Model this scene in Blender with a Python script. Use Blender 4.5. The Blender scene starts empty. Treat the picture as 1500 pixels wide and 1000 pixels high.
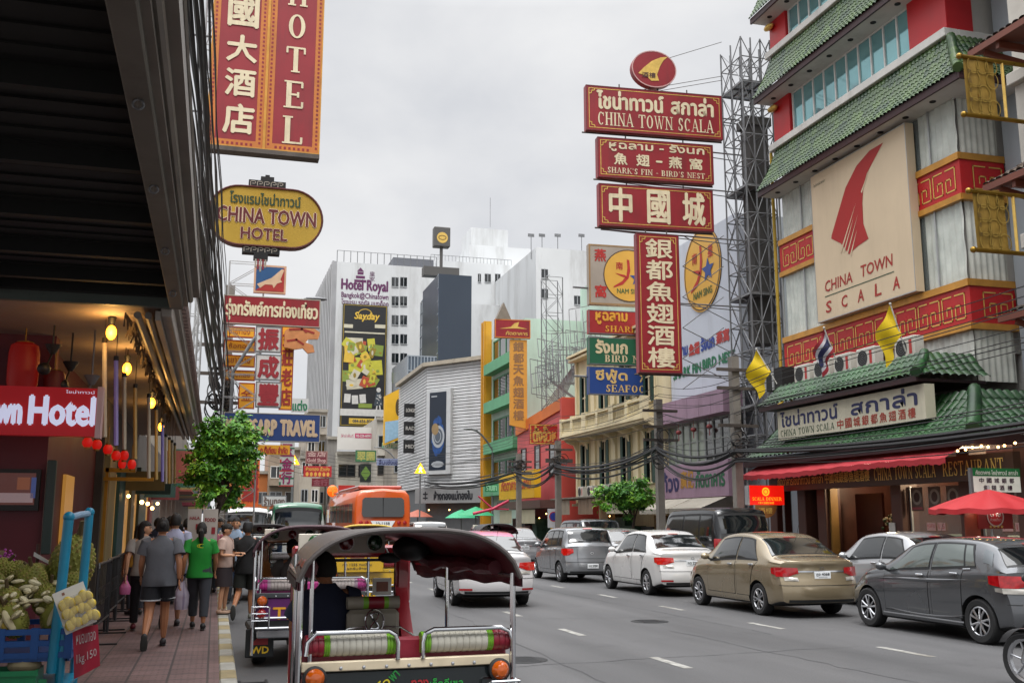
import bpy, bmesh, math, random
from math import sin, cos, pi, radians, sqrt
from mathutils import Vector, Matrix, noise
random.seed(7)
SC = bpy.context.scene
COL = SC.collection
# ------------------------------------------------------------------ camera
F = 1500.0; CAMH = 1.75
PITCH = math.atan(265/1500); YAW = math.atan(435*cos(PITCH)/1500)
cd = bpy.data.cameras.new("camera"); cam = bpy.data.objects.new("camera", cd); COL.objects.link(cam)
cd.sensor_width = 36.0; cd.lens = 36.0; cd.clip_start = 0.1; cd.clip_end = 3000
cam.location = (0, 0, CAMH); cam.rotation_euler = (pi/2+PITCH, 0, -YAW)
SC.camera = cam
SC.render.resolution_x = 1024; SC.render.resolution_y = 682
# ------------------------------------------------------------------ world and sun
SUN_EL, SUN_AZ = radians(62), radians(200)
w = bpy.data.worlds.new("World"); SC.world = w; w.use_nodes = True
nt = w.node_tree; nt.nodes.clear()
def nn(t, **k):
 n = nt.nodes.new(t)
 for a, b in k.items(): setattr(n, a, b)
 return n
out = nn('ShaderNodeOutputWorld'); bg = nn('ShaderNodeBackground'); bg2 = nn('ShaderNodeBackground')
sky = nn('ShaderNodeTexSky', sky_type='NISHITA', sun_disc=False)
sky.sun_elevation = SUN_EL; sky.sun_rotation = SUN_AZ; sky.dust_density = 3
bg.inputs[1].default_value = 0.05
nt.links.new(sky.outputs[0], bg.inputs[0])
tc = nn('ShaderNodeTexCoord'); sep = nn('ShaderNodeSeparateXYZ'); nt.links.new(tc.outputs['Generated'], sep.inputs[0])
mp = nn('ShaderNodeMapping'); mp.inputs['Scale'].default_value = (1.3, 1.3, 2.4); nt.links.new(tc.outputs['Generated'], mp.inputs[0])
n1 = nn('ShaderNodeTexNoise'); n1.inputs['Scale'].default_value = 2.2; n1.inputs['Detail'].default_value = 7; n1.inputs['Roughness'].default_value = .52
n1.inputs['Distortion'].default_value = .15
nt.links.new(mp.outputs[0], n1.inputs['Vector'])
cr = nn('ShaderNodeValToRGB')
cr.color_ramp.elements[0].position = .36; cr.color_ramp.elements[0].color = (.72, .735, .77, 1)
cr.color_ramp.elements[1].position = .64; cr.color_ramp.elements[1].color = (.93, .93, .935, 1)
nt.links.new(n1.outputs['Fac'], cr.inputs[0])
# an overcast dome is about three times brighter overhead than at the horizon
el = nn('ShaderNodeMapRange'); el.inputs['From Min'].default_value = 0.47; el.inputs['From Max'].default_value = 1
el.inputs['To Min'].default_value = 0.66; el.inputs['To Max'].default_value = 4.2
nt.links.new(sep.outputs['Z'], el.inputs['Value'])
nt.links.new(cr.outputs[0], bg2.inputs[0]); nt.links.new(el.outputs[0], bg2.inputs[1])
ad = nn('ShaderNodeAddShader'); nt.links.new(bg.outputs[0], ad.inputs[0]); nt.links.new(bg2.outputs[0], ad.inputs[1])
mixw = nn('ShaderNodeMixShader'); mixw.inputs[0].default_value = .93
nt.links.new(bg.outputs[0], mixw.inputs[1]); nt.links.new(bg2.outputs[0], mixw.inputs[2])
nt.links.new(mixw.outputs[0], out.inputs[0])
ld = bpy.data.lights.new("sun", 'SUN'); sun = bpy.data.objects.new("sun", ld); COL.objects.link(sun)
ld.energy = 1.5; ld.angle = radians(25); ld.color = (1, .97, .92)
sun.rotation_euler = (pi/2-SUN_EL, 0, pi-SUN_AZ)
SC.view_settings.view_transform = 'Standard'; SC.view_settings.look = 'None'
SC.view_settings.exposure = 0.6; SC.view_settings.gamma = 1
SC.cycles.max_bounces = 6; SC.cycles.caustics_reflective = False; SC.cycles.caustics_refractive = False
SC.cycles.sample_clamp_indirect = 4; SC.cycles.use_denoising = True
# ------------------------------------------------------------------ pixel -> point helpers (photo pixels, 1500 x 1000)
def ray(px, py):
 x = (px-750)/F; u = -(py-500)/F
 fy = cos(PITCH)-u*sin(PITCH); z = sin(PITCH)+u*cos(PITCH)
 return Vector((x*cos(YAW)+fy*sin(YAW), fy*cos(YAW)-x*sin(YAW), z))
CP = Vector((0, 0, CAMH))
def atx(px, py, X): r = ray(px, py); return CP+r*(X/r.x)
def aty(px, py, Y): r = ray(px, py); return CP+r*(Y/r.y)
def atz(px, py, Z): r = ray(px, py); return CP+r*((Z-CAMH)/r.z)
def atp(px, py, P, n): r = ray(px, py); return CP+r*((Vector(P)-CP).dot(n)/r.dot(n))
# ------------------------------------------------------------------ materials
def lin(c): c /= 255; return c/12.92 if c <= .04045 else ((c+.055)/1.055)**2.4
def hx(h): h = h.lstrip('#'); return tuple(lin(int(h[i:i+2], 16)) for i in (0, 2, 4))
MATS = {}
def M(name, col, rough=.6, metal=0., var=.12, scale=4., bump=0., coat=0., emit=0., emcol=None, stain=0., spec=.5, bscale=None, streak=0., alpha=None, coords='Object'):
 if name in MATS: return MATS[name]
 if isinstance(col, str): col = hx(col)
 m = bpy.data.materials.new(name); m.use_nodes = True; t = m.node_tree; N = t.nodes; L = t.links
 b = N['Principled BSDF']
 b.inputs['Roughness'].default_value = rough; b.inputs['Metallic'].default_value = metal
 b.inputs['Specular IOR Level'].default_value = spec
 if coat: b.inputs['Coat Weight'].default_value = coat; b.inputs['Coat Roughness'].default_value = .04
 tcn = N.new('ShaderNodeTexCoord')
 no = N.new('ShaderNodeTexNoise'); no.inputs['Scale'].default_value = scale; no.inputs['Detail'].default_value = 6
 L.new(tcn.outputs[coords], no.inputs['Vector'])
 mr = N.new('ShaderNodeMapRange'); mr.inputs['From Min'].default_value = .3; mr.inputs['From Max'].default_value = .7
 mr.inputs['To Min'].default_value = 1-var; mr.inputs['To Max'].default_value = 1+var*.6
 L.new(no.outputs['Fac'], mr.inputs['Value'])
 mx = N.new('ShaderNodeMix'); mx.data_type = 'RGBA'; mx.blend_type = 'MULTIPLY'; mx.inputs['Factor'].default_value = 1
 mx.inputs['A'].default_value = (*col, 1); L.new(mr.outputs[0], mx.inputs['B'])
 last = mx.outputs['Result']
 if stain:
  mpn = N.new('ShaderNodeMapping'); mpn.inputs['Scale'].default_value = (1, 1, .18 if streak else 1)
  L.new(tcn.outputs[coords], mpn.inputs[0])
  n2 = N.new('ShaderNodeTexNoise'); n2.inputs['Scale'].default_value = streak or .8; n2.inputs['Detail'].default_value = 8; n2.inputs['Roughness'].default_value = .7
  L.new(mpn.outputs[0], n2.inputs['Vector'])
  m2 = N.new('ShaderNodeMapRange'); m2.inputs['From Min'].default_value = .5; m2.inputs['From Max'].default_value = .72
  m2.inputs['To Min'].default_value = 0; m2.inputs['To Max'].default_value = stain
  L.new(n2.outputs['Fac'], m2.inputs['Value'])
  mm = N.new('ShaderNodeMix'); mm.data_type = 'RGBA'
  L.new(m2.outputs[0], mm.inputs['Factor']); L.new(last, mm.inputs['A']); mm.inputs['B'].default_value = (col[0]*.3+.015, col[1]*.28+.012, col[2]*.25+.01, 1)
  last = mm.outputs['Result']
 L.new(last, b.inputs['Base Color'])
 n3 = N.new('ShaderNodeMapRange'); n3.inputs['To Min'].default_value = max(0, rough-.08); n3.inputs['To Max'].default_value = min(1, rough+.1)
 L.new(no.outputs['Fac'], n3.inputs['Value']); L.new(n3.outputs[0], b.inputs['Roughness'])
 if bump:
  nb = N.new('ShaderNodeTexNoise'); nb.inputs['Scale'].default_value = bscale or scale*6; nb.inputs['Detail'].default_value = 5
  L.new(tcn.outputs[coords], nb.inputs['Vector'])
  bp = N.new('ShaderNodeBump'); bp.inputs['Strength'].default_value = bump; bp.inputs['Distance'].default_value = .02
  L.new(nb.outputs['Fac'], bp.inputs['Height']); L.new(bp.outputs[0], b.inputs['Normal'])
 if emit:
  ec = emcol or col
  if isinstance(ec, str): ec = hx(ec)
  b.inputs['Emission Color'].default_value = (*ec, 1); b.inputs['Emission Strength'].default_value = emit
 if alpha is not None: b.inputs['Alpha'].default_value = alpha
 MATS[name] = m; return m
def glassmat(name, col, rough=.03, spec=.8, metal=0.):
 return M(name, col, rough, metal, .05, 1.5, spec=spec)
# ------------------------------------------------------------------ mesh collector
class G:
 def __init__(s): s.v = []; s.f = []; s.m = []
 def add(s, vs, fs, m=0):
  o = len(s.v); s.v += [tuple(v) for v in vs]
  for f in fs: s.f.append(tuple(i+o for i in f)); s.m.append(m)
 def quad(s, a, b, c, d, m=0): s.add([a, b, c, d], [(0, 1, 2, 3)], m)
 def poly(s, pts, m=0): s.add(pts, [tuple(range(len(pts)))], m)
 def box(s, x0, x1, y0, y1, z0, z1, m=0, b=0., mat=None):
  x0, x1 = min(x0, x1), max(x0, x1); y0, y1 = min(y0, y1), max(y0, y1); z0, z1 = min(z0, z1), max(z0, z1)
  b = min(b, .45*min(x1-x0, y1-y0, z1-z0))
  c = Vector(((x0+x1)/2, (y0+y1)/2, (z0+z1)/2)); h = ((x1-x0)/2, (y1-y0)/2, (z1-z0)/2)
  if b <= 0:
   vs = [Vector((c.x+h[0]*i, c.y+h[1]*j, c.z+h[2]*k)) for i in (-1, 1) for j in (-1, 1) for k in (-1, 1)]
   fs = [(0, 1, 3, 2), (4, 6, 7, 5), (0, 4, 5, 1), (2, 3, 7, 6), (0, 2, 6, 4), (1, 5, 7, 3)]
  else:
   vs = []; idx = {}
   for sg in [(i, j, k) for i in (-1, 1) for j in (-1, 1) for k in (-1, 1)]:
    for a in range(3):
     idx[sg, a] = len(vs)
     vs.append(Vector([c[q]+sg[q]*(h[q] if q == a else h[q]-b) for q in range(3)]))
   fs = []
   for a in range(3):
    p, q = [(1, 2), (2, 0), (0, 1)][a]
    for sa in (-1, 1):
     lp = []
     for u, w_ in ((-1, -1), (1, -1), (1, 1), (-1, 1)):
      sg = [0]*3; sg[a] = sa; sg[p] = u; sg[q] = w_; lp.append(idx[tuple(sg), a])
     fs.append(tuple(lp if sa > 0 else lp[::-1]))
    for u in (-1, 1):
     for w_ in (-1, 1):
      lp = []
      for e, ax in ((-1, p), (1, p), (1, q), (-1, q)):
       sg = [0]*3; sg[a] = e; sg[p] = u; sg[q] = w_; lp.append(idx[tuple(sg), ax])
      fs.append(tuple(lp if u*w_ > 0 else lp[::-1]))
   for sg in [(i, j, k) for i in (-1, 1) for j in (-1, 1) for k in (-1, 1)]:
    t = (idx[sg, 0], idx[sg, 1], idx[sg, 2]); fs.append(t if sg[0]*sg[1]*sg[2] > 0 else t[::-1])
  if mat is not None: vs = [mat @ v for v in vs]
  s.add(vs, fs, m)
 def bar(s, a, b, wx, wz, m=0):
  a = Vector(a); b = Vector(b); d = (b-a); L = d.length
  if L < 1e-6: return
  s.box(-wx/2, wx/2, 0, L, -wz/2, wz/2, m, mat=frame(a, d))
 def tube(s, pts, r, n=8, m=0, caps=True):
  pts = [Vector(p) for p in pts]; rs = r if isinstance(r, (list, tuple)) else [r]*len(pts)
  vs = []; fs = []; up = None
  for i, p in enumerate(pts):
   t = (pts[min(i+1, len(pts)-1)]-pts[max(i-1, 0)]).normalized()
   if up is None: up = t.orthogonal().normalized()
   else:
    up = up-t*up.dot(t)
    up = up.normalized() if up.length > 1e-6 else t.orthogonal().normalized()
   w_ = t.cross(up)
   for k in range(n):
    a = 2*pi*k/n; vs.append(p+(up*cos(a)+w_*sin(a))*rs[i])
  for i in range(len(pts)-1):
   for k in range(n):
    k2 = (k+1) % n; fs.append((i*n+k, i*n+k2, (i+1)*n+k2, (i+1)*n+k))
  if caps: fs.append(tuple(range(n))[::-1]); fs.append(tuple(range((len(pts)-1)*n, len(pts)*n)))
  s.add(vs, fs, m)
 def cyl(s, a, b, r, n=12, m=0): s.tube([a, b], r, n, m)
 def lathe(s, prof, n=20, m=0, o=(0, 0, 0), mat=None, a0=0, a1=2*pi):
  full = abs(a1-a0-2*pi) < 1e-6; cols = n if full else n+1; vs = []; fs = []
  for r, z in prof:
   for k in range(cols):
    a = a0+(a1-a0)*k/n; v = Vector((r*cos(a), r*sin(a), z))
    vs.append((mat @ v if mat is not None else v)+Vector(o))
  for i in range(len(prof)-1):
   for k in range(n):
    k2 = (k+1) % cols; fs.append((i*cols+k, i*cols+k2, (i+1)*cols+k2, (i+1)*cols+k))
  s.add(vs, fs, m)
 def ball(s, c, r, m=0, n=14, k=9, mat=None):
  r = r if isinstance(r, (tuple, list)) else (r, r, r)
  prof = [(max(1e-4, sin(pi*i/k)), -cos(pi*i/k)) for i in range(k+1)]
  mm = Matrix.Diagonal((*r, 1)); mm = (mat.to_4x4() @ mm) if mat is not None else mm
  s.lathe(prof, n, m, c, mm)
 def grid(s, fn, nu, nv, m=0):
  vs = [fn(i/nu, j/nv) for j in range(nv+1) for i in range(nu+1)]
  fs = [(j*(nu+1)+i, j*(nu+1)+i+1, (j+1)*(nu+1)+i+1, (j+1)*(nu+1)+i) for j in range(nv) for i in range(nu)]
  s.add(vs, fs, m)
 def prism(s, pts, ex, m=0, mside=None):      # planar 3-D loop pushed along ex
  pts = [Vector(p) for p in pts]; ex = Vector(ex); n = len(pts)
  s.add(pts+[p+ex for p in pts], [tuple(range(n))[::-1], tuple(range(n, 2*n))], m)
  o = [p for p in pts]+[p+ex for p in pts]
  s.add(o, [(i, (i+1) % n, n+(i+1) % n, n+i) for i in range(n)], m if mside is None else mside)
 def build(s, name, mats, parent=None, loc=None, smooth=35, tag=None, rz=0., recalc=False):
  me = bpy.data.meshes.new(name)
  me.from_pydata(s.v, [], s.f)
  if not isinstance(mats, (list, tuple)): mats = [mats]
  for q in mats: me.materials.append(q)
  if len(mats) > 1: me.polygons.foreach_set('material_index', s.m)
  if recalc:
   bm = bmesh.new(); bm.from_mesh(me); bmesh.ops.remove_doubles(bm, verts=bm.verts, dist=1e-4)
   bmesh.ops.recalc_face_normals(bm, faces=bm.faces); bm.to_mesh(me); bm.free()
  if smooth:
   me.shade_smooth(); me.set_sharp_from_angle(angle=radians(smooth))
  o = bpy.data.objects.new(name, me); COL.objects.link(o)
  if parent is not None: o.parent = parent
  if loc is not None: o.location = loc
  if rz: o.rotation_euler.z = rz
  if tag: settag(o, *tag)
  return o
def frame(a, d, up=(0, 0, 1)):
 y = Vector(d).normalized(); u = Vector(up)
 x = y.cross(u)
 if x.length < 1e-4: x = y.orthogonal()
 x.normalize(); z = x.cross(y)
 m = Matrix((x, y, z)).transposed().to_4x4(); m.translation = Vector(a); return m
def settag(o, label=None, cat=None, group=None, kind=None):
 if label: o['label'] = label
 if cat: o['category'] = cat
 if group: o['group'] = group
 if kind: o['kind'] = kind
 return o
def thing(name, label, cat, loc=(0, 0, 0), rz=0., group=None):
 o = bpy.data.objects.new(name, None); COL.objects.link(o); o.empty_display_size = .2
 o.location = loc; o.rotation_euler = (0, 0, rz); return settag(o, label, cat, group)
def struct(o): o['kind'] = 'structure'; return o
def dup(root, loc, rz, label, group=None, scale=None):
 KIDS = {}
 for o in COL.objects:
  if o.parent: KIDS.setdefault(o.parent.name, []).append(o)
 def cp(o, par):
  c = o.copy(); COL.objects.link(c)
  if par is not None: c.parent = par
  for k in KIDS.get(o.name, []): cp(k, c)
  return c
 r = cp(root, None); r.location = loc; r.rotation_euler = (0, 0, rz); r['label'] = label
 if group: r['group'] = group
 if scale: r.scale = scale
 return r
# ------------------------------------------------------------------ lettering
_ts = bpy.data.scenes.new("lettering"); _fc = bpy.data.curves.new("lettering", 'FONT'); _fo = bpy.data.objects.new("lettering", _fc)
_ts.collection.objects.link(_fo); _TC = {}
def glyphs(s, off=0.):
 k = (s, off)
 if k not in _TC:
  _fc.body = s; _fc.resolution_u = 2; _fc.offset = off
  me = _fo.to_mesh(); vs = [v.co.copy() for v in me.vertices]; fs = [tuple(p.vertices) for p in me.polygons]; _fo.to_mesh_clear()
  if vs:
   x0 = min(v.x for v in vs); x1 = max(v.x for v in vs); y0 = min(v.y for v in vs); y1 = max(v.y for v in vs)
  else: x0 = y0 = 0; x1 = y1 = 1
  _TC[k] = (vs, fs, x0, x1, y0, y1)
 return _TC[k]
# plane frames: P(u, v) -> world/local point; n = outward normal
class Plane:
 def __init__(s, o, u, v): s.o = Vector(o); s.u = Vector(u).normalized(); s.v = Vector(v).normalized(); s.n = s.u.cross(s.v)
 def __call__(s, a, b, d=0.): return s.o+s.u*a+s.v*b+s.n*d
def text(g, pl, s, x0, x1, y0, y1, m=0, d=.006, bold=0, off=0., shear=0., keep=False):
 vs, fs, a0, a1, b0, b1 = glyphs(s, off)
 if not vs: return
 sx = (x1-x0)/max(1e-6, a1-a0); sy = (y1-y0)/max(1e-6, b1-b0)
 if keep:
  sy = sx = min(sx, sy); xm = (x0+x1)/2; ym = (y0+y1)/2; hw = (a1-a0)*sx/2; hh = (b1-b0)*sy/2; x0, y0 = xm-hw, ym-hh
 bw = bold*sy
 for i, (dx, dy) in enumerate([(0, 0)] if not bold else [(-bw, 0), (bw, 0), (0, bw), (0, -bw)]):
  g.add([pl(x0+(v.x-a0)*sx+dx+shear*(v.y-b0)*sy, y0+(v.y-b0)*sy+dy, d+i*.0006) for v in vs], fs, m)
def vtext(g, pl, chars, xc, wdt, y0, y1, m=0, d=.006, bold=.02, fill=.84):
 n = len(chars); h = (y1-y0)/n
 for i, c in enumerate(chars):
  yc = y1-h*(i+.5); text(g, pl, c, xc-wdt/2, xc+wdt/2, yc-h*fill/2, yc+h*fill/2, m, d, bold)
# slab-serif capitals drawn as strokes on a 1 x 1 cell (width factor, strokes)
_A = lambda cx, cy, rx, ry, a0, a1: ('a', cx, cy, rx, ry, a0, a1)
SER = {
 'I': (.42, [('s', .5, 0, 1)]), 'L': (.8, [('s', .22, 0, 1), ('h', .2, .95, .04), ('t', .92, .04, .26)]), 'T': (.9, [('s', .5, 0, .97), ('h', .03, .97, .96), ('t', .06, .74, .96), ('t', .94, .74, .96)]),
 'E': (.82, [('s', .22, 0, 1), ('h', .2, .92, .04), ('h', .2, .9, .96), ('h', .2, .68, .5), ('t', .9, .04, .25), ('t', .88, .76, .96), ('t', .68, .4, .6)]),
 'F': (.78, [('s', .22, 0, 1), ('h', .2, .9, .96), ('h', .2, .68, .5), ('t', .88, .76, .96), ('t', .68, .4, .6)]),
 'H': (1., [('s', .2, 0, 1), ('s', .8, 0, 1), ('h', .2, .8, .5)]), 'O': (.98, [_A(.5, .5, .42, .5, 0, 360)]), 'Q': (.98, [_A(.5, .5, .42, .5, 0, 360)]),
 'C': (.9, [_A(.52, .5, .43, .5, 45, 315), ('t', .86, .68, .95)]), 'G': (.95, [_A(.52, .5, .43, .5, 45, 335), ('t', .86, .7, .95), ('s', .84, .1, .42)]),
 'N': (1.02, [('n', .18, 0, 1), ('n', .84, 0, 1), ('d', .14, 1, .86, 0, .17)]), 'A': (1., [('d', .5, 1, .86, 0, .17), ('d', .5, 1, .14, 0, .08), ('h', .24, .76, .32), ('f', .14), ('f', .86)]),
 'W': (1.35, [('d', .1, 1, .32, 0, .13), ('d', .5, 1, .32, 0, .06), ('d', .46, 1, .68, 0, .13), ('d', .9, 1, .68, 0, .06), ('c', .1), ('c', .48), ('c', .9)]),
 'S': (.74, [_A(.5, .73, .34, .27, 30, 270), _A(.5, .25, .36, .26, -150, 90), ('t', .82, .72, .95), ('t', .16, .06, .3)]),
 'R': (.95, [('s', .22, 0, 1), _A(.48, .74, .34, .26, -90, 90), ('h', .22, .5, .97), ('h', .22, .5, .5), ('d', .5, .5, .88, 0, .17), ('f', .9)]),
 'B': (.88, [('s', .22, 0, 1), _A(.48, .75, .32, .25, -90, 90), _A(.48, .26, .38, .26, -90, 90), ('h', .22, .5, .97), ('h', .22, .5, .51), ('h', .22, .5, .03)]),
 'D': (.98, [('s', .22, 0, 1), _A(.42, .5, .46, .5, -90, 90), ('h', .22, .45, .97), ('h', .22, .45, .03)]),
 'K': (.98, [('s', .2, 0, 1), ('d', .8, 1, .26, .42, .07), ('d', .42, .56, .86, 0, .17), ('f', .86), ('c', .8)]),
 'U': (.96, [('s', .22, .3, 1), ('n', .8, .3, 1), _A(.51, .32, .3, .32, 180, 360)]), 'M': (1.2, [('n', .14, 0, 1), ('s', .86, 0, 1), ('d', .16, 1, .5, .05, .14), ('d', .84, 1, .5, .05, .06)]),
 "'": (.3, [('t', .5, .72, 1)]), '-': (.5, [('h', .1, .9, .42)]), ' ': (.5, []),
}
def serif(g, pl, s, x0, x1, y0, y1, m=0, d=.008, vert=False, stem=.17):
 if vert:
  n = len(s); h = (y1-y0)/n
  for i, c in enumerate(s): serif(g, pl, c, x0+.0, x1, y1-h*(i+1)+h*.12, y1-h*i-h*.12, m, d)
  return
 tot = sum(SER[c][0] for c in s)+.08*(len(s)-1); k = (x1-x0)/tot; H = y1-y0; x = x0; z = [0]
 def P(a, b): return pl(x+a*W, y0+b*H, d+z[0]*.0004)
 def rect(a0, b0, a1, b1): z[0] += 1; g.poly([P(a0, b0), P(a1, b0), P(a1, b1), P(a0, b1)], m)
 for c in s:
  W = SER[c][0]*k; sw = stem*k/W; st = .055
  z[0] = 0
  for q in SER[c][1]:
   t = q[0]
   if t in 'sn':
    a = sw if t == 's' else sw*.5
    rect(q[1]-a/2, q[2], q[1]+a/2, q[3])
    for yy in (q[2], q[3]-st):
     if yy in (0, 1-st): rect(q[1]-sw*.95, yy, q[1]+sw*.95, yy+st)
   elif t == 'h': rect(q[1], q[3]-.035, q[2], q[3]+.035)
   elif t == 't': rect(q[1]-sw*.22, q[2], q[1]+sw*.22, q[3])
   elif t == 'f': rect(q[1]-sw*.9, 0, q[1]+sw*.9, st)
   elif t == 'c': rect(q[1]-sw*.8, 1-st, q[1]+sw*.8, 1)
   elif t == 'd':
    z[0] += 1; a = q[5]*k/W/2; dx = q[3]-q[1]
    g.poly([P(q[1]-a, q[2]), P(q[3]-a, q[4]), P(q[3]+a, q[4]), P(q[1]+a, q[2])], m)
   elif t == 'a':
    z[0] += 1; cx, cy, rx, ry, a0, a1 = q[1:]; nseg = max(8, int(abs(a1-a0)/15)); o = []; i_ = []
    for j in range(nseg+1):
     a = radians(a0+(a1-a0)*j/nseg); o.append((cx+rx*cos(a), cy+ry*sin(a)))
     i_.append((cx+(rx-sw*.95)*cos(a), cy+(ry-.075)*sin(a)))
    for j in range(nseg): g.poly([P(*o[j]), P(*o[j+1]), P(*i_[j+1]), P(*i_[j])], m)
  x += W+.08*k
def strokes(g, pl, segs, wd, m=0, d=.006):
 for k, sgm in enumerate(segs):
  for (a, b), (c, e) in zip(sgm[:-1], sgm[1:]):
   L = sqrt((c-a)**2+(e-b)**2) or 1; nx, ny = -(e-b)/L*wd/2, (c-a)/L*wd/2; ex, ey = (c-a)/L*wd/2, (e-b)/L*wd/2
   g.poly([pl(a+nx-ex, b+ny-ey, d+k*.0003), pl(a-nx-ex, b-ny-ey, d+k*.0003), pl(c-nx+ex, e-ny+ey, d+k*.0003), pl(c+nx+ex, e+ny+ey, d+k*.0003)], m)
def disc(g, pl, cx, cy, rx, ry, m=0, d=.006, n=28, a0=0, a1=360):
 pts = [pl(cx+rx*cos(radians(a0+(a1-a0)*i/n)), cy+ry*sin(radians(a0+(a1-a0)*i/n)), d) for i in range(n if a1-a0 >= 360 else n+1)]
 g.poly(pts, m)
def ring(g, pl, cx, cy, rx, ry, t, m=0, d=.006, n=32):
 for i in range(n):
  a, b = 2*pi*i/n, 2*pi*(i+1)/n
  g.poly([pl(cx+rx*cos(a), cy+ry*sin(a), d), pl(cx+rx*cos(b), cy+ry*sin(b), d), pl(cx+(rx-t)*cos(b), cy+(ry-t)*sin(b), d), pl(cx+(rx-t)*cos(a), cy+(ry-t)*sin(a), d)], m)
def rectp(g, pl, x0, x1, y0, y1, m=0, d=.004): g.poly([pl(x0, y0, d), pl(x1, y0, d), pl(x1, y1, d), pl(x0, y1, d)], m)
def framep(g, pl, x0, x1, y0, y1, t, m=0, d=.005):
 rectp(g, pl, x0, x1, y0, y0+t, m, d); rectp(g, pl, x0, x1, y1-t, y1, m, d)
 rectp(g, pl, x0, x0+t, y0+t, y1-t, m, d); rectp(g, pl, x1-t, x1, y0+t, y1-t, m, d)
# ================================================================== vehicles
def paint(name, col, metal=.55, rough=.24): return M(name, col, rough, metal, .03, 1.2, coat=.9)
TYRE = M('tyre_rubber', '#1b1b1c', .85, 0, .2, 9, bump=.2)
RIMM = M('alloy_rim', '#b4b5b8', .28, .9, .08, 6)
DARKM = M('dark_wheel_well', '#0b0b0c', .9, 0, .2, 5)
TRIM = M('black_plastic_trim', '#17181a', .55, 0, .1, 7)
CHROME = M('chrome_metal', '#d8dadd', .13, 1., .05, 6)
GLASS = M('tinted_car_glass', '#0e1315', .04, 0., .05, 1.5, spec=.9, coat=.6)
GLASSL = M('clear_car_glass', '#59625f', .05, .35, .1, 1.2, spec=.9, coat=.8)
REDL = M('red_tail_lamp', '#8a0a12', .12, 0, .45, 16, coat=1., emit=.05, emcol='#ff1010')
BRAKE = M('lit_brake_lamp', '#a0100c', .12, 0, .5, 18, coat=1., emit=.10, emcol='#ff2010')
CLEAR = M('clear_lamp_lens', '#a19d96', .15, .2, .1, 20, coat=.8)
AMBER = M('amber_lamp_lens', '#a84a08', .12, 0, .06, 40, coat=.8, emit=.04, emcol='#ff7a10')
PLATEW = M('number_plate_white', '#d9dcde', .5, 0, .06, 9)
PLATEY = M('number_plate_yellow', '#e6b913', .5, 0, .06, 9)
INK = M('black_ink', '#15161c', .6, 0, .05, 9)
SEAM = M('dark_panel_gap', '#0a0a0b', .8, 0, .05, 9)
def hermite(tab):
 xs = [p[0] for p in tab]; ys = [p[1] for p in tab]; n = len(xs); d = [(ys[i+1]-ys[i])/(xs[i+1]-xs[i]) for i in range(n-1)]
 ms = [d[0]]+[0 if d[i-1]*d[i] <= 0 else 2*d[i-1]*d[i]/(d[i-1]+d[i]) for i in range(1, n-1)]+[d[-1]]
 def f(x):
  if x <= xs[0]: return ys[0]
  if x >= xs[-1]: return ys[-1]
  for i in range(n-1):
   if x <= xs[i+1]: break
  h = xs[i+1]-xs[i]; t = (x-xs[i])/h
  return (2*t**3-3*t*t+1)*ys[i]+(t**3-2*t*t+t)*h*ms[i]+(-2*t**3+3*t*t)*ys[i+1]+(t**3-t*t)*h*ms[i+1]
 return f
def sstep(x): x = max(0, min(1, x)); return x*x*(3-2*x)
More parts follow.
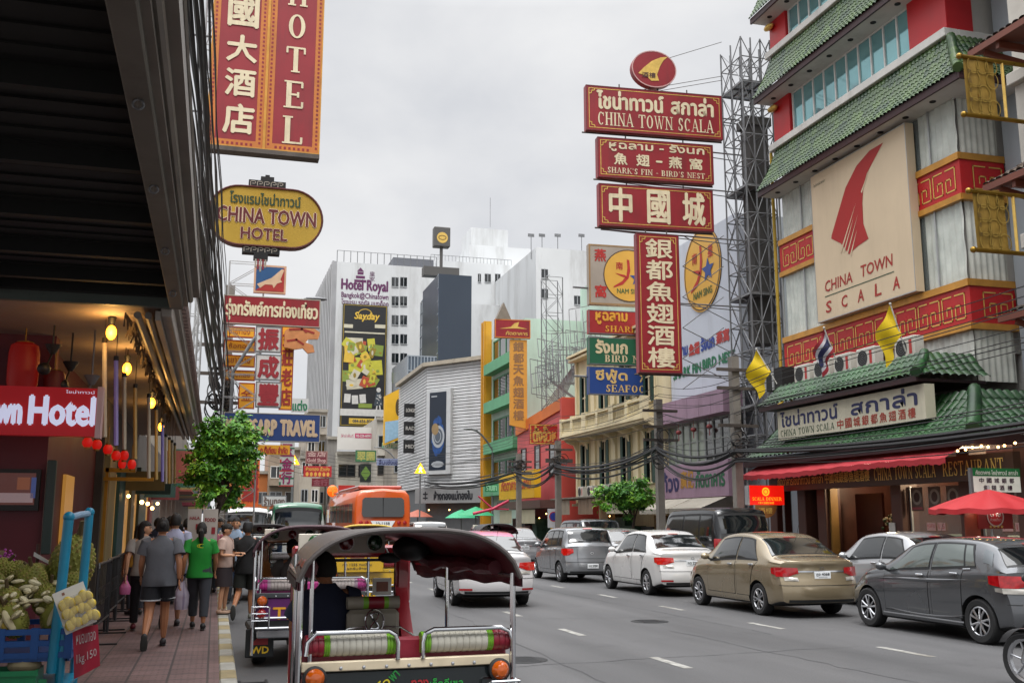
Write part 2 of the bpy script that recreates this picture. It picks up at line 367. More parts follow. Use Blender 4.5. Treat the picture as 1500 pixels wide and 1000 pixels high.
class Shell:      # a car body as one parametric surface: s along the length (0 = rear), q round the half section (0 = floor .. 8 = roof centre)
 def __init__(S, L, W, top, belt, rear, wr=.78, bottom=.2, front=None, rcr=.22, fcr=.38, tuck=.0, bulge=.0):
  S.L, S.W = L, W; S.top = hermite([(a, b*1.065) for a, b in top]); S.belt = hermite([(a, b*1.05) for a, b in belt]); S.rear = hermite(rear)
  S.front = hermite(front or [(0, .1), (.25, 0), (.5, -.02), (.75, .04), (1., .10), (1.6, .16)])
  S.wr = wr; S.bot = bottom; S.rcr = rcr; S.fcr = fcr; S.tuck = tuck
  S.w = hermite([(0, .93), (.35, .985), (1., 1.), (L*.6, 1.), (L-.8, .985), (L-.25, .93), (L, .86)])
 def sec(S, s):
  zt, zb = S.top(s), S.belt(s); w = S.W/2*S.w(s); g = sstep((zt-zb-.06)/.36)
  wr = w*(.90*(1-g)+S.wr*g); zt0 = max(zt, zb+.02)
  bot = S.bot+.07*(1-sstep(s/.5))+.06*(1-sstep((S.L-s)/.6))
  zr = zb+(zt0-zb)*(.55*(1-g)+.86*g)
  return [(0, bot), (.86*w, bot), (.955*w, bot+.04), (.985*w, bot+.17), (w, zb-.27), (.985*w, zb-.08), (.955*w, zb), (wr, zr), (wr*.8, zr+(zt0-zr)*.72), (0, zt0)]
 def yz(S, s, q):
  P = S.sec(s); i = min(int(q), 8); t = q-i
  if q >= 9: return P[9]
  p0 = P[max(i-1, 0)]; p1 = P[i]; p2 = P[i+1]; p3 = P[i+2] if i+2 < 10 else (-P[8][0], P[8][1])
  if i in (0, 1, 6): return tuple(p1[k]*(1-t)+p2[k]*t for k in (0, 1)) if i != 6 else tuple(p1[k]*(1-t)+p2[k]*t+(.025*t*(1-t)*4 if k == 0 else 0) for k in (0, 1))
  k5 = .5
  def tg(a, b, k): return (b[k]-a[k])*.5
  o = []
  for k in (0, 1):
   m1 = tg(p0, p2, k)*(.6 if i in (2, 5, 7) else 1); m2 = tg(p1, p3, k)*(.6 if i in (1, 5, 6) else 1)
   o.append((2*t**3-3*t*t+1)*p1[k]+(t**3-2*t*t+t)*m1+(-2*t**3+3*t*t)*p2[k]+(t**3-t*t)*m2)
  return tuple(o)
 def D(S, s, y, z):
  r = abs(y)/(S.W/2); a = 1-sstep(s/.75); b = 1-sstep((S.L-s)/.9)
  x = s+a*(S.rear(z)+S.rcr*r**3.2)-b*(S.front(z)+S.fcr*r**2.6)
  return Vector((y, x, z))
 def P(S, s, q, sd=1): y, z = S.yz(s, q); return S.D(s, sd*y, z)
 def off(S, s, q, sd, d):
  e = .01; p = S.P(s, q, sd); a = S.P(min(s+e, S.L), q, sd)-S.P(max(0, s-e), q, sd); b = S.P(s, min(9, q+.03), sd)-S.P(s, max(0, q-.03), sd)
  n = a.cross(b); n = n.normalized() if n.length > 1e-9 else Vector((0, 0, 1))
  if n.x*sd < -.2 or (abs(n.x) < .6 and n.z < 0 and q > 5): n = -n
  return p+n*d
 def body(S):
  g = G(); st = []; s = 0
  while s < S.L-1e-6: st.append(s); s += .05 if (s < .8 or s > S.L-.9) else .085
  st.append(S.L); qs = [i/3 for i in range(28)]; nq = len(qs)
  loop = [(q, 1) for q in qs]+[(q, -1) for q in qs[-2:0:-1]]; n = len(loop)
  vs = [S.P(s, q, sd) for s in st for q, sd in loop]; fs = []; ms = []
  for i in range(len(st)-1):
   for k in range(n):
    k2 = (k+1) % n; g.f.append((i*n+k, i*n+k2, (i+1)*n+k2, (i+1)*n+k)); qq = min(loop[k][0], loop[k2][0]); g.m.append(1 if qq < 1.9 else 0)
  g.v = [tuple(v) for v in vs]
  for s, rev in ((0, 1), (S.L, 0)):
   nc = 12; base = len(g.v); rows = []
   idx0 = 0 if rev else (len(st)-1)*n
   for j, q in enumerate(qs):
    y, z = S.yz(s, q); row = []
    for c in range(nc+1):
     t = 1-2*c/nc
     if c == 0: row.append(idx0+j)
     elif c == nc: row.append(idx0+(0 if j == 0 else (n-j if j < nq-1 else j)))
     else: g.v.append(tuple(S.D(s, y*t, z))); row.append(len(g.v)-1)
    rows.append(row)
   for j in range(nq-1):
    for c in range(nc):
     f = [rows[j][c], rows[j][c+1], rows[j+1][c+1], rows[j+1][c]]; f2 = []
     for q in f:
      if q not in f2: f2.append(q)
     if len(f2) > 2: g.f.append(tuple(f2 if rev else f2[::-1])); g.m.append(1 if qs[j] < 1.3 else 0)
  return g
 # patches lying on the shell
 def side(S, g, s0a, s0b, s1a, s1b, q0, q1, sd, d, m=0, n=10, k=5, curve=0):
  def fn(u, v):
   q = q0+(q1-q0)*v; a = s0a+(s0b-s0a)*v; b = s1a+(s1b-s1a)*v
   return S.off(a+(b-a)*u, q, sd, d)
  g.grid(fn, n, k, m)
 def screen(S, g, sa, sb, qlo, d, m=0, n=16, k=6, inset=0):
  def fn(u, v):
   c = 2*u-1; s = sa+(sb-sa)*v; q = 9-(9-qlo)*abs(c); p = S.off(s, q, 1 if c >= 0 else -1, d); return p
  g.grid(fn, n, k, m)
 def rp(S, y, z, d): v = S.D(0, y, z); v.y -= d; return v
 def rpatch(S, g, y0, y1, z0, z1, d, m=0, n=8, k=4, skew=0):
  g.grid(lambda u, v: S.rp(y0+(y1-y0)*u, z0+(z1-z0)*v+skew*u, d), n, k, m)
 def fpatch(S, g, y0, y1, z0, z1, d, m=0, n=8, k=4):
  def fn(u, v): p = S.D(S.L, y0+(y1-y0)*u, z0+(z1-z0)*v); p.y += d; return p
  g.grid(fn, n, k, m)
WH = {}
def wheel_meshes(R, style, width=.2):
 k = (R, style)
 if k in WH: return WH[k]
 ax = Matrix.Rotation(pi/2, 4, 'Y'); w2 = width/2
 t = G(); r0 = R*.66
 t.lathe([(r0, -w2*.8), (r0+.015, -w2*.95), (R-.03, -w2), (R-.008, -w2*.85), (R, -w2*.6), (R, w2*.6), (R-.008, w2*.85), (R-.03, w2), (r0+.015, w2*.95), (r0, w2*.8)], 36, 0, mat=ax)
 r = G(); r.lathe([(r0, w2*.85), (r0-.012, w2*.9), (r0-.022, w2*.75), (r0-.03, -w2*.6), (.02, -w2*.6)], 32, 1, mat=ax)
 r.lathe([(r0, w2*.86), (r0-.014, w2*.93), (r0-.024, w2*.8)], 32, 0, mat=ax); r.lathe([(.05, w2*.6), (.05, w2*.78), (.03, w2*.82), (.001, w2*.82)], 14, 0, mat=ax)
 r.lathe([(r0, -w2*.8), (r0-.01, -w2*.8), (r0-.015, -w2*.5), (.001, -w2*.5)], 20, 1, mat=ax)
 ns, dbl = {'double': (5, .12), 'star': (5, 0), 'multi': (8, 0), 'plain': (6, 0)}[style]
 for i in range(ns):
  for e in ((-dbl, dbl) if dbl else (0,)):
   a0 = 2*pi*i/ns+e*.6; a1 = 2*pi*i/ns+e*2.1; wd = .031 if dbl else (.05 if style == 'star' else .032)
   p0 = Vector((w2*.72, .035*sin(a0), .035*cos(a0))); p1 = Vector((w2*.80, (r0-.015)*sin(a1), (r0-.015)*cos(a1)))
   r.bar(p0, p1, .02, wd, 0) if False else r.tube([p0, (p0+p1)/2+Vector((.008, 0, 0)), p1], [wd*.62, wd*.5, wd*.6], 6, 0)
 hub = (t, r)
 WH[k] = hub; return hub
def add_wheel(par, x, y, R, style, sd, width=.2):
 t, r = wheel_meshes(R, style, width)
 key = ('o', R, style)
 if key not in WH:
  w_ = t.build('wheel', [TYRE]); rm = r.build('rim', [RIMM, DARKM], w_); WH[key] = (w_.data, rm.data); w_.parent = par; o = w_; o2 = rm
 else:
  o = bpy.data.objects.new('wheel', WH[key][0]); COL.objects.link(o); o.parent = par
  o2 = bpy.data.objects.new('rim', WH[key][1]); COL.objects.link(o2); o2.parent = o
 o.location = (x, y, R); o.rotation_euler = (random.uniform(0, 6), 0, 0 if sd > 0 else pi)
 return o
def boolean(o, cutter):
 md = o.modifiers.new('cut', 'BOOLEAN'); md.operation = 'DIFFERENCE'; md.object = cutter; md.solver = 'EXACT'; md.material_mode = 'TRANSFER'
 dg = bpy.context.evaluated_depsgraph_get(); me = bpy.data.meshes.new_from_object(o.evaluated_get(dg)); o.modifiers.clear()
 old = o.data; o.data = me; bpy.data.meshes.remove(old); me.name = o.name
 me.shade_smooth(); me.set_sharp_from_angle(angle=radians(38))
def car(label, cat, loc, rz, S, mp, wheels, R, style, windows, rear_glass, wind, plate, lamps, kind='sedan', group='cars queuing in the road', name='parked_car', brake=False, platemat=None, upper=None, trimw=True, glass=None, extras=None, chrome_line=False):
 t = thing(name, label, cat, loc, rz, group); gl = glass or GLASS
 b = S.body(); mats = [mp, TRIM, DARKM]
 bo = b.build('body', mats, t, recalc=True)
 c = G()
 for y in wheels:
  for sd in (-1, 1):
   c.cyl((sd*(S.W/2-.27), y, R*.99), (sd*(S.W/2+.2), y, R*.99), R+.055, 32)
 co = c.build('cutter', [DARKM], recalc=True); co.hide_render = False
 inv = bpy.context.view_layer.update(); co.parent = t
 bpy.context.view_layer.update()
 boolean(bo, co); me = co.data; bpy.data.objects.remove(co); bpy.data.meshes.remove(me)
 if upper:      # two-tone taxi: upper half in another colour, as its own material on the body mesh
  bo.data.materials.append(upper[0]); k = len(bo.data.materials)-1
  for p in bo.data.polygons:
   if p.center.z > upper[1] and bo.data.materials[p.material_index] == mp: p.material_index = k
 for y in wheels:
  for sd in (-1, 1): add_wheel(t, sd*(S.W/2-.115), y, R, style, sd)
 g = G()                                  # side windows
 for sd in (-1, 1):
  for (a, b_, c_, d_) in windows:
   gg = G(); S.side(gg, a-.02, b_-.03, c_+.02, d_+.03, 6.06, 6.97, sd, .003); gg.build('window_surround', [TRIM], t)
   g2 = G(); S.side(g2, a, b_, c_, d_, 6.14, 6.9, sd, .007); g2.build('window', [gl], t)
 if chrome_line:
  g = G()
  for sd in (-1, 1): g.tube([S.off(s, 6.03, sd, .008) for s in [windows[0][0]-.15+i*(windows[-1][2]-windows[0][0]+.2)/14 for i in range(15)]], .009, 6)
  g.build('chrome_strip', [CHROME], t)
 g = G(); S.screen(g, rear_glass[0]-.03, rear_glass[1]+.02, rear_glass[2]-.1, .003, 0); g.build('window_surround', [TRIM], t)
 g = G(); S.screen(g, rear_glass[0], rear_glass[1], rear_glass[2], .007, 0); g.build('rear_window', [GLASS], t)
 g = G(); S.screen(g, wind[0], wind[1], wind[2], .006, 0); g.build('windscreen', [GLASS], t)
 # doors: a panel just proud of the shell over a dark gap
 ds = windows[:2]; zz = [(ds[0][0]+.02, ds[0][2]), (ds[1][0], ds[1][2]+.06)] if len(ds) > 1 else [(ds[0][0], ds[0][2])]
 for sd in (-1, 1):
  for i, (a, b_) in enumerate(zz):
   lo_a = a if i else max(a, wheels[0]+R+.02)
   hi_b = b_
   g = G(); S.side(g, lo_a-.012, a-.012, hi_b+.012, hi_b+.012, 2.9, 6.0, sd, .002, 0, 14, 14); g.build('door_gap', [SEAM], t)
   g = G(); S.side(g, lo_a, a, hi_b, hi_b, 2.95, 5.99, sd, .0045, 0, 14, 14); dr = g.build('door', [mp], t)
   if upper:
    dr.data.materials.append(upper[0])
    for p in dr.data.polygons:
     if p.center.z > upper[1]: p.material_index = 1
   g = G(); p = S.off(a+.16, 5.35, sd, .03); g.box(p.x-.014, p.x+.014, p.y-.085, p.y+.085, p.z-.016, p.z+.016, 0, .008); g.build('handle', [CHROME if kind != 'taxi' else mp], dr)
 for sd in (-1, 1):                       # mirrors
  g = G(); p = S.off(windows[min(1, len(windows)-1)][2]-.02, 6.15, sd, .0); q = p+Vector((sd*.13, .02, .06))
  g.tube([p, q], .022, 8, 1); g.ball((q.x, q.y, q.z+.01), (.1, .075, .07), 0); g.build('mirror', [mp if not upper else upper[0], TRIM], t)
 for sd in (-1, 1):                       # tail lamps
  for (y0, y1, z0, z1, mt, sk) in lamps:
   g = G(); hw = S.W/2
   k_ = .62 if mt is REDL and z1-z0 < .25 else 1.
   def lf(u, v, y0=y0, y1=y1, z0=z0, z1=z1, k_=k_):
    uu = u; hh = (k_+(1-k_)*sstep(uu*1.6)); zt_ = z1-.01*(1-uu); zb_ = zt_-(z1-z0)*hh
    rr_ = .012+.012*sin(pi*v)*sin(pi*min(1, .15+u))
    return S.rp(sd*(y0+(y1-y0)*(uu+.06*v*(1-uu)*k_))*hw, zb_+(zt_-zb_)*v, rr_)
   g.grid(lf, 12, 6, 0)
   if y1 > .97:
    g.grid(lambda u, v: (lambda P: P)(S.D(u*sk, sd*(S.w(u*sk)*hw+.006), z0+(z1-z0)*(v*(1-.35*u)+.35*u*.8))), 8, 4, 0)
   g.build('tail_lamp', [BRAKE if (brake and mt is REDL) else mt], t)
 g = G(); S.fpatch(g, .45*S.W/2, .84*S.W/2, .58, .66, .006); g.build('headlight', [CLEAR], t)
 g = G(); S.fpatch(g, -.84*S.W/2, -.45*S.W/2, .58, .66, .006); g.build('headlight', [CLEAR], t)
 y0, z0, txt = plate                      # plate
 g = G(); yb = S.rp(0, z0+.06, .0).y; pl = Plane((y0-.17, yb-.02, z0), (1, 0, 0), (0, 0, 1))
 g.box(y0-.17, y0+.17, yb-.02, yb+.02, z0, z0+.13, 0, .004); text(g, pl, txt, .03, .31, .045, .105, 1, .003, .02); text(g, pl, 'กรุงเทพมหานคร', .08, .26, .012, .034, 1, .003)
 g.build('number_plate', [platemat or PLATEW, INK], t)
 g = G(); S.rpatch(g, -.8*S.W/2, .8*S.W/2, S.bot+.09, S.bot+.14, .006); g.build('bumper_insert', [TRIM], t)
 g = G(); S.rpatch(g, -.97*S.W/2, .97*S.W/2, .595, .605, .004, 0, 16, 1); g.build('bumper_gap', [SEAM], t)
 if extras: extras(S, t, mp)
 return t
SED_T = lambda L: [(0, .985), (.12, 1.02), (.42, 1.05), (.62, 1.10), (1.22, 1.385), (1.55, 1.455), (2.0, 1.475), (2.5, 1.44), (2.75, 1.385), (3.45, 1.03), (3.7, .97), (L-.25, .83), (L, .68)]
SED_B = lambda L: [(0, .93), (.6, .955), (1.6, .95), (2.7, .90), (3.5, .86), (L-.2, .74), (L, .60)]
SED_R = [(.2, .16), (.3, .03), (.45, 0), (.6, .015), (.75, .07), (.9, .09), (1.0, .075), (1.2, .2)]
def sedan(label, loc, rz, mp, plate, style='double', brake=False, W=1.70, **k):
 L = 4.42; S = Shell(L, W, SED_T(L), SED_B(L), SED_R, wr=.74)
 def ex(S, t, mp):
  g = G(); S.rpatch(g, -.5, .5, .84, .865, .012, 0, 10, 2); g.build('chrome_strip', [CHROME], t)
  g = G(); S.screen(g, .40, .43, 8.0, .004); g.build('boot_gap', [SEAM], t)
  g = G(); ring(g, Plane(S.rp(0, .905, .016), (1, 0, 0), (0, 0, 1)), 0, 0, .045, .03, .009, 0, 0, 14); g.build('badge', [CHROME], t)
  g = G(); g.tube([(.25, 1.35, 1.42), (.25, 1.2, 1.75)], .004, 5); g.build('aerial', [TRIM], t)
  g = G(); S.screen(g, 1.16, 1.20, 8.75, .012, 0, 6, 2); g.build('brake_light', [REDL], t)
  for sd in ((-1, 1) if brake else ()):
   g = G(); a, b = sorted((sd*.62*S.W/2, sd*.93*S.W/2)); S.rpatch(g, a, b, .36, .40, .008); g.build('reflector', [REDL], t)
 if 'extras' in k: ex = k.pop('extras')
 return car(label, k.pop('cat', 'car'), loc, rz, S, mp, (1.0, 3.58), .305, style, [(1.02, 1.36, 1.82, 1.80), (1.90, 1.88, 3.02, 2.62)], (.60, 1.16, 7.45), (3.40, 2.82, 7.5), plate, [(.56, 1.0, .76, .93, REDL, .26), (.58, .86, .69, .755, CLEAR, 0)], brake=brake, extras=ex, **k)
def hatch(label, loc, rz, mp, plate, style='double', L=3.75, tall=1.53, brake=False, W=1.70, R=.30, **k):
 T = [(0, 1.0), (.06, 1.06), (.16, 1.16), (.36, 1.42), (.50, tall-.04), (1.1, tall), (1.7, tall-.01), (2.15, tall-.08), (2.9, 1.08), (3.1, 1.0), (L-.2, .84), (L, .70)]
 B = [(0, .96), (.6, .98), (1.6, .95), (2.6, .89), (L-.4, .78), (L, .62)]
 RR = [(.2, .14), (.3, .02), (.45, 0), (.62, .01), (.8, .06), (1.0, .08), (1.2, .08), (1.5, .05)]
 S = Shell(L, W, T, B, RR, wr=.80)
 def ex(S, t, mp):
  g = G(); S.rpatch(g, -.45, .45, .70, .71, .005, 0, 8, 1); S.rpatch(g, -.46, -.45, .5, .98, .005); S.rpatch(g, .45, .46, .5, .98, .005); g.build('tailgate_gap', [SEAM], t)
  g = G(); S.screen(g, .42, .47, 8.75, .012, 0, 6, 2); g.build('brake_light', [BRAKE if brake else REDL], t)
  g = G(); g.tube([S.off(.10, 9, 1, .02), S.off(.12, 8.9, 1, .03)+Vector((-.15, 0, .04)), S.off(.14, 8.8, -1, .03)+Vector((-.25, 0, .05))], .008, 5); g.build('wiper', [TRIM], t)
  g = G(); ring(g, Plane(S.rp(0, .86, .014), (1, 0, 0), (0, 0, 1)), 0, 0, .05, .034, .01, 0, 0, 14); g.build('badge', [CHROME], t)
 return car(label, k.pop('cat', 'car'), loc, rz, S, mp, (.72, 3.12), R, style, [(.86, .98, 1.42, 1.40), (1.50, 1.48, 2.52, 2.10), (.45, .62, .78, .90)][:k.pop('nw', 3)], (.13, .40, 7.5), (2.86, 2.22, 7.5), plate, [(.66, 1.0, .80, 1.0, REDL, .24)], brake=brake, extras=ex, **k)
def sports_hatch(label, loc, rz, mp, plate):
 L = 4.29; W = 1.78
 T = [(0, .98), (.10, 1.06), (.30, 1.20), (.62, 1.345), (.95, 1.41), (1.6, 1.445), (2.1, 1.42), (2.45, 1.35), (3.15, 1.04), (3.35, .99), (L-.3, .86), (L, .70)]
 B = [(0, .98), (.6, 1.02), (1.1, 1.0), (1.8, .955), (2.9, .90), (L-.3, .76), (L, .60)]
 RR = [(.2, .16), (.3, .03), (.45, 0), (.62, .02), (.8, .08), (1.0, .10), (1.2, .10), (1.5, .1)]
 S = Shell(L, W, T, B, RR, wr=.76, rcr=.26, bottom=.19)
 def ex(S, t, mp):
  for sd in (-1, 1):
   g = G(); S.side(g, .36, .55, .72, .76, 6.3, 6.86, sd, .004); g.build('quarter_panel', [M('grey_quarter_trim', '#5b6063', .3, .6, .05, 4, coat=.5)], t)
   g = G(); cr = hermite([(.95, 3.5), (1.4, 3.75), (2.2, 4.25), (2.9, 4.9), (3.4, 5.2)])
   g.grid(lambda u, v: S.off(.95+2.35*u, 4.55+.5*u*u+(v-.5)*.34*sin(pi*u), sd, .006+.016*sin(pi*v)*sin(pi*u)), 22, 6, 0); g.build('crease', [mp], t)
   g = G(); g.grid(lambda u, v: S.off(1.1+1.9*u, 3.1-.9*u*(1-u)*1.4+(v-.5)*.26*sin(pi*u), sd, .006+.014*sin(pi*v)*sin(pi*u)), 20, 6, 0); g.build('crease', [mp], t)
   g = G(); S.side(g, 1.15, 1.15, 3.1, 3.1, 2.55, 2.7, sd, .01); g.build('chrome_strip', [CHROME], t)
  g = G(); S.screen(g, .60, .66, 8.7, .012, 0, 6, 2); g.build('brake_light', [REDL], t)
 return car(label, 'car', loc, rz, S, mp, (.83, 3.53), .325, 'double', [(1.10, 1.20, 1.84, 1.82), (1.92, 1.90, 2.96, 2.42), (.86, 1.02, 1.06, 1.16)], (.14, .52, 7.5), (3.1, 2.52, 7.5), plate, [(.52, 1.0, .83, 1.0, REDL, .42), (.6, .98, .75, .825, CLEAR, .2)], extras=ex, chrome_line=True, glass=GLASSL)
def suv(label, loc, rz, mp, plate, L=4.6, tall=1.78, W=1.80, van=False, **k):
 T = [(0, 1.08), (.05, 1.14), (.12, 1.3), (.24, 1.55), (.36, tall-.07), (.55, tall-.02), (1.5, tall), (2.4, tall-.02), (2.75, tall-.1), (3.45, 1.17), (3.65, 1.08), (L-.2, .95), (L, .8)] if not van else \
  [(0, 1.15), (.05, 1.3), (.12, 1.6), (.22, tall-.12), (.4, tall-.03), (1.5, tall), (3.2, tall-.02), (3.5, tall-.12), (4.15, 1.2), (4.3, 1.12), (L-.1, 1.0), (L, .85)]
 B = [(0, 1.06), (.8, 1.06), (2.6, 1.0), (L-.5, .9), (L, .72)]
 RR = [(.25, .1), (.35, .0), (.55, 0), (.75, .04), (1.0, .06), (1.5, .1), (1.9, .16)]
 S = Shell(L, W, T, B, RR, wr=.84, bottom=.27, rcr=.14)
 f = (3.3 if van else 0)
 wins = [(1.15, 1.2, 1.95, 1.93), (2.05, 2.03, 3.05, 2.65), (.42, .52, 1.05, 1.1)] if not van else [(1.3, 1.32, 2.3, 2.28), (2.4, 2.38, 3.75, 3.4), (.4, .5, 1.2, 1.22)]
 return car(label, k.pop('cat', 'car'), loc, rz, S, mp, (.85, L-.95), .36, 'star', wins, (.10, .33, 7.4) if not van else (.07, .18, 7.4), (3.42, 2.85, 7.4) if not van else (4.12, 3.58, 7.4), plate, [(.80, 1.0, .95, 1.32, REDL, .14)], **k)
# ------------------------------------------------------------------ tuk-tuk (local: rear edge at y = 0, +y forward)
TUKC = {}
def tuktuk(label, loc, rz, roofc, bodyc, seat, endc, stripe, panel, lines, flap=None, group='tuk-tuks waiting along the kerb', near=False, platec=None, rearpaint=None):
 t = thing('tuk_tuk', label, 'tuk-tuk', loc, rz, group)
 H = .70
 roofm = M('canopy_vinyl_'+roofc[1:], roofc, .55, 0, .15, 3, bump=.25, bscale=7, coat=.05); inner = M('canopy_lining', '#5c1d28', .4, 0, .3, 3, bump=.5, bscale=6)
 bm = paint('tuk_paint_'+bodyc[1:], bodyc, .1, .3); sm = M('seat_vinyl_'+seat[1:], seat, .42, 0, .1, 6, bump=.1); em = M('seat_vinyl_'+endc[1:], endc, .4, 0, .12, 6, bump=.1); stm = M('seat_vinyl_'+stripe[1:], stripe, .4, 0, .1, 6)
 # canopy
 def arch(u): x = (2*u-1); return Vector((x*(H+.03), 0, 1.40+.315*(1-abs(x)**3.2)**.7))
 ys = [-.10, 0, .3, .9, 1.5, 1.9, 2.1]
 g = G(); ny = 16
 def rf(u, v, dz=0): p = arch(u); y = -.08+2.15*v; return Vector((p.x*(1-.27*v), y, p.z+dz-.035*v+.010*sin(9*pi*v)*(1-abs(2*u-1)**4)))
 g.grid(lambda u, v: rf(u, v), 28, ny, 0); g.grid(lambda u, v: rf(u, v, -.025), 28, ny, 1)
 g.tube([rf(i/28, 0, -.012) for i in range(29)], .017, 8, 0); g.tube([rf(i/28, 1, -.012) for i in range(29)], .015, 8, 0)
 for sgn in (0, 1):          # side drop of the canopy
  g.grid(lambda u, v: rf(sgn, u, 0)+Vector(((.012 if sgn else -.012)+.008*sin(40*u)*v, 0, -.07*v*(.85+.15*sin(7*pi*u+1)))), 40, 4, 0)
  g.grid(lambda u, v: rf(sgn, u, 0)+Vector(((.004 if sgn else -.004)+.008*sin(40*u)*v, 0, -.068*v*(.85+.15*sin(7*pi*u+1)))), 40, 4, 1)
 g.build('canopy', [roofm, inner], t)
 g = G()                    # rolled side curtains and folds hung inside
 for sgn in (-1, 1):
  g = G(); g.tube([(sgn*(H*(1-.13*(.15+.15*i))-.06), .15+.15*i, 1.45+.012*sin(i*2.2)) for i in range(11)], [.05+.012*sin(i*1.7) for i in range(11)], 9, 0); g.build('rolled_curtain', [inner], t)
 # posts and frame
 for sgn in (-1, 1):
  g = G(); g.tube([(sgn*H, .0, .16), (sgn*H, 0, 1.34), (sgn*(H-.0), .0, 1.42)], .019, 10); g.tube([(sgn*(H-.075), .04, .42), (sgn*(H-.075), .04, 1.54)], .013, 8) if sgn < 0 else None
  g.build('post', [CHROME], t)
  g = G(); g.tube([(sgn*(H-.12), 1.22, .50), (sgn*(H-.12), 1.22, 1.52)], .016, 8); g.build('post', [CHROME], t)
  g = G(); g.tube([(sgn*H, 0, 1.40), (sgn*H*.75, 2.0, 1.41)], .014, 8); g.build('roof_rail', [CHROME], t)
 # header over the windscreen with round lamps
 g = G(); g.box(-.47, .25, 2.0, 2.03, 1.50, 1.66, 0, .006); h = g.build('header_board', [M('cream_header', '#cfc8ba', .5, 0, .1, 5)], t)
 for x, c in ((-.33, '#14521f'), (-.08, '#7a1420'), (.16, '#14421f')):
  g = G(); g.lathe([(.001, -.012), (.05, -.012), (.06, 0), (.066, .0)], 18, 0, (x, 1.995, 1.585), Matrix.Rotation(pi/2, 4, 'X') @ Matrix.Rotation(pi, 4, 'X')); g.ball((x, 1.985, 1.585), (.055, .018, .055), 0); g.build('ceiling_lamp', [M('lamp_'+c[1:], c, .2, 0, .1, 8, coat=.7)], t)
 g = G(); g.tube([(.30, 1.6, 1.56), (.42, 1.6, 1.56)], .09, 14, 0); g.ball((.36, 1.5, 1.55), (.16, .14, .10), 0); g.build('speaker_box', [TRIM], t)
 # front cowl with windscreen frame
 g = G(); yy = 2.15; HH_ = H; H = .53
 def cow(x0, x1, z0, z1): g.box(x0, x1, yy-.03, yy+.05, z0, z1, 0, .02)
 cow(-H+.03, H-.03, .35, 1.10); cow(-H+.03, -H+.13, 1.08, 1.52); cow(H-.15, H-.03, 1.08, 1.52); cow(-H+.03, H-.03, 1.46, 1.56)
 g.box(H-.16, H-.04, 1.45, yy, .35, .70, 0, .03); g.box(-H+.04, -H+.16, 1.45, yy, .35, .70, 0, .03)
 g.prism([(H-.16, 1.75, .70), (H-.16, yy, .70), (H-.16, yy, 1.25)], (.10, 0, 0), 0); g.prism([(-H+.06, 1.75, .70), (-H+.06, yy, .70), (-H+.06, yy, 1.25)], (.10, 0, 0), 0)
 fr = g.build('front_cowl', [bm], t)
 g = G(); g.quad((-H+.13, yy+.02, 1.10), (H-.15, yy+.02, 1.10), (H-.15, yy+.02, 1.46), (-H+.13, yy+.02, 1.46)); g.build('windscreen', [M('clear_windscreen', '#dfe8e6', .03, 0, .02, 1, alpha=.12)], t)
 g = G(); ring_pts = [(-H+.15, yy-.035, 1.12), (H-.17, yy-.035, 1.12), (H-.17, yy-.035, 1.44), (-H+.15, yy-.035, 1.44), (-H+.15, yy-.035, 1.12)]; g.tube(ring_pts, .014, 6); g.build('screen_seal', [TRIM], t); H = HH_
 if near:
  g = G(); sp = Plane((.38, 2.11, .66), (1, 0, 0), (0, 0, 1)); sp = Plane((.385, 1.445, .50), (1, 0, 0), (0, 0, 1)); rectp(g, sp, -.02, .13, .0, .2, 0, .006)
  for i in range(4): strokes(g, sp, [[(.0, .03+.04*i), (.05, .05+.04*i), (.11, .045+.04*i)]], .012, 1, .009)
  g.build('stripe_sticker', [M('sticker_white', '#c4c4c8', .5), M('sticker_navy', '#2a3058', .5)], t)
 g = G(); g.box(.17, .33, yy-.06, yy-.04, 1.15, 1.29, 0, .004); rectp(g, Plane((.17, yy-.06, 1.15), (1, 0, 0), (0, 0, 1)), .03, .13, .03, .11, 1); g.build('permit_card', [M('card_white', '#d8d5cc', .6, 0, .06, 6), M('card_print', '#8d5a48', .6, 0, .3, 14)], t)
 g = G(); g.ball((.28, 1.95, 1.46), (.10, .03, .045), 0); g.tube([(.28, 1.97, 1.48), (.28, 2.1, 1.53)], .008, 6); g.build('rear_view_mirror', [TRIM], t)
 # floor, wheels
 g = G(); g.box(-H+.02, H-.02, .25, 2.2, .30, .38, 0, .02); g.box(-H+.04, H-.04, .02, .9, .38, .62, 0, .03); g.build('chassis', [TRIM], t)
 for sgn in (-1, 1):
  g = G(); g.lathe([(.001, -.07), (.16, -.07), (.24, -.08), (.255, -.04), (.255, .04), (.24, .08), (.16, .07), (.001, .07)], 24, 0, (0, 0, 0), Matrix.Rotation(pi/2, 4, 'Y')); w_ = g.build('wheel', [TYRE], t, (sgn*(H-.12), .55, .255))
  g = G(); g.lathe([(.15, .072), (.13, .085), (.05, .08), (.001, .09)], 18, 0, (0, 0, 0), Matrix.Rotation(sgn*pi/2, 4, 'Y')); g.build('rim', [CHROME], w_)
 g = G(); g.lathe([(.001, -.06), (.16, -.06), (.24, -.07), (.255, 0), (.24, .07), (.16, .06), (.001, .06)], 20, 0, (0, 2.35, .255), Matrix.Rotation(pi/2, 4, 'Y')); g.build('wheel', [TYRE], t)
 # passenger bench and the padded rolls behind it
 g = G(); g.box(-H+.09, H-.09, .18, .62, .60, .72, 0, .04); g.build('bench', [sm], t)
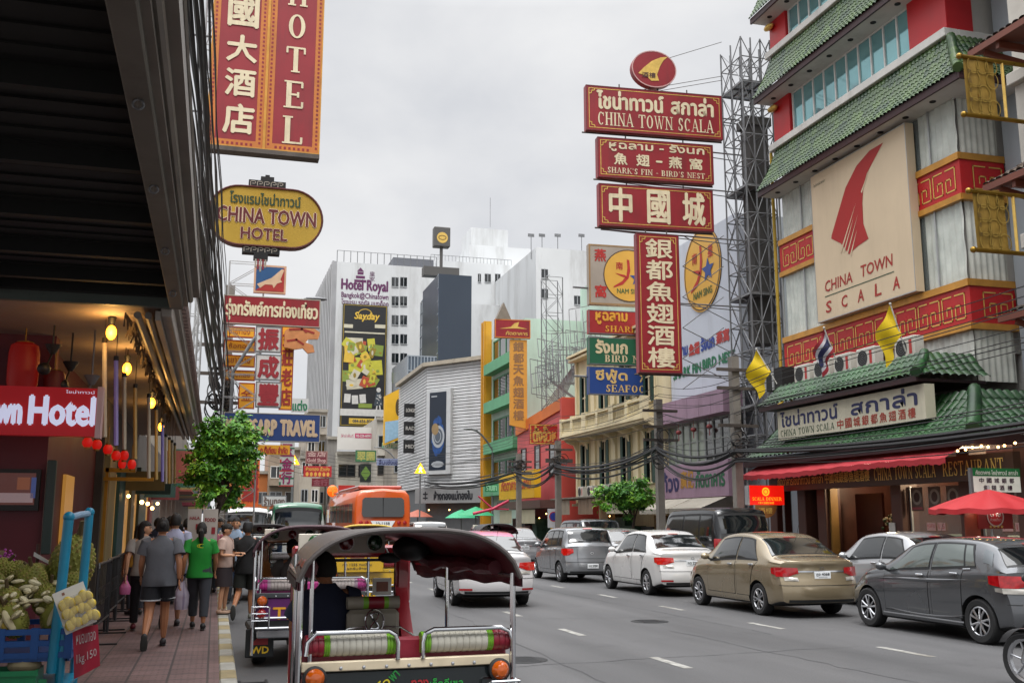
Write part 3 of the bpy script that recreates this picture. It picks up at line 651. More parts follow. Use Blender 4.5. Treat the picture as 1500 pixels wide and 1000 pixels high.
 for k, (xa, xb) in enumerate(((-H+.045, -.075), (.09, H-.005))):
  g = G(); zc = .985; r = .068; yb = .08
  L = xb-xa; ends = [(xa, xa+L*.20), (xa+L*.20, xa+L*.265), (xa+L*.265, xb-L*.11), (xb-L*.11, xb-.0)] if k == 0 else [(xa, xa+L*.1), (xa+L*.1, xb-L*.265), (xb-L*.265, xb-L*.20), (xb-L*.20, xb)]
  mm = [1, 2, 0, 2] if k == 0 else [2, 0, 2, 1]
  for (p, q), m_ in zip(ends, mm):
   n_ = 9 if m_ == 0 else 3
   for i in range(n_):
    a = p+(q-p)*i/n_; b = p+(q-p)*(i+1)/n_; rr = r*1.0
    g.tube([(a+.0008, yb, zc), (a+.006, yb, zc), ((a+b)/2, yb, zc), (b-.006, yb, zc), (b-.0008, yb, zc)], [rr*.965, rr, rr*1.02, rr, rr*.965], 16, m_)
  g.build('backrest_roll', [sm, em, stm], t)
  g = G(); zt = zc+.085; yr = .0
  if k == 0: pts = [(xa+.0, yr, zc-.05), (xa+.01, yr, zc+.03), (xa+.06, yr, zt), (xb-.06, yr, zt), (xb-.015, yr, zc+.06), (xb, yr, zc+.01), (xb, yr, zc-.09)]
  else: pts = [(xa, yr, zc-.09), (xa, yr, zc+.01), (xa+.015, yr, zc+.06), (xa+.07, yr, zt), (xb-.08, yr, zt), (xb-.02, yr, zc+.06), (xb, yr, zc), (xb, yr, zc-.07)]
  g.tube(pts, .0155, 10); g.build('grab_rail', [CHROME], t)
 g = G(); g.box(-H+.04, H-.01, .1, .15, .78, 1.02, 0, .02); g.build('seat_shell', [em], t)
 # rear board, panel, lamps
 g = G(); pr = Plane((-H, 0, 0), (1, 0, 0), (0, 0, 1))
 g.box(-H+.02, H-.02, .0, .05, .835, .895, 0, .006)
 for i in range(9): g.ball((-H+.12+i*.145, -.002, .855), (.012, .006, .012), 1, 8, 5)
 g.build('trim_board', [M('cream_board_'+panel[1:], panel, .45, 0, .18, 4, stain=.4), CHROME], t)
 g = G(); g.box(-H+.03, H-.03, .015, .05, .56, .833, 0, .01);
 rm = rearpaint or M('smoked_rear_panel', '#23292b', .12, .3, .15, 3, coat=.8)
 g.build('rear_panel', [rm], t)
 g = G(); mats = [M('sticker_'+c[1:], c, .5, 0, .1, 9) for c in [l[5] for l in lines]] or [INK]
 for i, (s, x0, x1, z0, z1, c, tilt) in enumerate(lines):
  ca, sa = cos(tilt), sin(tilt); pl = Plane((x0, .012, z0), (ca, 0, sa), (-sa, 0, ca)); text(g, pl, s, 0, x1-x0, 0, z1-z0, i, .003+.0005*i, .02)
 g.build('sticker_lettering', mats, t)
 g = G(); g.tube([(-H+.03, -.02, .60), (H-.03, -.02, .60)], .014, 8); g.tube([(-H+.03, -.02, .48), (H-.03, -.02, .48)], .018, 8); g.box(-H+.05, H-.05, -.02, .03, .36, .46, 0, .015); g.build('bumper_bar', [CHROME], t)
 for sgn in (-1, 1):
  x = sgn*(H-.10);
  g = G(); g.lathe([(.001, .03), (.056, .03), (.062, 0), (.056, -.02), (.035, -.045), (.001, -.052)], 20, 0, (x, -.035, .805), Matrix.Rotation(-pi/2, 4, 'X')); g.lathe([(.058, .035), (.072, .03), (.074, -.004), (.060, -.01)], 20, 1, (x, -.035, .805), Matrix.Rotation(-pi/2, 4, 'X')); o = g.build('indicator_lamp', [AMBER, TRIM], t)
  g = G(); g.lathe([(.001, .03), (.052, .03), (.056, 0), (.05, -.02), (.03, -.04), (.001, -.046)], 20, 0, (x, -.035, .655), Matrix.Rotation(-pi/2, 4, 'X')); g.build('tail_lamp', [REDL], t)
  g = G(); xo, xi = x+sgn*.12, x-sgn*.09
  for z in (.725, .645, .56): g.tube([(xi, -.06, z-.02), (xi, -.07, z), (xi+sgn*.02, -.08, z+.012), (xo, -.08, z+.012), (xo, -.0, z+.012)], .009, 7)
  g.tube([(xi, -.075, .5), (xi, -.075, .735)], .009, 7); g.tube([(xo, -.078, .5), (xo, -.078, .75)], .009, 7)
  g.build('lamp_guard', [CHROME], t)
 if platec:
  g = G(); g.box(-.17, .17, -.03, -.02, .365, .475, 0, .003); pl = Plane((-.17, -.03, .365), (1, 0, 0), (0, 0, 1)); text(g, pl, 'รท', .03, .1, .05, .1, 1, .003, .02); text(g, pl, '718', .13, .3, .05, .1, 1, .003, .02); g.build('number_plate', [PLATEY, INK], t)
 if flap:
  for sgn in (-1, 1):
   g = G(); g.box(sgn*(H-.1)-.17, sgn*(H-.1)+.17, .12, .15, .12, .46, 0, .01); pl = Plane((sgn*(H-.1)-.17, .12, .12), (1, 0, 0), (0, 0, 1)); text(g, pl, flap, .07, .28, .05, .13, 1, .003, .03)
   g.poly([pl(.06, .15, .003), pl(.27, .15, .003), pl(.27, .25, .003), pl(.2, .30, .003)], 2); g.build('mudflap', [M('mudflap_rubber', '#15181a', .7, 0, .2, 6), M('flap_yellow', '#e2b81e', .5), M('flap_red', '#8c1c22', .5)], t)
 # driver seat with a chrome crest on its back
 g = G(); g.box(-.18, .22, 1.26, 1.36, .62, 1.10, 0, .03); g.build('driver_seat', [M('seat_back_beige', '#8f887a', .5, 0, .12, 6, bump=.1)], t)
 g = G()
 for a, b, m_ in ((-.18, -.06, 0), (-.06, -.02, 2), (-.02, .10, 1), (.10, .135, 2), (.135, .22, 0)): g.tube([(a, 1.31, 1.15), (b, 1.31, 1.15)], .048, 12, m_)
 g.build('headrest_roll', [M('seat_back_beige', '#8f887a'), em, stm], t)
 g = G(); c = Vector((.02, 1.235, 1.02))
 g.tube([c+Vector((.07*cos(a), 0, .085*sin(a))) for a in [i*2*pi/20 for i in range(21)]], .007, 6)
 g.tube([c+Vector((.028*sin(2*a), 0, .06*cos(a))) for a in [i*2*pi/24 for i in range(25)]], .008, 6)
 for sgn in (-1, 1): g.tube([c+Vector((sgn*.03, 0, -.20)), c+Vector((sgn*.03, 0, -.1)), c+Vector((sgn*.08, 0, -.04)), c+Vector((sgn*.2, 0, -.05)), c+Vector((sgn*.36, 0, -.15))], .007, 6)
 g.build('chrome_crest', [CHROME], t)
 g = G(); g.tube([(-.35, 1.95, 1.02), (-.1, 1.9, 1.05), (.12, 1.97, 1.02)], .013, 7); g.tube([(-.1, 1.9, 1.05), (-.1, 2.1, .8)], .016, 7); g.build('handlebar', [CHROME], t)
 return t
# ------------------------------------------------------------------ buses and small vehicles
def bus(label, loc, rz, col, L=11, W=2.5, H=3.25, roof=None):
 t = thing('bus', label, 'bus', loc, rz, 'buses in the traffic'); bm = paint('bus_paint_'+col[1:], col, .05, .32)
 g = G(); n = 18
 def sec(k):
  a = [(-W/2, .45), (-W/2-.0, 1.1), (-W/2, 2.5), (-W/2+.06, 2.95), (-W/2+.25, H-.08), (0, H), (W/2-.25, H-.08), (W/2-.06, 2.95), (W/2, 2.5), (W/2, 1.1), (W/2, .45)]; return a
 P = sec(0); sl = [(0, .10, .94), (.06, .03, .985), (.2, 0, 1), (L-.3, 0, 1), (L-.05, .03, .985), (L, .10, .94)]
 vs = []; m = len(P)
 for (y, dz, k) in sl:
  for (x, z) in P: vs.append((x*k, y+(0.10*max(0, z-1.4)/1.8 if y < .1 else 0), z-dz*(z > 2.6)))
 fs = [(i*m+j, i*m+j+1, (i+1)*m+j+1, (i+1)*m+j) for i in range(len(sl)-1) for j in range(m-1)]+[tuple(range(m)), tuple(range(len(vs)-m, len(vs)))[::-1]]+[(i*m+m-1, i*m, (i+1)*m, (i+1)*m+m-1) for i in range(len(sl)-1)]
 g.add(vs, fs); g.build('body', [bm], t, recalc=True)
 g = G(); g.prism([(-.88, -.0, 2.0), (.88, -.0, 2.0), (.95, .0, 2.15), (.93, .05, 2.75), (.82, .055, 2.85), (-.82, .055, 2.85), (-.93, .05, 2.75), (-.95, .0, 2.15)], (0, -.03, 0)); g.build('rear_window', [GLASS], t)
 g = G(); g.box(-.01, .01, -.045, -.02, 2.0, 2.85); g.build('window_bar', [TRIM], t)
 g = G(); g.poly([(-.55, -.012, 1.83), (.55, -.012, 1.83), (.40, -.012, 1.58), (-.40, -.012, 1.58)]); text(g, Plane((-.3, -.012, 1.65), (1, 0, 0), (0, 0, 1)), '10-1158', 0, .6, 0, .12, 1, .004, .02); g.build('number_plate', [PLATEW, INK], t)
 for x in (-.98, -.72, .72, .98):
  g = G(); g.lathe([(.09, 0), (.085, -.03), (.001, -.045)], 14, 0, (x, -.01, 1.75), Matrix.Rotation(-pi/2, 4, 'X')); g.build('tail_lamp', [REDL], t)
 g = G(); ring(g, Plane((0, -.02, 1.25), (1, 0, 0), (0, 0, 1)), 0, 0, .2, .2, .02); g.build('emblem', [M('bus_dark_orange', '#8d3d12', .4)], t)
 for sd in (-1, 1):
  for i in range(6):
   g = G(); g.box(sd*(W/2+.0), sd*(W/2+.012), .9+i*1.6, 2.3+i*1.6, 1.75, 2.6, 0, .004); g.build('window', [GLASS], t)
  for y in (2.6, L-2.4):
   g = G(); g.lathe([(.001, -.12), (.4, -.12), (.48, -.1), (.48, .1), (.4, .12), (.001, .12)], 20, 0, (sd*(W/2-.14), y, .48), Matrix.Rotation(pi/2, 4, 'Y')); g.build('wheel', [TYRE], t)
 if roof:
  g = G(); g.box(-1.0, 1.0, 1.0, L-2, H, H+.16, 0, .05); g.build('roof_unit', [paint('bus_roof_'+roof[1:], roof, .05, .35)], t)
 return t
# ================================================================== ground
def pbox(g, pl, a0, a1, b0, b1, d0, d1, m=0):
 P = [pl(a, b, d) for a in (a0, a1) for b in (b0, b1) for d in (d0, d1)]
 g.add(P, [(0, 1, 3, 2), (4, 6, 7, 5), (0, 4, 5, 1), (2, 3, 7, 6), (0, 2, 6, 4), (1, 5, 7, 3)], m)
def rootloc(o):
 while o.parent is not None: o = o.parent
 return o.location
def part(g, name, mats, parent, smooth=35, **k):      # vertices given in world space
 L = rootloc(parent); g.v = [(x-L.x, y-L.y, z-L.z) for x, y, z in g.v]
 return g.build(name, mats, parent, smooth=smooth, **k)
def solo(g, name, mats, label, cat, group=None, smooth=35):    # one-mesh thing, origin at its base
 xs = [v[0] for v in g.v]; ys = [v[1] for v in g.v]; zs = [v[2] for v in g.v]
 L = Vector(((min(xs)+max(xs))/2, (min(ys)+max(ys))/2, min(zs))); g.v = [(x-L.x, y-L.y, z-L.z) for x, y, z in g.v]
 o = g.build(name, mats, None, L, smooth); return settag(o, label, cat, group)
def node_mat(name, fn):
 m = bpy.data.materials.new(name); m.use_nodes = True; fn(m.node_tree, m.node_tree.nodes, m.node_tree.links, m.node_tree.nodes['Principled BSDF']); return m
def asphalt(t, N, L, b):
 tcn = N.new('ShaderNodeTexCoord'); mp = N.new('ShaderNodeMapping'); mp.inputs['Scale'].default_value = (1, .12, 1); L.new(tcn.outputs['Object'], mp.inputs[0])
 a = N.new('ShaderNodeTexNoise'); a.inputs['Scale'].default_value = .9; a.inputs['Detail'].default_value = 5; L.new(mp.outputs[0], a.inputs['Vector'])
 f = N.new('ShaderNodeTexNoise'); f.inputs['Scale'].default_value = 55; f.inputs['Detail'].default_value = 3; L.new(tcn.outputs['Object'], f.inputs['Vector'])
 c = N.new('ShaderNodeTexNoise'); c.inputs['Scale'].default_value = .5; c.inputs['Detail'].default_value = 8; c.inputs['Roughness'].default_value = .75; L.new(tcn.outputs['Object'], c.inputs['Vector'])
 r = N.new('ShaderNodeValToRGB'); r.color_ramp.elements[0].position = .3; r.color_ramp.elements[0].color = (.050, .050, .052, 1); r.color_ramp.elements[1].position = .7; r.color_ramp.elements[1].color = (.088, .0875, .090, 1); L.new(a.outputs['Fac'], r.inputs[0])
 m1 = N.new('ShaderNodeMix'); m1.data_type = 'RGBA'; m1.blend_type = 'MULTIPLY'; m1.inputs['Factor'].default_value = .5
 r2 = N.new('ShaderNodeMapRange'); r2.inputs['From Min'].default_value = .3; r2.inputs['From Max'].default_value = .7; r2.inputs['To Min'].default_value = .55; r2.inputs['To Max'].default_value = 1.3; L.new(f.outputs['Fac'], r2.inputs['Value'])
 L.new(r.outputs[0], m1.inputs['A']); L.new(r2.outputs[0], m1.inputs['B'])
 r3 = N.new('ShaderNodeMapRange'); r3.inputs['From Min'].default_value = .56; r3.inputs['From Max'].default_value = .72; r3.inputs['To Max'].default_value = .55; L.new(c.outputs['Fac'], r3.inputs['Value'])
 m2 = N.new('ShaderNodeMix'); m2.data_type = 'RGBA'; L.new(r3.outputs[0], m2.inputs['Factor']); L.new(m1.outputs['Result'], m2.inputs['A']); m2.inputs['B'].default_value = (.032, .032, .034, 1)
 L.new(m2.outputs['Result'], b.inputs['Base Color']); b.inputs['Roughness'].default_value = .72; b.inputs['Specular IOR Level'].default_value = .4
 bp = N.new('ShaderNodeBump'); bp.inputs['Strength'].default_value = .35; bp.inputs['Distance'].default_value = .01; L.new(f.outputs['Fac'], bp.inputs['Height']); L.new(bp.outputs[0], b.inputs['Normal'])
def pavers(t, N, L, b):
 tcn = N.new('ShaderNodeTexCoord'); mp = N.new('ShaderNodeMapping'); mp.inputs['Rotation'].default_value = (0, 0, pi/2); L.new(tcn.outputs['Object'], mp.inputs[0])
 br = N.new('ShaderNodeTexBrick'); br.inputs['Scale'].default_value = 1; br.inputs['Brick Width'].default_value = .40; br.inputs['Row Height'].default_value = .40; br.inputs['Mortar Size'].default_value = .012; br.offset = 0
 br.inputs['Color1'].default_value = (.125, .072, .068, 1); br.inputs['Color2'].default_value = (.16, .095, .09, 1); br.inputs['Mortar'].default_value = (.045, .032, .03, 1); L.new(mp.outputs[0], br.inputs['Vector'])
 b2 = N.new('ShaderNodeTexBrick'); b2.inputs['Scale'].default_value = 1; b2.inputs['Brick Width'].default_value = .13; b2.inputs['Row Height'].default_value = .065; b2.inputs['Mortar Size'].default_value = .012
 b2.inputs['Color1'].default_value = (1, 1, 1, 1); b2.inputs['Color2'].default_value = (.9, .9, .9, 1); b2.inputs['Mortar'].default_value = (.62, .6, .6, 1); L.new(tcn.outputs['Object'], b2.inputs['Vector'])
 c = N.new('ShaderNodeTexNoise'); c.inputs['Scale'].default_value = 1.1; c.inputs['Detail'].default_value = 9; c.inputs['Roughness'].default_value = .7; L.new(tcn.outputs['Object'], c.inputs['Vector'])
 r = N.new('ShaderNodeMapRange'); r.inputs['From Min'].default_value = .3; r.inputs['From Max'].default_value = .75; r.inputs['To Min'].default_value = .6; r.inputs['To Max'].default_value = 1.35; L.new(c.outputs['Fac'], r.inputs['Value'])
 m1 = N.new('ShaderNodeMix'); m1.data_type = 'RGBA'; m1.blend_type = 'MULTIPLY'; m1.inputs['Factor'].default_value = 1; L.new(br.outputs['Color'], m1.inputs['A']); L.new(b2.outputs['Color'], m1.inputs['B'])
 m2 = N.new('ShaderNodeMix'); m2.data_type = 'RGBA'; m2.blend_type = 'MULTIPLY'; m2.inputs['Factor'].default_value = 1; L.new(m1.outputs['Result'], m2.inputs['A']); L.new(r.outputs[0], m2.inputs['B'])
 L.new(m2.outputs['Result'], b.inputs['Base Color']); b.inputs['Roughness'].default_value = .7
 bp = N.new('ShaderNodeBump'); bp.inputs['Strength'].default_value = .5; bp.inputs['Distance'].default_value = .008; L.new(b2.outputs['Fac'], bp.inputs['Height']); bp.invert = True; L.new(bp.outputs[0], b.inputs['Normal'])
KX, KR, XF = .30, 15.6, 19.0
g = G(); g.quad((-200, -30, -.02), (400, -30, -.02), (400, 600, -.02), (-200, 600, -.02)); struct(g.build('ground', [M('ground_concrete', '#6c6a66', .9, 0, .3, .5)]))
g = G(); g.quad((KX-.05, -12, 0), (KR+.05, -12, 0), (KR+.05, 240, 0), (KX-.05, 240, 0)); struct(g.build('road', [node_mat('asphalt', asphalt)]))
PAV = node_mat('red_pavers', pavers)
g = G(); g.box(-12, KX-.18, -8, 130, -.01, .15); struct(g.build('pavement', [PAV]))
g = G(); g.box(KR+.18, 40, -8, 72, -.01, .15); struct(g.build('pavement', [M('grey_pavement', '#6d6862', .8, 0, .3, 1.5, bump=.2)]))
KW = M('kerb_white', '#98978f', .7, 0, .3, 3, stain=.85); KO = M('kerb_yellow', '#8f825f', .7, 0, .3, 3, stain=.85)
g = G(); y = -6; k = 0
while y < 130:
 g.box(KX-.178, KX, y+.004, y+.646, -.01, .15, k % 2, .015); y += .65; k += 1
struct(g.build('kerb', [KW, KO]))
g = G(); y = -6; k = 0
while y < 72: g.box(KR, KR+.178, y+.004, y+.996, -.01, .15, k % 2, .015); y += 1; k += 1
struct(g.build('kerb', [M('kerb_grey', '#8d8b86', .7, 0, .3, 3, stain=.5), KW]))
g = G()
for y0 in (12.0, 15.75, 19.6, 23.3, 27.1, 30.9, 34.8, 38.6, 42.4): g.quad((9.15, y0, .004), (9.28, y0, .004), (9.28, y0+1.15, .004), (9.15, y0+1.15, .004))
for y0 in (11.9, 15.7, 19.2, 23.0, 26.8, 30.6, 34.4, 38.2): g.quad((5.58, y0, .004), (5.71, y0, .004), (5.71, y0+1.1, .004), (5.58, y0+1.1, .004))
struct(g.build('road_markings', [M('worn_road_paint', '#8d8c87', .8, 0, .5, 9, stain=.9)]))
g = G()
for i in range(11): g.box(.36, .62, 10.75+.135*i, 10.82+.135*i, .002, .014)
g.box(.33, .36, 10.7, 12.3, .002, .016); g.box(.62, .65, 10.7, 12.3, .002, .016)
solo(g, 'drain_grate', [M('cast_iron', '#2d2e30', .6, .6, .3, 8)], 'flat iron drain grate set in the gutter beside the kerb', 'drain grate')
PATCH = M('asphalt_patch', '#3f3f41', .85, 0, .25, 6, bump=.3); g = G(); random.seed(77)
for x0, y0, x1, y1 in ((4.2, 9, 4.6, 22), (7.6, 9, 7.3, 16), (8.6, 15, 8.4, 30), (2.6, 12.5, 9.0, 13.3), (6.0, 18.6, 9.1, 18.2)):
 ps = [Vector((x0+(x1-x0)*t/22+random.uniform(-.05, .05), y0+(y1-y0)*t/22+random.uniform(-.05, .05), .0035)) for t in range(23)]
 for p, q in zip(ps[:-1], ps[1:]): d = (q-p).normalized(); n_ = Vector((-d.y, d.x, 0))*random.uniform(.004, .012); g.quad(p-n_, q-n_, q+n_, p+n_)
struct(g.build('road_cracks', [PATCH]))
for x, y, lb in ((7.6, 17.6, 'round iron manhole cover in the road left of the gold car'), (3.9, 13.2, 'round iron manhole cover in the road right of the nearest tuk-tuk')):
 g = G(); g.lathe([(.001, .006), (.27, .006), (.30, .003), (.33, .006), (.34, .002)], 28, 0, (x, y, .002))
 for i in range(5): g.box(x-.2, x+.2, y-.2+.1*i-.012, y-.2+.1*i+.012, .006, .011)
 solo(g, 'manhole_cover', [MATS['cast_iron']], lb, 'manhole cover')
# ================================================================== shared building materials
GOLD = M('gold_trim', '#c08a3c', .38, .35, .2, 3); RED = M('red_enamel', '#b0171a', .45, 0, .14, 2, stain=.15); GOLDL = M('gold_leaf', '#d8b460', .35, .5, .15, 8)
REDC = M('red_column', '#b3161d', .4, 0, .1, 1.5, stain=.12, streak=2); WHT = M('white_render', '#c9c7c2', .75, 0, .12, .8, stain=.35, streak=1.2)
MAROON = M('maroon_fascia', '#33161a', .5, 0, .2, 3); TEAL = M('teal_glass', '#86b9be', .05, .5, .2, .5, spec=.9);
CURT = M('pale_curtain', '#cfd1c8', .7, 0, .22, 2.2, spec=.6, coat=.5); DGL = M('dark_window_glass', '#161c1f', .06, .1, .2, .8, spec=.9, coat=.5)
ALU = M('aluminium_frame', '#a9abac', .4, .6, .1, 5); STEEL = M('galvanised_steel', '#77787a', .5, .6, .25, 3, stain=.4); RUST = M('rusty_steel', '#57504b', .65, .5, .35, 3, stain=.6)
BLK = M('matte_black', '#131314', .7, 0, .15, 4); BRN = M('brown_stone', '#4a2b22', .5, 0, .2, 2, stain=.2); WOOD = M('dark_wood', '#3a1a10', .5, 0, .25, 3); IVORY = M('ivory_paint', '#cfc2a2', .65, 0, .12, .8, stain=.4, streak=1.5)
WARM = M('warm_bulb', '#ffd9a0', .5, emit=9, emcol='#ffc070'); CREAM = M('billboard_cream', '#c6b397', .55, 0, .06, .7, stain=.15, streak=.9)
def tilemat(name, ca, cb):
 def f(t, N, L, b):
  tcn = N.new('ShaderNodeTexCoord'); v = N.new('ShaderNodeTexVoronoi'); v.inputs['Scale'].default_value = 3.6; L.new(tcn.outputs['Object'], v.inputs['Vector'])
  n = N.new('ShaderNodeTexNoise'); n.inputs['Scale'].default_value = .9; n.inputs['Detail'].default_value = 7; n.inputs['Roughness'].default_value = .7; L.new(tcn.outputs['Object'], n.inputs['Vector'])
  m = N.new('ShaderNodeMix'); m.data_type = 'RGBA'; m.inputs['A'].default_value = (*hx(ca), 1); m.inputs['B'].default_value = (*hx(cb), 1); sp = N.new('ShaderNodeSeparateColor'); L.new(v.outputs['Color'], sp.inputs[0]); L.new(sp.outputs[0], m.inputs['Factor'])
  r = N.new('ShaderNodeMapRange'); r.inputs['From Min'].default_value = .35; r.inputs['From Max'].default_value = .7; r.inputs['To Min'].default_value = 0; r.inputs['To Max'].default_value = .7; L.new(n.outputs['Fac'], r.inputs['Value'])
  m2 = N.new('ShaderNodeMix'); m2.data_type = 'RGBA'; L.new(r.outputs[0], m2.inputs['Factor']); L.new(m.outputs['Result'], m2.inputs['A']); m2.inputs['B'].default_value = (*hx('#22371c'), 1)
  L.new(m2.outputs['Result'], b.inputs['Base Color']); b.inputs['Roughness'].default_value = .5; b.inputs['Coat Weight'].default_value = .08
 return node_mat(name, f)
TILE = tilemat('green_glazed_tile', '#0f3519', '#4f6a30'); TILED = tilemat('deep_green_tile', '#0c341a', '#2a5a2c')
def tileroof(g, y0, y1, xe, ze, xt, zt, hip0, hip1, per=.24, row=.27, amp=.05, m=0, axis='x', vsub=2):
 """curved glazed roof; eave (xe, ze) rising to (xt, zt); axis 'x': eave runs along Y, facing the street"""
 nt_ = max(3, int(round((y1-y0)/per))); sl = sqrt((xt-xe)**2+(zt-ze)**2); nr = max(3, int(round(sl/row)))
 nx, nz = -(zt-ze)/sl, abs(xt-xe)/sl
 if axis == 'y': nx = -(zt-ze)/sl
 rows = []
 for r in range(nr):
  for e in (0.0, .97): rows.append(((r+e)/nr, .022*(1-e)))
 cols = []
 for c in range(nt_):
  for e in (0, .12, .3, .5, .7, .88): cols.append((c+e)/nt_)
 cols.append(1.)
 vs = []
 for v, st in rows:
  zz = ze+(zt-ze)*(.62*v+.38*v*v); xx = xe+(xt-xe)*v
  ya, yb = y0+hip0*v, y1-hip1*v
  for u in cols:
   ph = (u*nt_) % 1; hgt = amp*max(0, sin(pi*ph))**.7+st+(0 if .1 < ph < .9 else -.01)
   yy = y0+(y1-y0)*u; yy = min(max(yy, ya), yb)
   p = (xx+nx*hgt, yy, zz+nz*hgt)
   vs.append(p if axis == 'x' else (p[1], p[0], p[2]))
 n = len(cols); fs = [(i*n+j, i*n+j+1, (i+1)*n+j+1, (i+1)*n+j) for i in range(len(rows)-1) for j in range(n-1)]
 g.add(vs, fs, m)
def hipridge(g, a, b, r=.11, n=7, m=0, sag=.06):
 a, b = Vector(a), Vector(b); pts = []; rs = []
 for i in range(n):
  for e in (0, .9):
   t = (i+e)/n; p = a.lerp(b, t); p.z -= sag*sin(pi*t)*4*(b-a).length*.25; pts.append(p); rs.append(r*(1.15-.15*e))
 g.tube(pts, rs, 10, m)
# ================================================================== the restaurant tower
Y0, Y1 = 22.2, 31.4
SB = thing('restaurant_building', 'tall red and green Chinese style restaurant with tiled roofs and a big cream sail billboard', 'building', (XF+4, 27, 0))
FP = Plane((XF, Y1, 0), (0, -1, 0), (0, 0, 1)); W_ = Y1-Y0         # u: far -> near
g = G(); g.box(XF+.12, 30, Y0+.12, Y1-.02, 6.2, 26); g.box(20.6, 30, Y0+.12, Y1-.02, .15, 6.2); part(g, 'wall', [WHT], SB)
def frets(g, pl, a0, a1, b0, b1, n, m=1, wd=.05, d=.02):
 cw = (a1-a0)/n
 for i in range(n):
  x = a0+cw*i+cw*.06; w2 = cw*.88; h = b1-b0; h2 = w2*.44
  for sg, ox in ((1, x), (-1, x+w2)):
   q = lambda u, v: (ox+sg*u*h2, b0+v*h)
   strokes(g, pl, [[q(.95, .98), q(0, .98), q(0, 0), q(.95, 0), q(.95, .55), q(.45, .55), q(.45, .25)]], wd, m, d)
for (za, zb, nfr, cut) in ((6.76, 8.12, 9, 0), (10.3, 11.63, 9, 0)):
 g = G(); pbox(g, FP, -.02, W_+.1, za+.17, zb-.19, 0, .10, 0); frets(g, FP, .15, W_-.05, za+.34, zb-.34, nfr, 1, .036, .112)
 SP = Plane((XF-.10, Y0-.1, 0), (1, 0, 0), (0, 0, 1)); pbox(g, SP, .10, 1.45, za+.17, zb-.19, -.25, 0, 0); frets(g, SP, .35, 1.4, za+.34, zb-.34, 1, 1, .036, .012)
 b = part(g, 'red_band', [RED, GOLDL], SB)
 g = G(); pbox(g, FP, -.02, W_+.12, zb-.19, zb, -.05, .16); pbox(g, FP, -.02, W_+.12, za, za+.17, -.05, .16)
 pbox(g, SP, -.02, 1.5, zb-.19, zb-.003, -.25, .04); pbox(g, SP, -.02, 1.5, za+.003, za+.17, -.25, .04); part(g, 'gold_cornice', [GOLD], b)
def curtainwall(z0, z1, mat, nm, a0=0., a1=None, d=.0, n=8, bars=ALU):
 a1 = W_ if a1 is None else a1
 for i in range(n):
  g = G(); u0 = a0+(a1-a0)*i/n; u1 = a0+(a1-a0)*(i+1)/n
  pbox(g, FP, u0, u0+.06, z0, z1, d-.02, d+.05); pbox(g, FP, u1-.02, u1, z0, z1, d-.02, d+.03); pbox(g, FP, u0+.06, u1-.02, z1-.05, z1, d-.02, d+.04)
  f = part(g, 'window', [bars], SB)
  g = G(); g.grid(lambda u, v: FP(u0+.06+(u1-u0-.08)*u, z0+(z1-.05-z0)*v, d+.005), 1, 1); part(g, 'pane', [mat], f)
def curtain(z0, z1, a0, a1, nm='curtain'):
 g = G(); g.grid(lambda u, v: FP(a0+(a1-a0)*u, z0+(z1-z0)*v, -.02+.022*sin(u*(a1-a0)*26)+.02*sin(u*(a1-a0)*9)*sin(v*14)), int((a1-a0)*30), 10); return part(g, nm, [CURT], SB)
SHEER = M('window_sheen_glass', '#c4cfcb', .03, 0, .05, 1, spec=.9, alpha=.24)
for z0, z1 in ((8.12, 10.3), (11.63, 13.3)):
 curtain(z0, z1, .1, 3.0); curtain(z0, z1, 7.6, 9.15)
 g = G(); pbox(g, FP, 6.9, 7.6, z0, z1, -.1, -.04); part(g, 'window_recess', [DGL], SB)
 for u0, u1 in ((0, 1.4), (1.4, 2.7), (7.0, 8.1), (8.1, 9.2)):
  g = G(); pbox(g, FP, u0, u0+.05, z0, z1, .03, .08); f = part(g, 'window', [ALU], SB)
  g = G(); g.quad(FP(u0+.05, z0, .05), FP(u1, z0, .05), FP(u1, z1, .05), FP(u0+.05, z1, .05)); part(g, 'pane', [SHEER], f)
curtain(5.4, 6.78, 5.6, 9.15)
g = G(); pbox(g, FP, 0, 5.6, 5.2, 6.78, -.1, -.02); part(g, 'window_recess', [DGL], SB)
# side face curtains at the near corner
g = G(); g.grid(lambda u, v: Vector((XF+.05+1.25*u, Y0+.02+.02*sin(u*40), 5.4+7.85*v)), 40, 3); part(g, 'curtain', [CURT], SB)
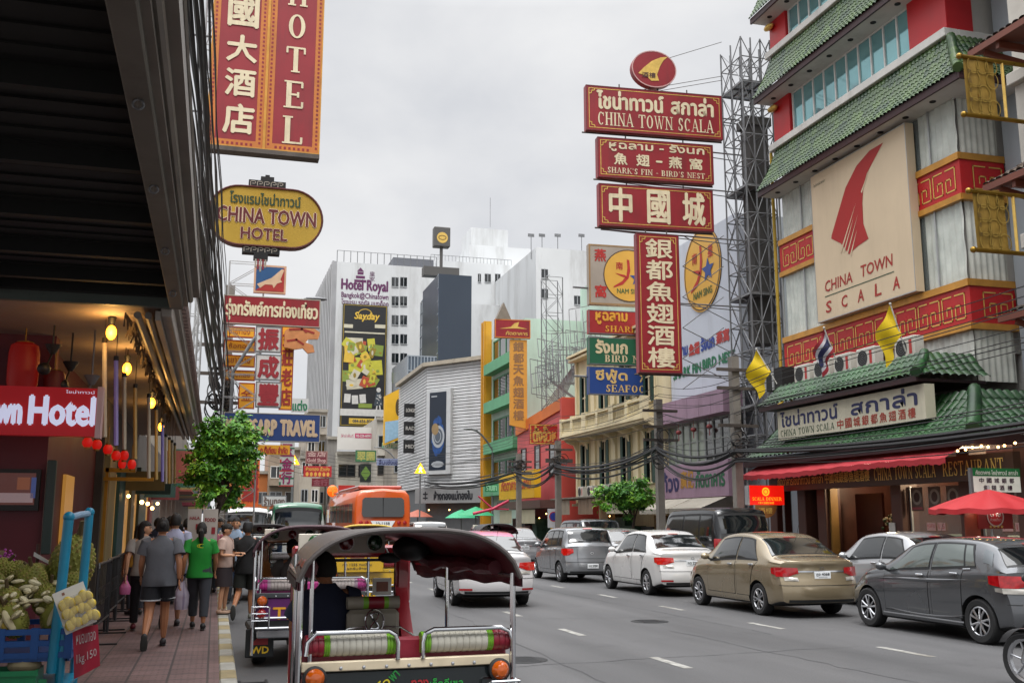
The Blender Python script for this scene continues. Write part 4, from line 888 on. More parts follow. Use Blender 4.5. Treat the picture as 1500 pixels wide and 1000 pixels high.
# tiled skirts with ledges, soffits, fascias, downlights
for z0, hgt, zn in ((13.42, 1.58, 16.78), (16.95, 1.62, 19.95), (20.1, 1.9, 24)):
 xe, xt = 18.16, 18.9; ye0, ye1 = 21.0, 31.55
 g = G(); tileroof(g, ye0, ye1, xe, z0, xt, z0+hgt, 1.05, .3, per=.175, row=.2, amp=.05)
 tileroof(g, xe, 20.5, ye0, z0, ye0+1.05, z0+hgt, .74, 0, axis='y', per=.175, row=.2, amp=.05)
 hipridge(g, (xe-.03, ye0-.03, z0+.06), (xt, ye0+1.05, z0+hgt), .12, 8, sag=.10)
 rf = part(g, 'tiled_roof', [TILE], SB, smooth=50)
 g = G(); g.box(xe+.02, xe+.09, ye0+.1, ye1-.01, z0-.20, z0+.01); g.box(xe+.02, 20.5, ye0+.02, ye0+.09, z0-.20, z0+.01); part(g, 'fascia', [MAROON], rf)
 g = G(); g.box(xe+.09, XF+.1, ye0+.09, ye1-.02, z0-.17, z0-.11); g.box(XF+.1, 20.5, ye0+.09, Y0+.1, z0-.17, z0-.11); part(g, 'soffit', [WHT], rf)
 for i in range(8):
  g = G(); g.lathe([(.09, 0), (.09, -.02), (.06, -.01), (.001, -.005)], 14, 0, (18.6, 22.6+i*1.18, z0-.17)); part(g, 'downlight', [BLK], rf)
 g = G(); g.box(18.72, XF+.2, Y0-.12, Y1+.15, z0+hgt-.02, z0+hgt+.24, 0, .02); g.box(XF+.2, 20.5, Y0-.12, Y0+.2, z0+hgt-.02, z0+hgt+.24, 0, .02); part(g, 'ledge', [WHT], SB)
 zt = z0+hgt+.24
 if z0 < 20:
  g = G(); pbox(g, FP, .02, 1.1, zt, zn, -.02, .12); part(g, 'red_column', [REDC], SB)
  g = G(); pbox(g, FP, W_-1.55, W_+.05, zt, zn, -.02, .12); g.box(XF-.1, 19.75, Y0-.06, Y0+.2, zt, zn); part(g, 'red_column', [REDC], SB)
  curtainwall(zt, zn-.01, TEAL, 'glass', 1.14, W_-1.57, -.02, 10, M('white_mullion', '#d4d3cf', .5))
  g = G(); g.ball((18.75, 31.2, zn-.25), (.14, .28, .11)); part(g, 'floodlight', [GOLDL], SB)
  g = G(); g.box(XF+.06, XF+.13, Y0+1.4, Y1-1, zt, zn); part(g, 'window_recess', [DGL], SB)
# billboard with the sail emblem
BB = thing('billboard', 'huge cream billboard with a red brushed sail hung across the restaurant front', 'billboard', (18.62, 26.3, 8.14))
BP = Plane((18.60, 28.8, 8.14), (0, -1, 0), (0, 0, 1)); bw, bh = 4.96, 4.98
g = G(); pbox(g, BP, 0, bw, 0, bh, -.28, 0); part(g, 'panel', [CREAM], BB)
g = G(); framep(g, BP, 0, bw, 0, bh, .03, 0, .006); part(g, 'edge_trim', [ALU], BB)
SAIL = [((q-BP.o).dot(BP.u), q.z-BP.o.z) for q in (atx(x, y, 18.6) for x, y in ((1293.8, 209), (1274, 220.8), (1254.8, 243), (1238.8, 275), (1228, 312), (1218.5, 344.5), (1217.9, 349.6), (1232, 356.5), (1244, 372.4), (1256, 361), (1272.5, 349.6), (1265, 328), (1263.5, 298), (1265, 272), (1270, 254), (1281, 233)))]
g = G(); g.poly([BP(x, y, .008) for x, y in SAIL]);
for (xa, ya, xb, yb, wd) in ((1.5, 2.02, 2.45, 3.35, .07), (1.68, 2.0, 2.3, 2.95, .05), (1.85, 1.9, 2.5, 2.95, .05), (2.0, 1.78, 2.42, 2.5, .06), (2.75, 3.6, 3.2, 4.15, .05)):
 g.poly([BP(xa-wd/2, ya, .012), BP(xa+wd/2, ya-.05, .012), BP(xb, yb, .012)], 1)
part(g, 'sail_emblem', [M('sail_red', '#9a1d1c', .5, 0, .05, 2), CREAM], BB)
g = G()
for s, x0, x1, y0, y1 in (('CHINA', .52, 2.02, .92, 1.27), ('TOWN', 2.45, 4.0, .97, 1.32)): text(g, BP, s, x0, x1, y0, y1, 0, .008, .015, shear=.08)
for i, c in enumerate('SCALA'): text(g, BP, c, .52+i*.86, .82+i*.86, .24, .60, 0, .008, .02, shear=.08)
part(g, 'lettering', [M('brush_red', '#98261f', .5)], BB)
g = G(); rectp(g, BP, .50, 4.05, .76, .79, 0, .008); text(g, BP, 'ไชน่าทาวน์ สกาล่า', .18, .85, 4.55, 4.66, 0, .008); part(g, 'green_rule', [M('rule_green', '#2f4a36', .5)], BB)
# ground floor: canopy roofs, sign board, awning, shop front
g = G(); tileroof(g, 19.65, 30.5, 16.6, 3.78, 18.0, 5.0, 1.5, .4, per=.25, row=.3, amp=.06)
tileroof(g, 16.6, 22, 19.65, 3.78, 21.15, 5.0, 1.4, 0, axis='y', per=.25, row=.3, amp=.06)
hipridge(g, (16.57, 19.62, 3.86), (18.0, 21.15, 5.05), .15, 9, sag=.05); g.box(17.95, XF, 21.1, 30.4, 4.9, 4.98, 0); part(g, 'canopy_roof', [TILED], SB, smooth=50)
g = G(); g.box(16.62, 16.74, 19.75, 30.45, 3.52, 3.77); g.box(16.62, 22, 19.67, 19.79, 3.52, 3.77); g.box(16.74, 22, 19.8, 30.4, 3.60, 3.68); part(g, 'canopy_fascia', [MAROON], SB)
g = G(); tileroof(g, 21.7, 29.7, 16.75, 5.42, 17.5, 6.1, .55, .25, per=.25, row=.26, amp=.055); tileroof(g, 16.75, 19, 21.7, 5.42, 22.3, 6.1, .7, 0, axis='y', per=.25, row=.26, amp=.055)
hipridge(g, (16.72, 21.68, 5.48), (17.5, 22.27, 6.12), .12, 5); part(g, 'canopy_roof', [TILED], SB, smooth=50)
g = G(); g.box(16.78, 16.86, 21.75, 29.6, 5.26, 5.40); g.box(16.86, XF, 21.9, 29.6, 5.28, 5.36); g.box(17.5, XF, 22.3, 29.6, 5.95, 6.06); part(g, 'canopy_fascia', [MAROON], SB)
SG = thing('name_board', 'long white board with blue Thai name over green and red letters above the restaurant canopy', 'sign', (17, 25.3, 4.3))
SPn = Plane((17.0, 28.85, 4.3), (0, -1, 0), (0, 0, 1))
g = G(); pbox(g, SPn, 0, 7.1, 0, .9, -.3, 0); part(g, 'panel', [M('name_board_white', '#c3bda8', .5, 0, .08, 1.5, stain=.25, streak=2)], SG)
g = G(); text(g, SPn, 'ไชน่าทาวน์', .18, 3.3, .40, .86, 0, .008, .03); text(g, SPn, 'สกาล่า', 3.95, 6.8, .40, .86, 0, .008, .03)
serif(g, SPn, 'CHINA TOWN SCALA', .15, 3.1, .1, .30, 1)
for i, c in enumerate('中國城銀都魚翅酒樓'): text(g, SPn, c, 3.25+.395*i, 3.55+.395*i, .08, .34, 2, .008, .02)
part(g, 'lettering', [M('letters_blue', '#252a55', .5), M('letters_green', '#21452f', .5), M('letters_rust', '#9c3a2a', .5)], SG)
g = G(); g.grid(lambda u, v: Vector((16.98-.55*v, 30.25-9.8*u, 3.55-.30*v-.03*sin(u*pi*2)*v+.012*sin(u*70)*v)), 90, 4); g.grid(lambda u, v: Vector((16.43, 30.25-9.8*u, 3.25-.03*sin(u*pi*2)+.012*sin(u*70)-.16*v*(.9+.1*sin(u*220)))), 260, 1); part(g, 'awning', [M('pink_red_canvas', '#b3323a', .7, 0, .12, 1.2, stain=.2)], SB)
FB = Plane((17.05, 29.6, 2.72), (0, -1, 0), (0, 0, 1))
g = G(); pbox(g, FB, 0, 10.6, 0, .60, -.2, 0, 0); text(g, FB, 'ภัตตาคารไชน่าทาวน์ สกาล่า 中國城銀都魚翅酒樓', .5, 5.3, .15, .45, 1, .008, .015); serif(g, FB, 'CHINA TOWN SCALA', 5.5, 8.0, .14, .48, 1); serif(g, FB, 'RESTAURANT', 8.25, 10.3, .14, .48, 1)
part(g, 'fascia_sign', [M('brown_fascia', '#38200f', .45, .1, .3, 2), GOLDL], SB)
for i in range(9):
 g = G(); g.ball((16.95, 20.9-.26*i+.04*sin(i*3), 3.46+.03*sin(i*5)), .03, 0, 8, 6); part(g, 'string_bulb', [WARM], SB)
for y in (30.4, 28.7, 27.6, 24.0, 21.3, 19.4):
 g = G(); g.box(17.6, 18.15, y-.22, y+.22, .15, 3.55, 0, .02); part(g, 'column', [BRN], SB)
g = G(); g.box(17.75, 18.0, 27.3, 27.55, .15, 3.4); part(g, 'column', [M('ochre_pilaster', '#86642f', .5, 0, .15, 2)], SB)
g = G(); g.box(20.4, 20.55, 19, 31, .15, 3.6); g.box(18.1, 20.4, 27.9, 28.0, .15, 3.5); g.box(18.1, 20.4, 24.2, 24.3, .15, 3.5); part(g, 'interior_wall', [WOOD], SB)
for (ya, yb) in ((21.55, 23.75), (19.6, 21.05)):
 g = G(); g.box(17.85, 17.9, ya, yb, .9, .98); g.box(17.85, 17.9, ya, ya+.05, .98, 2.7); g.box(17.85, 17.9, yb-.05, yb, .98, 2.7); f = part(g, 'window', [ALU], SB)
 g = G(); g.quad((17.88, yb-.05, .98), (17.88, ya+.05, .98), (17.88, ya+.05, 2.7), (17.88, yb-.05, 2.7)); part(g, 'pane', [SHEER], f)
 g = G(); g.box(17.75, 17.95, ya, yb, .15, .9); part(g, 'plinth', [BRN], SB)
 n = max(2, int((yb-ya)/.55))
 for i in range(n):
  PP = Plane((17.845, yb-.06-(yb-ya-.1)*i/n, 2.05), (0, -1, 0), (0, 0, 1)); g = G(); rectp(g, PP, .02, .5, 0, .62, 0, .001); disc(g, PP, .26, .36, .2, .2, 1, .003); disc(g, PP, .26, .36, .12, .13, 2, .005); rectp(g, PP, .05, .46, .04, .10, 3, .003)
  part(g, 'food_poster', [M('poster_dark', '#5c4a42', .5, 0, .3, 6), M('poster_bowl', '#8f8379', .4, 0, .2, 9), M('poster_soup', '#3f1f17', .4, 0, .4, 12), M('poster_caption', '#99444a', .5)], SB)
 PP = Plane((17.84, yb-.65, 1.55), (0, -1, 0), (0, 0, 1)); g = G(); rectp(g, PP, 0, .34, 0, .2, 0, .001); rectp(g, PP, .42, .72, 0, .2, 0, .001); text(g, PP, 'หูฉลาม', .03, .31, .04, .16, 1, .003); text(g, PP, '1.5', .46, .68, .04, .16, 1, .003); part(g, 'price_card', [M('pink_card', '#c9a09c', .6), M('red_ink', '#b22a26', .6)], SB)
 g = G(); g.box(18.2, 18.9, ya+.1, yb-.1, .15, 1.25, 0, .02); g.box(18.3, 18.8, ya+.2, yb-.2, 1.25, 1.45, 1, .04); part(g, 'display_counter', [ALU, M('ice_display', '#6e7a70', .6, 0, .5, 9)], SB)
g = G(); g.box(18.6, 18.68, 26.0, 27.3, .15, 2.6); part(g, 'door', [M('brown_door', '#41190e', .45, 0, .2, 3)], SB)
g = G(); g.box(18.3, 19.2, 24.9, 26.2, .15, 1.15, 0, .02); part(g, 'reception_desk', [M('red_wood', '#4a1d14', .4, 0, .2, 3)], SB)
g = G(); g.lathe([(.001, 0), (.07, 0), (.1, .15), (.05, .3), (.08, .36)], 14, 0, (18.5, 25.5, 1.15))
for i in range(46):
 a = random.uniform(0, 2*pi); r = random.uniform(0, .28); g.ball((18.5+r*cos(a), 25.5+r*sin(a), 1.55+random.uniform(0, .45)*(1-r)), random.uniform(.03, .055), 1+i % 2, 6, 4)
solo(g, 'flower_vase', [M('white_vase', '#b5b2aa', .3), M('cream_petal', '#b9a87e', .7), M('leaf_dark', '#2a4420', .6)], 'vase of cream flowers on the desk in the restaurant doorway', 'vase')
g = G(); g.tube([(18.3, 27.2, 3.45), (18.3, 24.6, 3.45)], .03, 8); solo(g, 'fluorescent_tube', [M('tube_lit', '#fff2dc', .4, emit=5, emcol='#ffeccc')], 'lit fluorescent tube over the restaurant doorway', 'light tube')
for y in (20.3, 22.6, 26.2):  # added fill lamps without fittings, to brighten the dark restaurant ground floor
 l = bpy.data.lights.new('added_fill_light', 'POINT'); l.energy = 130; l.color = (1, .78, .5); l.shadow_soft_size = .2; o = bpy.data.objects.new('added_fill_light', l); COL.objects.link(o); o.location = (18.9, y, 3.1)
g = G(); g.ball((18.35, 24.5, 1.62), .07); o = solo(g, 'desk_lamp', [WARM], 'small glowing lamp beside the restaurant doorway', 'lamp')
g = G(); g.box(17.56, 17.59, 24.05, 24.3, 1.0, 1.75); solo(g, 'notice_sheet', [M('paper_white', '#b8b6b0', .7)], 'white paper notice hung on the brown column by the restaurant door', 'notice')
# air conditioners on the canopy, flags, pipe
def aircon(loc, label, group, rz=0, s=1.):
 t = thing('air_conditioner', label, 'air conditioner', loc, rz, group)
 g = G(); g.box(-.16*s, .16*s, -.42*s, .42*s, 0, .58*s, 0, .02); g.build('casing', [M('aircon_white', '#bdbbb2', .5, 0, .12, 2, stain=.35)], t)
 pl = Plane((-.16*s, .42*s, 0), (0, -1, 0), (0, 0, 1)); g = G(); disc(g, pl, .30*s, .29*s, .23*s, .23*s, 0, .004);
 for r in (.23, .17, .11, .05): ring(g, pl, .30*s, .29*s, r*s, r*s, .015, 1, .012, 18)
 g.build('fan_grille', [BLK, STEEL], t)
 g = G(); rectp(g, pl, .62*s, .74*s, .1*s, .48*s, 0, .005); g.build('label_strip', [M('aircon_red_label', '#a8322f', .5)], t); return t
for i, y in enumerate((23.2, 24.95, 26.1, 27.2, 28.3)):
 aircon((17.75, y, 6.08), ['white air conditioner nearest the corner of the green canopy', 'white air conditioner second from the corner on the green canopy', 'white air conditioner in the middle of the row on the green canopy', 'white air conditioner beside the end one on the green canopy', 'white air conditioner at the far end of the canopy row'][i], 'air conditioners on the canopy')
g = G(); g.box(17.5, 18.6, 29.3, 30.4, 6.05, 6.75, 0); g.box(17.47, 17.5, 29.8, 29.9, 6.05, 6.8, 1); g.box(17.47, 17.5, 30.3, 30.4, 6.05, 6.8, 1); solo(g, 'vent_housing', [BLK, ALU], 'dark box with pale posts at the left end of the canopy', 'vent')
g = G(); g.tube([(18.85, 31.62, 15), (18.85, 31.62, 5.9), (18.6, 31.62, 5.7), (18.2, 31.4, 5.65)], .06, 10); solo(g, 'drain_pipe', [M('yellow_pipe', '#a98a1e', .5, 0, .2, 2, stain=.3)], 'yellow drain pipe running down beside the scaffold tower', 'pipe')
def flag(label, base, top, col, group, size=(1.15, .85), stripes=None):
 t = thing('flag', label, 'flag', base, 0, group); b = Vector(base); d = Vector(top)-b
 g = G(); g.tube([(0, 0, 0), d], .018, 7); g.ball(d, .035); g.build('flagpole', [M('flagpole_white', '#b5b4ae', .5)], t)
 g = G(); mats = [M('flag_'+c[1:], c, .7, 0, .08, 2) for c in (stripes or [col])]; L = size[0]; H = size[1]; dn = d.normalized(); n = 12; k = len(mats)
 def fn(u, v):      # cloth drooping from the pole
  p = d-dn*(L*.85*v) if False else d-dn*(H*v)
  dr = u*L; return p+Vector((-.10*dr+.05*sin(u*7+v*3), .06*sin(u*9+v*4)+.5*dr*(1-.2*v), -dr*.72-.05*u*sin(v*6)))
 for q in range(k):
  g.grid(lambda u, v: fn(u, (q+v)/k), n, max(2, 10//k), q)
 g.build('cloth', mats, t); return t
YEL = '#d8b808'
flag('yellow flag drooping on the pole above the near half of the canopy', (*(atx(1327, 515, 17.2)),), (*(atx(1304, 445, 16.8)),), YEL, None)
flag('striped Thai flag on a short pole beside the yellow flag', (*(atx(1226, 530, 17.2)),), (*(atx(1207, 480, 16.8)),), YEL, None, (1.0, .75), ['#8e1f2b', '#b9b7bd', '#20234d', '#20234d', '#b9b7bd', '#8e1f2b'])
flag('yellow flag standing at the far end of the canopy by the scaffold tower', (*(atx(1138, 562, 16.9)),), (*(atx(1108, 511, 16.4)),), YEL, None)
# ================================================================== neighbour nearest the camera: pale building with brown tiled hoods and gold banners
NB = thing('white_building', 'white building at the right edge with brown tiled hoods over its windows', 'building', (22, 15, 0))
g = G(); g.box(20.35, 32, 8, 22.05, .15, 30); part(g, 'wall', [M('blue_grey_wall', '#9aa0a6', .8, 0, .06, .7, stain=.15, streak=1.2)], NB)
g = G(); YB_ = atx(1502, 300, 17.9).y; g.box(17.9, 20.3, 8, YB_, 4.2, 26); g.box(17.7, 17.9, 8, YB_+.05, 8.0, 8.35, 0, .02); g.box(17.7, 17.9, 8, YB_+.05, 12.0, 12.3, 0, .02); part(g, 'front_wall', [M('white_moulded_wall', '#b9b4ab', .7, 0, .08, 1, stain=.2)], NB)
BT = tilemat('brown_roof_tile', '#5a4a42', '#776258')
for (px, py, hh) in ((1418, 76, 1.1), (1440, 272, 1.15), (1462, 462, .9)):
 q = atx(px, py, 16.4); zc = q.z; g = G(); ya, yb = 9.0, q.y
 tileroof(g, ya, yb, 16.4, zc, 17.95, zc+hh, 0, 1.2, per=.2, row=.24, amp=.035);
 tileroof(g, 15, 17.95, -yb, zc, -(yb-1.2), zc+hh, 0, 0, axis='y', per=.2, row=.24, amp=.035) if False else None
 rf = part(g, 'tiled_hood', [BT], NB, smooth=50)
 g = G(); g.box(16.38, 16.46, ya, yb, zc-.16, zc-.01); g.prism([(16.46, ya, zc-.10), (16.46, yb-.1, zc-.10), (17.95, yb-.9, zc-.02), (17.95, ya, zc-.02)], (0, 0, -.04)); g.box(16.46, 17.9, yb-.9, yb-.8, zc-.3, zc-.14); g.bar((16.5, yb-.4, zc-.2), (17.9, yb-.9, zc-.7), .1, .12); part(g, 'hood_timber', [M('brown_timber', '#6a3523', .5, 0, .2, 2)], rf)
def banner(label, X, Y, zt, zb, wd):
 t = thing('gold_banner', label, 'banner', (X, Y, zb), 0, 'gold banners on brass poles')
 gm = M('gold_silk', '#8b6f30', .45, .25, .3, 5, bump=.2)
 g = G(); pl = Plane((0, 0, 0), (1, 0, 0), (0, 0, 1)); H = zt-zb
 g.grid(lambda u, v: Vector((wd*u, .015*sin(u*6+v*2), H*v)), 16, 16, 0)
 for i in range(3):
  for j in range(4):
   if i*j != 2: ring(g, Plane((0, -.03, 0), (1, 0, 0), (0, 0, 1)), wd*(.28+.3*i), H*(.14+.25*j), .16, .2, .025, 1, .0, 16)
 for j in range(4): text(g, Plane((0, -.03, 0), (1, 0, 0), (0, 0, 1)), '中國酒樓'[j], wd*.06, wd*.17, H*(.72-.17*j), H*(.80-.17*j), 2)
 g.build('cloth', [gm, M('gold_pattern', '#a98d48', .35, .5, .2, 6), M('brown_print', '#4d3a16', .6)], t)
 g = G(); g.tube([(-.08, 0, H+.03), (wd+1.2, 0, H+.03)], .05, 8); g.ball((-.1, 0, H+.03), .07); g.build('pole', [M('brass', '#8d6f2a', .3, .8, .2, 5)], t)
 g = G(); g.tube([(-.08, 0, -.03), (wd+1.2, 0, -.03)], .05, 8); g.ball((-.1, 0, -.03), .07); g.build('pole', [MATS['brass']], t)
 g = G(); g.tube([(wd+.22, 0, -.03), (wd+.22, 0, H+.03)], .035, 8); g.build('brace', [GOLDL], t)
p = aty(1411, 85, 17.3); q = aty(1462, 172, 17.3); banner('upper gold silk banner jutting from the white building at the right edge', p.x, 17.3, p.z, q.z, q.x-p.x)
p = aty(1425, 282, 17.3); q = aty(1478, 368, 17.3); banner('lower gold silk banner jutting from the white building at the right edge', p.x, 17.3, p.z, q.z, q.x-p.x)
# ================================================================== row of shophouses beyond
def winunit(par, pl, a0, a1, b0, b1, nx, ny, fm, gm, fw=.07, d=0., shutters=None):
 g = G(); pbox(g, pl, a0, a1, b0, b0+fw, d-.02, d+.06); pbox(g, pl, a0, a1, b1-fw, b1, d-.02, d+.06)
 for i in range(nx+1): x = a0+(a1-a0-fw)*i/nx; pbox(g, pl, x, x+fw, b0+fw, b1-fw, d-.02, d+.05)
 for j in range(1, ny): y = b0+(b1-b0-fw)*j/ny; pbox(g, pl, a0+fw, a1-fw, y, y+fw*.8, d-.018, d+.045)
 f = part(g, 'window', [fm], par)
 g = G(); rectp(g, pl, a0+fw, a1-fw, b0+fw, b1-fw, 0, d+.01); part(g, 'pane', [gm], f)
 if shutters:
  for x0, x1 in ((a0-.01, a0+(a1-a0)*.24), (a1-(a1-a0)*.24, a1+.01)):
   g = G(); pbox(g, pl, x0, x1, b0+.02, b1-.02, d+.07, d+.10);
   for j in range(12): z = b0+.1+(b1-b0-.2)*j/12; pbox(g, pl, x0+.04, x1-.04, z, z+.05, d+.10, d+.115)
   part(g, 'shutter', [shutters], par)
def fplane(Y, X=XF): return Plane((X, Y, 0), (0, -1, 0), (0, 0, 1))
# --- purple fronted building with the oval emblem wall
PB = thing('purple_shop_building', 'narrow shop with mauve metal bands, a glazed first floor and a white upper wall', 'building', (XF+4, 38.4, 0))
PP = fplane(41.8); wp = 6.4
g = G(); g.box(XF+.35, 30, 35.35, 41.78, 6.9, 13.9); g.box(XF+1.2, 30, 35.35, 41.78, .15, 6.9); part(g, 'wall', [M('pale_blue_wall', '#b4bac4', .7, 0, .06, .6, stain=.25, streak=1.)], PB)
MAUVE = M('mauve_metal', '#93788a', .5, .1, .15, 1.4, stain=.35, streak=1.6)
g = G()
for i in range(12): pbox(g, PP, wp*i/12, wp*(i+1)/12-.012, 5.95, 6.85, -.4, .45+.006*(i % 2))
part(g, 'metal_band', [MAUVE], PB)
g = G(); pbox(g, PP, 0, wp, 2.75, 4.15, -.3, .35); g2 = Plane(PP(0, 0, .35), (0, -1, 0), (0, 0, 1)); text(g, g2, 'ก้วง', .35, 2.0, 3.05, 3.85, 1, .01, .04); text(g, g2, '廣', 2.2, 2.8, 3.15, 3.85, 2, .01, .03); text(g, g2, '記', 2.9, 3.4, 3.15, 3.85, 2, .01, .03); text(g, g2, 'ภัตตาคาร', 3.6, 6.1, 3.15, 3.8, 3, .01, .04)
part(g, 'shop_sign', [MAUVE, M('letter_navy', '#222050', .5), M('letter_gold', '#a3762a', .4), M('letter_green', '#1d5a3c', .5)], PB)
for i in range(9): winunit(PB, PP, wp*i/9, wp*(i+1)/9-.02, 4.2, 5.95, 1, 2, M('pale_frame', '#8f9491', .5), DGL if i > 4 else M('greenish_shade', '#7f8a78', .3, 0, .3, 1.5, coat=.6), .05, -.2)
for i in (3, 5, 7):
 g = G(); p = PP(wp*i/9-.1, 5.5, .3); g.ball(p, (.12, .12, .1)); g.tube([p, p+Vector((0, 0, .4))], .01, 5); g.tube([p, p-Vector((0, 0, .35))], .02, 5); solo(g, 'paper_lantern', [M('dusky_red_lantern', '#7d3030', .6)], 'dusky red lantern hanging in the glazed first floor above the mauve sign', 'lantern', 'lanterns in the glazed floor')
for k in range(2):
 g = G(); g.grid(lambda u, v: PP(.3+3.0*k+2.9*u, 2.72-.42*v, .35+1.1*v+.02*sin(u*30)*v), 30, 3); g.grid(lambda u, v: PP(.3+3.0*k+2.9*u, 2.3-.2*v, 1.45+.02*sin(u*30)), 30, 1); part(g, 'awning', [M('beige_canvas', '#9c968a', .8, 0, .15, 1.2, stain=.35)], PB)
def shopfront(par, PPl, w, z1, cols, seed, shutter=None):
 random.seed(seed); x = .1
 while x < w-.4:
  ww = random.uniform(.7, 1.5); ww = min(ww, w-x-.1); z0 = random.choice([.15, .15, .9]); c = random.choice(cols)
  g = G(); pbox(g, PPl, x, x+ww, z0, random.uniform(1.5, z1), -1.15, random.uniform(-1.0, -.3)); part(g, 'shop_stock', [c], par); x += ww+random.uniform(.02, .3)
 for i in range(3):
  g = G(); p = PPl(random.uniform(.3, w-.3), random.uniform(1.9, z1-.1), -.5); g.ball(p, .032, 0, 8, 6); part(g, 'shop_bulb', [WARM], par)
SHOPC = [M('stock_'+c[1:], c, .7, 0, .5, 7) for c in ('#3b2f22', '#6b5428', '#2d4a3c', '#5a3b3a', '#7d7768', '#34383c', '#806a34')]
shopfront(PB, PP, wp, 2.3, SHOPC, 3)
g = G(); c = atx(1028, 395, XF+.3); OV = Plane((XF+.3, c.y, c.z), (0, -1, 0), (0, 0, 1)); R_ = 1.72
def emblem(g, pl, R_, m0):
 k = R_
 g.poly([pl(x*k, y*k, .02) for x, y in ((-.08, .62), (.02, .60), (.05, .2), (-.02, -.1), (-.25, -.35), (-.62, -.48), (-.60, -.42), (-.28, -.22), (-.10, 0), (-.06, .3))], m0)
 g.poly([pl(x*k, y*k, .02) for x, y in ((-.55, .08), (-.15, .02), (-.05, -.1), (-.3, -.04))], m0)
 st = []
 for i in range(10): a = pi/2+i*pi/5; r = (.34 if i % 2 == 0 else .15); st.append(pl((.34+r*cos(a))*k, (-.08+r*sin(a)*.9)*k, .024))
 g.poly(st, m0+1)
 text(g, pl, '南', -.5*k, -.24*k, .22*k, .5*k, m0, .02, .02); text(g, pl, '星', .36*k, .62*k, .22*k, .5*k, m0, .02, .02); text(g, pl, 'NAM SING', -.48*k, .52*k, -.68*k, -.5*k, m0+2, .02, .02)
n_ = 40; g.prism([OV(R_*cos(2*pi*i/n_), R_*1.05*sin(2*pi*i/n_), -.3) for i in range(n_)], (-.3, 0, 0), 0, 1)
OV2 = Plane(OV(0, 0, 0), (0, -1, 0), (0, 0, 1)); ring(g, OV2, 0, 0, R_*.97, R_*1.02, .06, 1, .012); emblem(g, OV2, R_, 2)
EMB = [M('emblem_yellow', '#c99a3e', .45, 0, .08, 1.5, stain=.1), M('emblem_rim', '#4b382a', .5, 0, .1, 2), M('emblem_red', '#a3241f', .5), M('emblem_blue', '#24417f', .5), M('emblem_green', '#3b5a2f', .5)]
solo(g, 'round_emblem', EMB, 'round yellow emblem with blue star fixed flat on the white upper wall', 'emblem')
g = G(); WP = Plane((XF+.34, 41.7, 0), (0, -1, 0), (0, 0, 1))
for s, x0, x1, z0, z1, m in (('หูฉลาม', .2, 1.7, 8.75, 9.3, 0), ('魚翅', 1.85, 2.85, 8.8, 9.3, 1), ('รังนก', 3.0, 4.2, 8.85, 9.4, 0), ('燕窩', 4.4, 5.5, 8.9, 9.4, 1), ('SHARK FIN', .2, 2.9, 8.0, 8.4, 2), ('BIRD NEST', 3.1, 5.9, 8.05, 8.45, 2)): text(g, WP, s, x0, x1, z0, z1, m, .012, .05)
part(g, 'wall_lettering', [M('wall_blue', '#26408c', .5), M('wall_red', '#a8322f', .5), M('wall_green', '#1c6a48', .5)], PB)
# --- cream colonial shophouse
CB = thing('cream_shophouse', 'old cream shophouse with carved balconies and tall green shuttered windows', 'building', (XF+4, 47.5, 0))
CP_ = fplane(53.4); wc = 11.5
IV2 = M('cream_plaster', '#d3c6a2', .7, 0, .14, .9, stain=.45, streak=1.3); SHUT = M('green_shutter', '#27443a', .6, 0, .2, 2)
g = G(); g.box(XF, 30, 41.9, 53.38, 2.7, 10.9); g.box(XF+1.2, 30, 41.9, 53.38, .15, 2.7); part(g, 'wall', [IV2], CB)
for i in range(4):
 x = wc*(i+.5)/4
 winunit(CB, CP_, x-.62, x+.62, 3.5, 5.9, 2, 2, IVORY, DGL, .08, .03, SHUT)
 winunit(CB, CP_, x-.62, x+.62, 7.2, 9.6, 2, 2, IVORY, DGL, .08, .03, SHUT)
 g = G(); pbox(g, CP_, x-wc/8-.12+.13*(i == 0), x-wc/8+.12+.13*(i == 0), 2.7, 10.6, 0, .12); part(g, 'pilaster', [IV2], CB)
g = G()
for z, d in ((6.18, .95), (6.30, 1.05), (10.5, .5), (10.7, .6), (2.62, .35)): pbox(g, CP_, 0, wc, z, z+.12, -.02, d)
part(g, 'cornice', [IV2], CB)
for i in range(7):
 g = G(); x = wc*i/6; x = min(max(x, .12), wc-.12); g.prism([CP_(x-.1, 6.18, 0), CP_(x-.1, 6.18, .8), CP_(x-.1, 6.02, .62), CP_(x-.1, 5.9, .25), CP_(x-.1, 5.5, .1), CP_(x-.1, 5.4, 0)], (0, -.2, 0)); part(g, 'bracket', [IV2], CB)
for i in range(3):
 g = G(); a0, a1 = wc*i/3+.15, wc*(i+1)/3-.15
 pbox(g, CP_, a0, a1, 6.42, 6.55, .75, 1.0); pbox(g, CP_, a0, a1, 7.12, 7.24, .72, 1.02)
 for j in range(17): x = a0+.1+(a1-a0-.2)*j/16; g.lathe([(.045, 6.55), (.07, 6.65), (.035, 6.85), (.06, 7.0), (.045, 7.12)], 8, 0, CP_(x, 0, .88))
 for x in (a0, (a0+a1)/2, a1): pbox(g, CP_, x-.14, x+.14, 6.40, 7.32, .72, 1.04)
 part(g, 'balustrade', [IV2], CB)
g = G()
for i in range(20): pbox(g, CP_, wc*i/20, wc*(i+1)/20-.02, 2.95+.0, 3.02, .2, 1.6-.01*(i % 3))
for i in range(7): p = CP_(wc*i/6*.98+.1, 2.95, .2); g.bar(p, CP_(wc*i/6*.98+.1, 2.95, 1.6), .05, .06)
part(g, 'awning', [M('grey_sheet_awning', '#837d72', .6, .3, .2, 2, stain=.5)], CB)
